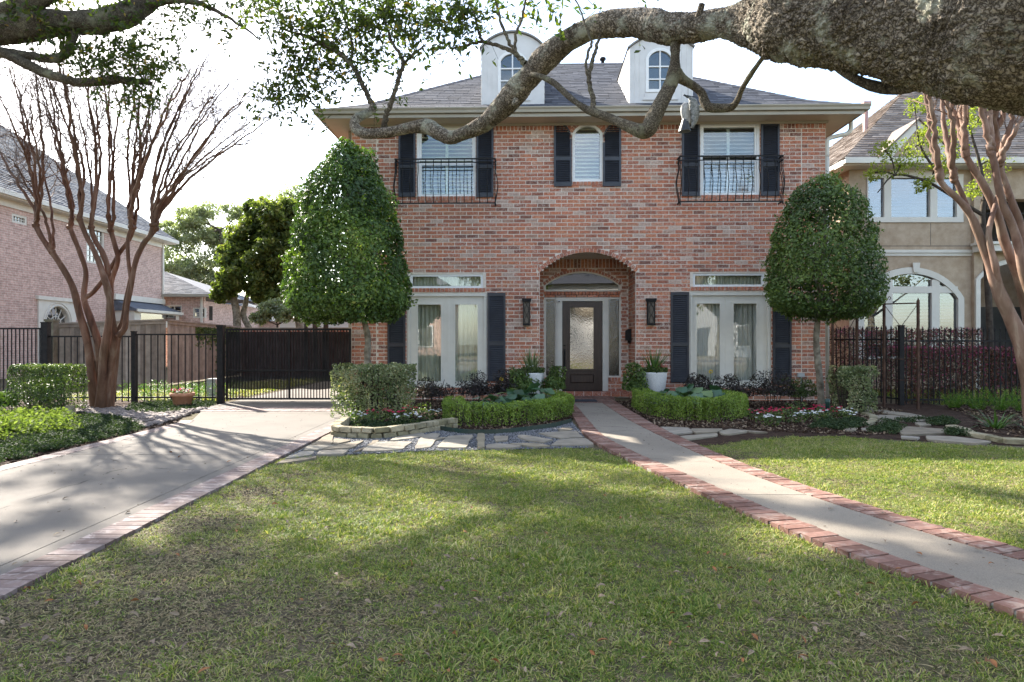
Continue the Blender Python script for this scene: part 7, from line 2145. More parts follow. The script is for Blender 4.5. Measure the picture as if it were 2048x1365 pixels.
for k, b_ in enumerate(side):
    a4 = np.array(pr(b_)); big = b_[0][2] > 9
    if big:
        V_, F_ = bark_tube(a4, 40, .008)
        put('branch', np_mesh('branch', V_, F_, np.full(len(F_), .5), True), M_oakbark_small, oak)
    else:
        sp = spline(a4, 6); sp[:,:3] += rng.normal(0,.003,(len(sp),3)); tb = Tubes(); tb.add(sp[:,:3], sp[:,3]*(1+.10*np.sin(np.arange(len(sp))*1.9)), 10); tb.build('branch', M_oakbark_small, oak)

def sprays(blobs, o, L=.058, W=.022, per_area=1.0, attach=None):
    """leafy twigs filling each blob; returns leaf sets and twig tubes"""
    sets = []; tw = Tubes()
    for (px_, py_, rp_, Y_, n) in blobs:
        c = np.array(tuple(P(px_, py_, Y_)-o)); r = rp_*Y_/F
        for k in range(n):
            u = rng.normal(size=3); u /= np.linalg.norm(u); s = c + u*r*rng.random()**.5
            dv = u*.6 + rng.normal(0,.6,3) + np.array([0,0,-.15]); dv /= np.linalg.norm(dv); l = rng.uniform(.14,.30)
            pts = spline([s, s+dv*l*.5+rng.normal(0,.015,3), s+dv*l+np.array([0,0,-.03])], 3)
            tw.add(pts, np.linspace(.0028,.0012,len(pts)), 3)
            nl = rng.integers(9,17); i = rng.integers(0, len(pts), nl)
            p = pts[i] + rng.normal(0,.022,(nl,3))
            tt = np.clip(rng.normal(.4,.2,nl) + (rng.random(nl) < .05)*.6, 0, 1)
            sets.append(leaves_np(p, np.tile([0,0,.8],(nl,1)), L, W, .9, .12, .4, tt))
    return sets, tw
bl = [(560,40,50,5.9,26),(610,60,52,5.9,34),(660,45,50,5.8,34),(700,30,50,5.8,34),(740,55,46,5.7,30),(780,40,44,5.6,30),(820,60,36,5.5,20),(640,110,44,5.9,26),(590,120,40,6.0,24),(560,165,34,6.1,22),(545,200,24,6.1,14),(600,180,34,6.0,18),(640,165,30,5.9,14),(700,95,36,5.8,20),(740,110,28,5.7,12),(690,160,26,5.8,9),(830,95,30,5.45,12),(800,15,40,5.6,20),(860,40,30,5.4,12),(660,205,26,5.8,5),(580,215,20,6.0,7),
      (520,10,36,6.0,16),(900,50,34,5.0,16),(930,20,34,5.0,18),(890,90,22,5.1,8),(960,40,26,4.95,9),(1000,15,26,4.9,6),(870,20,28,5.2,10),(1050,10,24,4.85,4),(1120,5,26,4.5,5),(1180,30,22,4.4,3),(1210,10,30,4.4,4),(765,205,18,5.5,3),(790,140,14,5.45,2),(1290,5,30,4.2,2),
      (640,-40,80,5.9,40),(780,-50,80,5.6,40),(920,-40,60,5.1,24),(520,-40,60,6.0,26)]
sets, tw = sprays(bl, oo_, .060, .023)
leaf_part('foliage', M_oakleaf, oak, sets); tw.build('twigs', M_twig, oak, 'stuff')

oak2 = thing('live_oak', 'dark live oak boughs hanging in at the top left over the driveway', 'tree', (-8.6, 5.6, 0)); o2 = Vector(oak2.location)
def pr2(path): return [tuple(P(a, b2, Y_)-o2)+(r*Y_/F,) for a, b2, r, Y_ in path]
b2_ = [[(-420,120,70,6.6),(-250,90,50,6.9),(-120,70,40,7.0),(0,58,30,7.0),(70,52,26,7.0),(140,46,24,7.0),(200,42,24,7.1),(250,28,22,7.2),(290,5,20,7.3),(340,-25,17,7.4),(420,-70,12,7.6)],
  [(-60,52,22,7.0),(0,28,19,6.95),(60,8,17,6.9),(110,-15,15,6.9),(180,-60,12,6.9)],
  [(-200,120,20,6.9),(-80,105,14,6.9),(0,106,10,6.9),(40,122,10,6.9),(75,140,9.5,6.9),(120,155,9,6.9),(160,165,9,7.0),(200,163,9,7.0),(240,160,8,7.0),(275,162,6.5,7.1),(305,168,4.5,7.2)],
  [(-40,98,7,6.95),(20,104,8,6.95),(60,112,8,6.95),(105,118,8.5,6.95),(130,108,8.5,7.0),(145,80,8,7.0),(150,52,8,7.0)],
  [(290,8,10,7.3),(340,0,8,7.2),(390,4,6,7.1),(430,20,4,7.0),(480,50,2.6,6.9),(520,80,1.6,6.8)]]
trunk2 = [(0,0,-.3,.62),(0,0,1.0,.5),(.05,.1,2.2,.46),(.2,.3,3.4,.42)]
V_, F_ = bark_tube(np.array(trunk2 + pr2(b2_[0])), 60, .02); put('limb', np_mesh('limb', V_, F_, np.full(len(F_), .5), True), M_oakbark_small, oak2)
for b_ in b2_[1:]:
    sp = spline(np.array(pr2(b_)), 6); tb = Tubes(); tb.add(sp[:,:3]+rng.normal(0,.004,(len(sp),3)), sp[:,3], 12); tb.build('branch', M_oakbark_small, oak2)
up_ = [(.15,.25,3.0,.34),(.6,1.2,4.6,.28),(1.2,2.6,6.2,.22),(2.0,4.2,7.6,.15),(3.0,5.8,8.4,.08)]
up2 = [(.15,.25,3.1,.32),(-.2,1.6,5.0,.26),(-.1,3.5,6.8,.2),(.2,6.0,8.2,.12)]
up3 = [(.15,.25,3.2,.32),(1.4,.4,5.2,.26),(3.2,1.0,6.9,.2),(5.4,2.0,8.0,.12)]
for u_ in (up_, up2, up3):
    sp = spline(np.array(u_), 8); tb = Tubes(); tb.add(sp[:,:3], sp[:,3], 12); tb.build('branch', M_oakbark_small, oak2)
bl2 = [(60,30,50,7.0,16),(20,15,40,6.9,16),(100,40,40,6.9,14),(150,90,44,7.0,22),(190,100,46,7.0,24),(230,110,44,7.0,24),(270,90,44,7.1,22),(300,120,40,7.1,20),(250,150,40,7.0,18),(310,160,34,7.1,14),(200,140,34,7.0,14),(330,90,30,7.2,10),(120,70,34,7.0,14),(290,195,26,7.1,10),(260,215,20,7.1,6),(235,205,20,7.0,5),(310,215,14,7.1,4),
       (330,15,44,7.2,16),(390,10,36,7.1,13),(430,25,28,7.0,9),(450,8,30,7.0,8),(250,60,40,7.1,14),(80,-10,60,6.9,20),(180,0,50,7.0,16),(-30,30,60,6.9,18),(350,40,24,7.1,6),(470,50,20,6.9,3)]
sets, tw = sprays(bl2, o2, .062, .026)
leaf_part('foliage', M_oakleaf, oak2, sets); tw.build('twigs', M_twig, oak2, 'stuff')
# the canopy above the picture: it throws the dappled shade over lawn and drive
can = []
crr = np.random.default_rng(21)
def lift(gx, gy, extra=0.0):
    z = max(6.4, 3.4 + 1.25*gy) + extra; s_ = z/math.tan(R(SUN_EL))
    return np.array([gx + TO_SUN.x*s_, gy + TO_SUN.y*s_, z])
def shade(px_, py_, g):
    if py_ < 925: return 0
    if g.x < DRX[0]: return .52 if py_ > 940 else 0
    if py_ < 965: return 0
    if py_ < 1090: p_ = .14 if px_ < 930 else (.64 if px_ < 1500 else .30)
    elif py_ < 1200: p_ = .56
    else: p_ = .68
    return p_
for k in range(2000):
    px_, py_ = crr.uniform(-260, 2300), 920 + 640*crr.random()**1.3
    g = G(px_, py_)
    nz = .5 + .9*noise.noise(Vector((g.x*1.05+3, g.y*1.25, 3.3))) + .35*noise.noise(Vector((g.x*2.6, g.y*2.6, 8)))
    if nz > shade(px_, py_, g): continue
    can.append(lift(g.x, g.y, crr.uniform(0, 1.2)))
sets = []; tw = Tubes()
for c_ in can:
    r = crr.uniform(.14,.36); n = int(16+280*r)
    v = rng.normal(size=(n,3)); v /= np.linalg.norm(v,axis=1)[:,None]
    pts = c_ - np.array(tuple(o2)) + v*r*rng.random((n,1))**.5*np.array([1,1,.7])
    sets.append(leaves_np(pts, v*.3+np.array([0,0,.8]), .09, .042, .9))
    e_ = c_ - np.array(tuple(o2)) + rng.normal(0, r, 3); tw.add([c_-np.array(tuple(o2)), (c_-np.array(tuple(o2))+e_)/2+rng.normal(0,.05,3), e_], [.010,.007,.004], 4)
for pth, r_ in (([(560,1150),(680,1128),(800,1102),(900,1062),(1000,1030),(1100,992),(1200,962),(1290,948)], .115), ([(830,1090),(960,1120),(1100,1110),(1260,1140),(1420,1190)], .07), ([(60,1010),(200,985),(330,960),(440,935)], .06), ([(350,1250),(520,1200),(700,1180),(900,1210),(1150,1260)], .08)):
    q_ = np.array([lift(*G(a_, b_)[:2], .3) - np.array(tuple(o2)) for a_, b_ in pth]); sp = spline(q_, 5); sp[1:-1] += rng.normal(0,.03,(len(sp)-2,3)); tb = Tubes(); tb.add(sp, np.linspace(r_, r_*.45, len(sp)), 8); tb.build('branch', M_oakbark_small, oak2)
leaf_part('canopy', M_oakleaf, oak2, sets)
sets = []
for k in range(45):  # unseen oak crown over and behind the camera, added to darken reflections and ambient
    c_ = np.array([crr.uniform(-3,13), crr.uniform(-9,2.2), crr.uniform(6.2,9.2)]) - np.array(tuple(oo_)); r = crr.uniform(.4,.8); n = int(130*r)
    v = rng.normal(size=(n,3)); v /= np.linalg.norm(v,axis=1)[:,None]
    sets.append(leaves_np(c_ + v*r*rng.random((n,1))**.5*np.array([1,1,.6]), v*.3+np.array([0,0,.8]), .12, .055, .7))
leaf_part('canopy', M_oakleaf, oak, sets)
for q_ in ([(0,0,1.4,.44),(.3,-1.2,3.0,.32),(1.2,-3.2,4.8,.24),(2.6,-5.6,6.6,.12)], [(0,0,1.4,.44),(.9,.4,3.2,.32),(2.6,.6,5.2,.22),(5.2,.4,7,.12)], [(-.1,.1,2.0,.4),(-.6,-1.0,3.9,.26),(-2.2,-3.0,5.6,.18),(-4.6,-5.2,7.0,.1)]):
    sp = spline(np.array(q_), 8); tb = Tubes(); tb.add(sp[:,:3], sp[:,3], 12); tb.build('branch', M_oakbark_small, oak)
tw.build('canopy_twigs', M_twig, oak2, 'stuff')

# ornament hung from the branch
c = P(1386, 192, 4.02); orn = thing('hanging_ornament', 'grey scaly bird shaped ornament with a dark flared end hung from the oak branch', 'ornament', c); sc = 4.02/F
M_orn = mat_noise('weathered grey ornament', (.13,.14,.13), (.40,.41,.40), 90, .7, .3, .6, 160, .004)
M_ornd = mat_noise('dark slate ornament end', (.02,.024,.03), (.06,.068,.08), 40, .45, .5)
def op(px_, py_): return ((px_-1386)*sc, 0, (192-py_)*sc)
m = MB(); m.tube(spline([op(1371,206), op(1369,220), op(1371,235), op(1376,248)], 5), np.array([3,6,7,7.5,8,8.2,8,8,7.6,7.4,7.2,7,6.8,6.6,6.4,6.2])*sc, 14)
for k in range(9): zz = op(0, 219+k*3)[2]; xx = op(1370.5+k*.35, 0)[0]; m.lathe([(7.6*sc,-.003),(8.6*sc,0),(7.6*sc,.003)], (xx,0,zz), 14)
m.build('pale_breast', mat_noise('pale ribbed ornament', (.34,.34,.33), (.52,.52,.5), 60, .7, .3), orn)
m = MB(); wp = [op(1380,196), op(1386,205), op(1389,220), op(1389,235), op(1386,248), op(1384,256)]; m.tube(spline(wp, 5), np.interp(np.linspace(0,1,26), [0,.15,.45,.7,1], [4*sc,8.5*sc,9.5*sc,7*sc,1*sc]), 14); m.build('wing', M_orn, orn)
m = MB()
for k in range(170):
    u = rng.random(); a = rng.uniform(-1.8,1.8)-math.pi/2; pp = np.array([np.interp(u, np.linspace(0,1,6), [q[i] for q in wp]) for i in range(3)]); rr_ = np.interp(u, [0,.15,.45,.7,1], [4,8.5,9.5,7,1.5])*sc*1.02
    cpt = pp + np.array([rr_*math.cos(a), rr_*math.sin(a), 0]); e = np.array([-math.sin(a), math.cos(a), 0])*1.6*sc; o_d = np.array([math.cos(a), math.sin(a), 0])*.8*sc
    m.add([cpt-e+np.array([0,0,1.6*sc]), cpt+e+np.array([0,0,1.6*sc]), cpt+o_d-np.array([0,0,2.2*sc])], [(0,2,1)], float(rng.random()))
m.build('scales', M_orn, orn, 'stuff')
m = MB(); m.tube(spline([op(1372,232), op(1371,242), op(1370,252), op(1369,260), op(1369,263)], 5), np.interp(np.linspace(0,1,21), [0,.3,.75,1], [5*sc,8*sc,11.5*sc,12.5*sc]), 14); m.build('dark_hood', M_ornd, orn)
m = MB(); m.tube(spline([op(1367,189.5), op(1374,193), op(1382,195), op(1388,200)], 4), [2*sc]*4+[3*sc]*5+[5*sc]*4, 8); m.build('tail_tip', M_ornd, orn)
m = MB(); m.bar(op(1376,166), op(1376,193), .0012); m.build('hanging_wire', M_iron, orn)

# ------------------------------------------------------------------ scattered small stuff (instances of a few source meshes)
def scatter(name, pts, rots, scl, idx, sources, label=None, cat=None):
    col = bpy.data.collections.new(name + ' sources')
    for i, (me, mt) in enumerate(sources):
        o = bpy.data.objects.new('%s_source_%02d' % (name, i), me)
        if not me.materials: me.materials.append(mt)
        col.objects.link(o)
    me = bpy.data.meshes.new(name)
    pts = np.asarray(pts, np.float32); n = len(pts)
    me.vertices.add(n); me.vertices.foreach_set('co', pts.ravel())
    a = me.attributes.new('rot', 'FLOAT_VECTOR', 'POINT'); a.data.foreach_set('vector', np.asarray(rots, np.float32).ravel())
    a = me.attributes.new('scl', 'FLOAT', 'POINT'); a.data.foreach_set('value', np.asarray(scl, np.float32))
    a = me.attributes.new('idx', 'INT', 'POINT'); a.data.foreach_set('value', np.asarray(idx, np.int32))
    me.update()
    ob = put(name, me, None, None, 'stuff')
    ng = bpy.data.node_groups.new(name, 'GeometryNodeTree')
    ng.interface.new_socket(name='Geometry', in_out='INPUT', socket_type='NodeSocketGeometry')
    ng.interface.new_socket(name='Geometry', in_out='OUTPUT', socket_type='NodeSocketGeometry')
    gi, go = ng.nodes.new('NodeGroupInput'), ng.nodes.new('NodeGroupOutput')
    ci = ng.nodes.new('GeometryNodeCollectionInfo'); ci.inputs['Collection'].default_value = col
    ci.inputs['Separate Children'].default_value = True; ci.inputs['Reset Children'].default_value = True
    ip = ng.nodes.new('GeometryNodeInstanceOnPoints'); ip.inputs['Pick Instance'].default_value = True
    def attr(nm, dt):
        q = ng.nodes.new('GeometryNodeInputNamedAttribute'); q.data_type = dt; q.inputs['Name'].default_value = nm; return q.outputs['Attribute']
    L = ng.links.new
    L(gi.outputs[0], ip.inputs['Points']); L(ci.outputs[0], ip.inputs['Instance'])
    L(attr('idx', 'INT'), ip.inputs['Instance Index']); L(attr('rot', 'FLOAT_VECTOR'), ip.inputs['Rotation']); L(attr('scl', 'FLOAT'), ip.inputs['Scale'])
    L(ip.outputs[0], go.inputs[0])
    md = ob.modifiers.new('scatter', 'NODES'); md.node_group = ng
    tag(ob, label, cat)
    return ob

def inside(poly, x, y):
    poly = np.array(poly); r = np.zeros(len(x), bool); j = len(poly)-1
    for i in range(len(poly)):
        xi, yi = poly[i]; xj, yj = poly[j]
        c_ = ((yi > y) != (yj > y)) & (x < (xj-xi)*(y-yi)/(yj-yi+1e-12)+xi); r ^= c_; j = i
    return r

# grass blades: colour = patch noise over the lawn + the blade's own tint
def mat_grass(name, greens, dry):
    m, nt, b = base_mat(name, .55, .3)
    at = nt.nodes.new('ShaderNodeAttribute'); at.attribute_name = 'tint'
    r = ramp(nt, greens)
    n = noise_n(nt, .9, 4, .6)
    ma = node(nt, 'ShaderNodeMath', operation='MULTIPLY_ADD'); ma.inputs[1].default_value = 1.1; ma.inputs[2].default_value = -.55
    nt.links.new(n.outputs['Fac'], ma.inputs[0]); ad = node(nt, 'ShaderNodeMath', operation='ADD', use_clamp=True)
    nt.links.new(ma.outputs[0], ad.inputs[0]); nt.links.new(at.outputs['Fac'], ad.inputs[1]); nt.links.new(ad.outputs[0], r.inputs['Fac'])
    col = r.outputs['Color']
    nt.links.new(col, b.inputs['Base Color'])
    tr = nt.nodes.new('ShaderNodeBsdfTranslucent'); mu = node(nt, 'ShaderNodeMixRGB', blend_type='MULTIPLY'); mu.inputs[0].default_value = 1; mu.inputs[2].default_value = (1.25,1.3,.6,1)
    nt.links.new(col, mu.inputs[1]); nt.links.new(mu.outputs[0], tr.inputs['Color'])
    mx = nt.nodes.new('ShaderNodeMixShader'); mx.inputs[0].default_value = .42
    nt.links.new(b.outputs[0], mx.inputs[1]); nt.links.new(tr.outputs[0], mx.inputs[2]); nt.links.new(mx.outputs[0], nt.nodes['Material Output'].inputs['Surface'])
    return m
M_grass = mat_grass('st augustine blade', [(0,(.10,.155,.028)),(.35,(.165,.235,.042)),(.6,(.26,.305,.068)),(.85,(.38,.36,.12)),(1,(.48,.42,.24))], None)
M_dry = mat_leaf('dry thatch', [(0,(.16,.115,.06)),(.5,(.27,.21,.12)),(1,(.40,.33,.20))], .7, .2, .25)
def tuft(n, L, wd, lean, flat=0.0, tint=(.0,1)):
    m = MB()
    for k in range(n):
        a = rng.random()*6.28; q = .045*rng.random()**.5
        vs, fs = blade((q*math.cos(a), q*math.sin(a), -.004), a+rng.normal(0,.8), L*rng.uniform(.5,1.15), rng.uniform(*lean), wd*rng.uniform(.7,1.2), rng.uniform(.2,1.3), 0, 4)
        m.add(vs, fs, rng.uniform(*tint), False)
    return m.mesh('tuft')
src = [(tuft(17,.033,.0040,(.3,1.2)),M_grass),(tuft(18,.028,.0038,(.6,1.4)),M_grass),(tuft(15,.040,.0042,(.2,1.1)),M_grass),(tuft(18,.026,.0040,(.7,1.5)),M_grass),
       (tuft(14,.045,.0030,(1.2,1.6)),M_dry),(tuft(13,.038,.0028,(1.1,1.6)),M_dry)]
lawnL = [(-2.53,-1),(-2.53,7.5),(-1.9,7.72),(-1.0,7.97),(0,8.12),(.95,8.2),(1.1,7.9),(2.4,3.2),(3.4,.9),(4.6,-1)]
lawnR = [(1.5,7.45),(2.0,8.3),(2.5,8.45),(3.05,8.85),(3.7,9.2),(4.4,9.25),(5.2,8.7),(6.4,8.15),(8.5,7.9),(10,7.6),(10,-1),(4.9,-1),(2.9,2.6)]
def lawn_pts(poly, dens):
    P_ = np.array(poly); x0, y0 = P_.min(0); x1, y1 = P_.max(0)
    n = int((x1-x0)*(y1-y0)*dens)
    x = rng.uniform(x0, x1, n); y = rng.uniform(y0, y1, n)
    k = inside(poly, x, y); x, y = x[k], y[k]
    fl = np.array([Lo(q) for q in np.linspace(-1, 9, 60)]); fr = np.array([Ro(q) for q in np.linspace(-1, 9, 60)])
    lo_ = np.interp(y, np.linspace(-1,9,60), fl); ro_ = np.interp(y, np.linspace(-1,9,60), fr)
    k = ((x < lo_+.022*rng.random(len(x))) | (x > ro_-.03*rng.random(len(x)))) & (np.abs(x) < .95*np.maximum(y,1)+2.5); return x[k], y[k]
X, Y = [], []
for poly in (lawnL, lawnR):
    x, y = lawn_pts(poly, 2700); X.append(x); Y.append(y)
X = np.hstack(X); Y = np.hstack(Y)
def n2(x, y, sc, sd): return np.array([noise.noise(Vector((a*sc, b2*sc, sd))) for a, b2 in zip(x, y)])
pat = n2(X, Y, .9, 1.7) + .5*n2(X, Y, 2.6, 5.1)
# worn, bare places along the driveway and here and there
bare = np.zeros(len(X))
for bx_, by_, br_, ba_ in [(-1.95,4.0,.42,1.0),(-1.6,3.2,.5,1.1),(-2.2,4.9,.3,.9),(-2.3,3.1,.5,1.0),(-2.25,5.9,.28,.9),(-.85,3.25,.42,.8),(-2.1,6.6,.25,.7),(1.55,3.0,.35,.7),(-.6,7.0,.35,.5),(2.6,7.0,.2,.7),(3.0,6.2,.2,.6),(2.5,7.6,.25,.7)]:
    bare = np.maximum(bare, ba_*np.exp(-((X-bx_)**2+((Y-by_)*.9)**2)/br_**2))
fine = n2(X, Y, 7, 9.0)
keep = (rng.random(len(X)) < np.clip(1.02 - bare*.8 - .35*np.clip(-pat,0,1) - .35*np.clip(fine,0,1), .03, 1)) & (rng.random(len(X)) < np.clip(1.25 - Y*.06, .45, 1))
dryp = np.clip(.11 + .28*np.clip(pat,0,1) + .4*bare + .25*((X > 3.6) & (Y > 5.2))*np.exp(-((X-5)**2/2+(Y-6.4)**2)), 0, .8)
Xg, Yg, dp, bg = X[keep], Y[keep], dryp[keep], bare[keep]
n = len(Xg)
isdry = rng.random(n) < dp
idx = np.where(isdry, rng.integers(4,6,n), rng.integers(0,4,n))
rots = np.stack([rng.normal(0,.22,n), rng.normal(0,.22,n), rng.uniform(0,6.28,n)], 1)
scl = rng.uniform(.55,1.15,n)*(1-.35*bg)*(1+.38*np.clip(n2(Xg, Yg, 2.1, 12.5),-1,1)+.30*np.clip(n2(Xg, Yg, 8, 2.5),-.6,1))
scatter('lawn_grass', np.stack([Xg, Yg, np.zeros(n)], 1), rots, scl, idx, src, 'patchy green and straw coloured lawn grass')

# flattened thatch and crumbs of soil, thickest where the turf is worn
kt = rng.random(len(X)) < np.clip(.10 + .55*bare, 0, .7)
xt, yt = X[kt], Y[kt]; n = len(xt)
def crumb():
    bm = bmesh.new(); bmesh.ops.create_icosphere(bm, subdivisions=1, radius=.5)
    for v in bm.verts: v.co *= rng.uniform(.7, 1.2); v.co.z *= .6
    me = bpy.data.meshes.new('crumb'); bm.to_mesh(me); bm.free(); return me
srct = [(tuft(12,.05,.0022,(1.35,1.62)),M_dry),(tuft(10,.06,.0020,(1.4,1.62)),M_dry),(tuft(8,.045,.003,(1.3,1.6)),M_grass)]
scatter('lawn_thatch', np.stack([xt, yt, np.full(n,.004)], 1), np.stack([rng.normal(0,.15,n), rng.normal(0,.15,n), rng.uniform(0,6.28,n)], 1), rng.uniform(.6,1.2,n), rng.integers(0,3,n), srct, 'flattened straw coloured thatch in the worn parts of the lawn')
kt = rng.random(len(X)) < np.clip(.9*bare, 0, .8)
xt, yt = X[kt]+.01, Y[kt]+.013; n = len(xt)
scatter('soil_crumbs', np.stack([xt, yt, np.full(n,.002)], 1), rng.uniform(0,6.28,(n,3)), rng.uniform(.006,.022,n), rng.integers(0,3,n), [(crumb(), M_soil) for _ in range(3)], 'crumbs of bare soil in the worn parts of the lawn')

# far grass strips beyond the fences
srcf = [(tuft(14,.09,.012,(.2,.9)),M_grass),(tuft(14,.07,.012,(.3,1.1)),M_grass)]
def strip_pts(poly, dens):
    P_ = np.array(poly); x0, y0 = P_.min(0); x1, y1 = P_.max(0); n = int((x1-x0)*(y1-y0)*dens)
    x = rng.uniform(x0,x1,n); y = rng.uniform(y0,y1,n); k = inside(poly,x,y); return x[k], y[k]
a1, a2 = strip_pts([(-10.5,15),(-6.2,14.6),(-6.2,24),(-9.8,19.5)], 60)
b1_, b2b = strip_pts([(8.7,13.9),(15,13.6),(15,18),(8.7,18)], 60)
xx = np.hstack([a1,b1_]); yy = np.hstack([a2,b2b]); n = len(xx)
scatter('yard_grass', np.stack([xx,yy,np.zeros(n)],1), np.stack([rng.normal(0,.2,n),rng.normal(0,.2,n),rng.uniform(0,6.28,n)],1), rng.uniform(.8,1.5,n), rng.integers(0,2,n), srcf, 'grass in the side yards behind the iron fences')

# ground cover clumps, bright plants, mondo tufts
def cover_src(n, r, h, L, W, mat):
    a = rng.random(n)*6.28; q = r*rng.random(n)**.5
    pts = np.stack([q*np.cos(a), q*np.sin(a), .01+rng.random(n)*h*(1-.5*q/r)], 1)
    V, Fq, T = leaves_np(pts, np.tile([0,0,.9],(n,1)), L, W, .8, .15)
    return (np_mesh('clump', V, Fq, T), mat)
cs = [cover_src(60,.10,.08,.035,.02,M_cover) for _ in range(3)]
gc = [tuple(G(a,b2)[:2]) for a,b2 in [(-60,960),(0,932),(60,915),(160,890),(270,868),(290,855),(240,838),(170,832),(90,848),(0,890),(-60,900)]]
x, y = strip_pts(gc, 105)
# more cover: by the pot, front of the left bed, around the right stones
for poly, dn in (([tuple(G(a,b2)[:2]) for a,b2 in [(262,826),(330,832),(420,815),(430,806),(330,806),(262,812)]], 120),
                 ([tuple(G(a,b2)[:2]) for a,b2 in [(690,858),(760,864),(850,858),(880,852),(870,846),(760,850),(700,846)]], 110),
                 ([tuple(G(a,b2)[:2]) for a,b2 in [(1620,858),(1680,862),(1735,855),(1720,842),(1650,844)]], 130),
                 ([tuple(G(a,b2)[:2]) for a,b2 in [(1735,868),(1790,870),(1800,856),(1770,850)]], 130),
                 ([tuple(G(a,b2)[:2]) for a,b2 in [(1860,852),(1905,854),(1912,842),(1870,838)]], 130),
                 ([tuple(G(a,b2)[:2]) for a,b2 in [(1770,850),(1850,846),(1850,840),(1770,842)]], 70),
                 ([tuple(G(a,b2)[:2]) for a,b2 in [(1895,872),(1940,876),(1950,866),(1900,862)]], 120)):
    q = strip_pts(poly, dn); x = np.hstack([x,q[0]]); y = np.hstack([y,q[1]])
n = len(x)
scatter('ground_cover', np.stack([x,y,np.full(n,.01)],1), np.stack([np.zeros(n),np.zeros(n),rng.uniform(0,6.28,n)],1), rng.uniform(.6,1.2,n), rng.integers(0,3,n), cs, 'low dark green ground cover spreading over the beds')
cs2 = [cover_src(110,.16,.24,.05,.035,M_light) for _ in range(3)]
lp_ = [tuple(G(a,b2)[:2]) for a,b2 in [(-80,895),(0,892),(70,878),(140,868),(150,845),(60,838),(-80,842)]]
x, y = strip_pts(lp_, 19); n = len(x)
scatter('bright_plants_undergrowth', np.stack([x,y,np.full(n,.01)],1), np.stack([np.zeros(n),np.zeros(n),rng.uniform(0,6.28,n)],1), rng.uniform(.7,1.25,n), rng.integers(0,3,n), cs2, 'bright light green leafy plants massed at the left edge')
cs3 = [cover_src(80,.14,.35,.06,.014,M_strap) for _ in range(2)]
x, y = strip_pts([(-9.6,14.9),(-6.4,14.6),(-6.6,17.5),(-9.6,17.5)], 6); n = len(x)
scatter('fence_undergrowth', np.stack([x,y,np.full(n,.01)],1), np.stack([np.zeros(n),np.zeros(n),rng.uniform(0,6.28,n)],1), rng.uniform(.7,1.5,n), rng.integers(0,2,n), cs3, 'green undergrowth between the iron fence and the board fence')

# river rocks round the left myrtle, slate chips, bark chips
def rock_src(n_v=10, flat=.55):
    bm = bmesh.new(); bmesh.ops.create_icosphere(bm, subdivisions=2, radius=.5)
    sd = rng.random()*50
    for v in bm.verts:
        v.co *= 1 + .28*noise.noise(v.co*1.6+Vector((sd,0,0))); v.co.z *= flat; v.co.x *= 1.25
    me = bpy.data.meshes.new('rock'); bm.to_mesh(me); bm.free(); me.polygons.foreach_set('use_smooth', [True]*len(me.polygons))
    at = me.attributes.new('tint','FLOAT','FACE'); at.data.foreach_set('value', np.full(len(me.polygons), rng.random())); return me
M_rock = mat_tint('river rock', [(0,(.10,.08,.07)),(.5,(.18,.145,.13)),(1,(.27,.23,.21))], .8, .2, 20, .25, .3, .004)
rs = [(rock_src(), M_rock) for _ in range(6)]
rk = [tuple(G(a,b2)[:2]) for a,b2 in [(150,826),(240,835),(285,858),(345,842),(420,818),(360,824),(290,826),(262,816),(225,820),(160,812)]]
x, y = strip_pts(rk, 320); n = len(x)
scatter('river_rocks_gravel', np.stack([x,y,rng.uniform(.01,.035,n)],1), np.stack([rng.normal(0,.3,n),rng.normal(0,.3,n),rng.uniform(0,6.28,n)],1), rng.uniform(.05,.12,n), rng.integers(0,6,n), rs, 'bed of pinkish grey river rocks round the left crape myrtle')
M_slate = mat_tint('slate chip', [(0,(.05,.052,.056)),(.5,(.115,.116,.122)),(1,(.235,.235,.24))], .7, .3, 30, .2)
rs2 = [(rock_src(flat=.5), M_slate) for _ in range(4)]
x, y = strip_pts(gravL, 2600); n = len(x)
scatter('slate_gravel', np.stack([x,y,np.full(n,.012)],1), np.stack([rng.normal(0,.4,n),rng.normal(0,.4,n),rng.uniform(0,6.28,n)],1), rng.uniform(.010,.022,n), rng.integers(0,4,n), rs2, 'dark slate gravel between the flagstones')
def chip_src():
    m = MB(); m.box(-.5,.5,-.18,.18,-.05,.05, float(rng.random())); return m.mesh('chip')
M_chip = mat_tint('bark chip', [(0,(.03,.018,.012)),(.5,(.065,.04,.027)),(.9,(.13,.085,.055)),(1,(.26,.20,.14))], .9, .1, 30, .3)
ch = [(chip_src(), M_chip) for _ in range(8)]
xs_, ys_ = [], []
for poly, dn in ((bedL, 420), (bedR, 420), ([(-5.25,3),(-5.25,10.6),(-6.15,13.2),(-8.5,13.5),(-8.2,3)], 160), ([(6.9,8.6),(8.0,8.2),(11,8),(11,13.5),(8.6,13.6),(7.6,11.2),(6.7,9.9)], 200)):
    q = strip_pts(poly, dn); xs_.append(q[0]); ys_.append(q[1])
x, y = np.hstack(xs_), np.hstack(ys_); n = len(x)
scatter('mulch_litter', np.stack([x,y,np.full(n,.018)],1), np.stack([rng.normal(0,.5,n),rng.normal(0,.5,n),rng.uniform(0,6.28,n)],1), rng.uniform(.025,.07,n), rng.integers(0,8,n), ch, 'dark bark mulch chips over the planting beds')

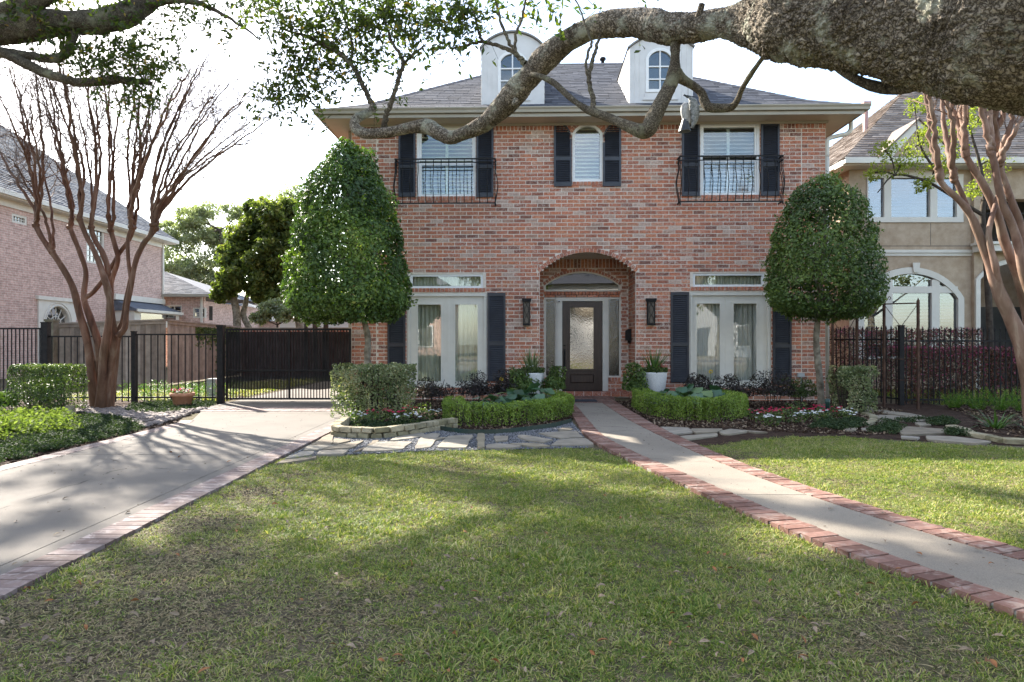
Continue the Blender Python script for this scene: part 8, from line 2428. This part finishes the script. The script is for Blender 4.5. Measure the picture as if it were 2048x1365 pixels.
# fallen oak leaves on the lawn and paving: each one an object
def dead_leaf(tn):
    L, W = .050, .021
    vs = []; n = 5
    for i in range(n):
        u = i/(n-1); x = (u-.5)*L; w_ = W*math.sin(math.pi*min(.98,max(.03,u**.85)))*.5; z = .010*math.sin(math.pi*u)*tn + .004
        vs += [(x, -w_, z+w_*.55), (x, 0, z), (x, w_, z+w_*.55)]
    fs = []
    for i in range(n-1): fs += [(3*i,3*i+3,3*i+4,3*i+1),(3*i+1,3*i+4,3*i+5,3*i+2)]
    return MB().add(vs, fs, .5, True).mesh('fallen_leaf')
dl = []
for nm, c1_, c2c in (('pale tan', (.20,.145,.092), (.29,.22,.15)), ('orange brown', (.20,.075,.025), (.28,.125,.045)), ('grey brown', (.13,.09,.062), (.20,.15,.11))):
    mt = mat_noise(nm+' dead leaf', c1_, c2c, 60, .7, .25)
    for k in range(3):
        me = dead_leaf(rng.uniform(.2,1.0)); me.materials.append(mt); dl.append((nm, me))
cnt = 0
while cnt < 250:
    px_, py_ = rng.uniform(0,2048), 890+470*rng.random()**1.0
    g = G(px_, py_, 0)
    on_walk = Lo(g.y) < g.x < Ro(g.y); on_drive = g.x < DRX[1]
    if on_drive and (g.x < -5.2 or rng.random() > .35): continue
    if on_walk and rng.random() > .4: continue
    if g.y > 8.0: continue
    nm, me = dl[rng.choice(9, p=[.16,.16,.16,.09,.09,.09,.0833,.0833,.0834])]
    z = PZ+.002 if on_walk else (DZ+.002 if on_drive else .026)
    o = put('fallen_leaf', me); o.location = (g.x, g.y, z); s_ = rng.uniform(.6,1.1); o.scale = (s_,s_,s_)
    o.rotation_euler = (rng.normal(0,.45) if not on_walk else 0, rng.normal(0,.3) if not on_walk else 0, rng.uniform(0,6.28))
    where = 'front walk' if on_walk else ('driveway concrete' if on_drive else 'lawn')
    tag(o, '%s fallen oak leaf lying on the %s' % (nm, where), 'fallen leaf', '%s fallen leaves on the %s' % (nm, where))
    cnt += 1

# crumbs of leaf and twig blown over the concrete
n = 330
x = np.hstack([rng.uniform(-5.0,-2.85,200), np.zeros(130)]); y = np.hstack([rng.uniform(3.0,13.5,200), rng.uniform(2.2,13.0,130)])
for i in range(200, n): x[i] = rng.uniform(Lo(y[i])+.05, Ro(y[i])-.05)
z = np.hstack([np.full(200, DZ+.003), np.full(130, PZ+.004)])
scatter('paving_litter', np.stack([x,y,z],1), np.stack([rng.normal(0,.12,n),rng.normal(0,.12,n),rng.uniform(0,6.28,n)],1), rng.uniform(.006,.020,n), rng.integers(0,8,n), [(chip_src(), M_chip) for _ in range(8)], 'crumbs of leaf and twig blown over the concrete')

# ------------------------------------------------------------------ what stands behind the camera (the glass mirrors it)
sheet('street', [(-120,-17),(120,-17),(120,-8.5),(-120,-8.5)], .004, mat_ground('asphalt', [(.045,.045,.047),(.055,.055,.057),(.07,.07,.07)], (1.5, 60)))
for y0 in (-8.5, -17.3):
    m = MB(); m.box(-120, 120, y0, y0+.3, 0, .13); m.build('kerb', M_concrete, None, 'structure')
def plain_house(label, x, y, w_, dpt, h, rh, wall, roof):
    t = thing('street_house', label, 'house', (x, y, 0))
    m = MB(); m.box(0, w_, -dpt, 0, 0, h); m.build('wall', wall, t)
    A, B = Vector((-.5,.5,h)), Vector((w_+.5,.5,h)); D, Cc = Vector((dpt*.5,-dpt/2,h+rh)), Vector((w_-dpt*.5,-dpt/2,h+rh))
    m = MB(); m.add([A,B,Cc,D,(w_+.5,-dpt-.5,h),(-.5,-dpt-.5,h)], [(0,1,2,3),(1,4,2),(4,5,3,2),(5,0,3),(0,5,4,1)]); m.build('roof', roof, t)
    for k in range(int(w_/2.6)):
        for z in (.9, 3.9):
            if z+1.6 > h: continue
            x0 = 1.0+k*2.6; f = MB(); f.box(x0-.1,x0+1.2,.001,.08,z-.1,z+1.7); fo = f.build('window', M_white, t); g = MB(); g.box(x0,x0+1.1,.0805,.09,z,z+1.6); g.build('pane', M_inside, fo)
    return t
plain_house('pale rendered house across the street mirrored in the front door glass', -4, -27, 15, 10, 6.2, 3.2, mat_noise('pale render', (.42,.40,.36),(.5,.48,.44), 2, .9), M_shingle)
plain_house('grey sided house across the street mirrored in the right french doors', 15, -26, 14, 10, 5.6, 3.0, mat_noise('grey siding', (.38,.39,.39),(.46,.47,.47), 2, .9), M_shingle_brown)
plain_house('brick house across the street mirrored in the left windows', -24, -27, 16, 10, 6.0, 3.4, M_pinkbrick, M_bluecomp)
def street_tree(label, x, y, h, r, n, seed):
    t = thing('street_tree', label, 'tree', (x, y, 0)); sg = np.random.default_rng(seed); sets = []; tb = Tubes()
    for k in range(n):
        u = sg.normal(size=3); u /= np.linalg.norm(u); c_ = np.array([0,0,h*.66]) + u*np.array([r,r,h*.30])*sg.random()**.4; rr = sg.uniform(.6,1.1); m_ = 60
        v = sg.normal(size=(m_,3)); v /= np.linalg.norm(v,axis=1)[:,None]
        sets.append(leaves_np(c_+v*rr*sg.random((m_,1))**.5, v+np.array([0,0,.4]), .26, .14, .7))
        if k % 4 == 0: tb.add(spline([(0,0,h*.3),(c_[0]*.5,c_[1]*.5,h*.45),c_],4), np.linspace(.12,.03,9), 6)
    tb.add([(0,0,-.1),(.1,0,h*.2),(0,.1,h*.5)], [.34,.27,.16], 10)
    leaf_part('crown', M_magn, t, sets); tb.build('trunk', M_oakbark_small, t)
for k, (x, y, h, r) in enumerate([(13,-19.5,10,4.2),(-3,-20,10.5,4.0),(-19,-20,10,4.5),(4.5,-31,12,4),(31,-22,11,5),(-34,-19,11,5)]):
    street_tree(['street tree before the grey sided house over the road','street tree before the pale rendered house over the road','street tree before the brick house over the road','tall tree behind the pale rendered house','street tree at the far right end of the street','street tree at the far left end of the street'][k], x, y, h, r, 70, 50+k)
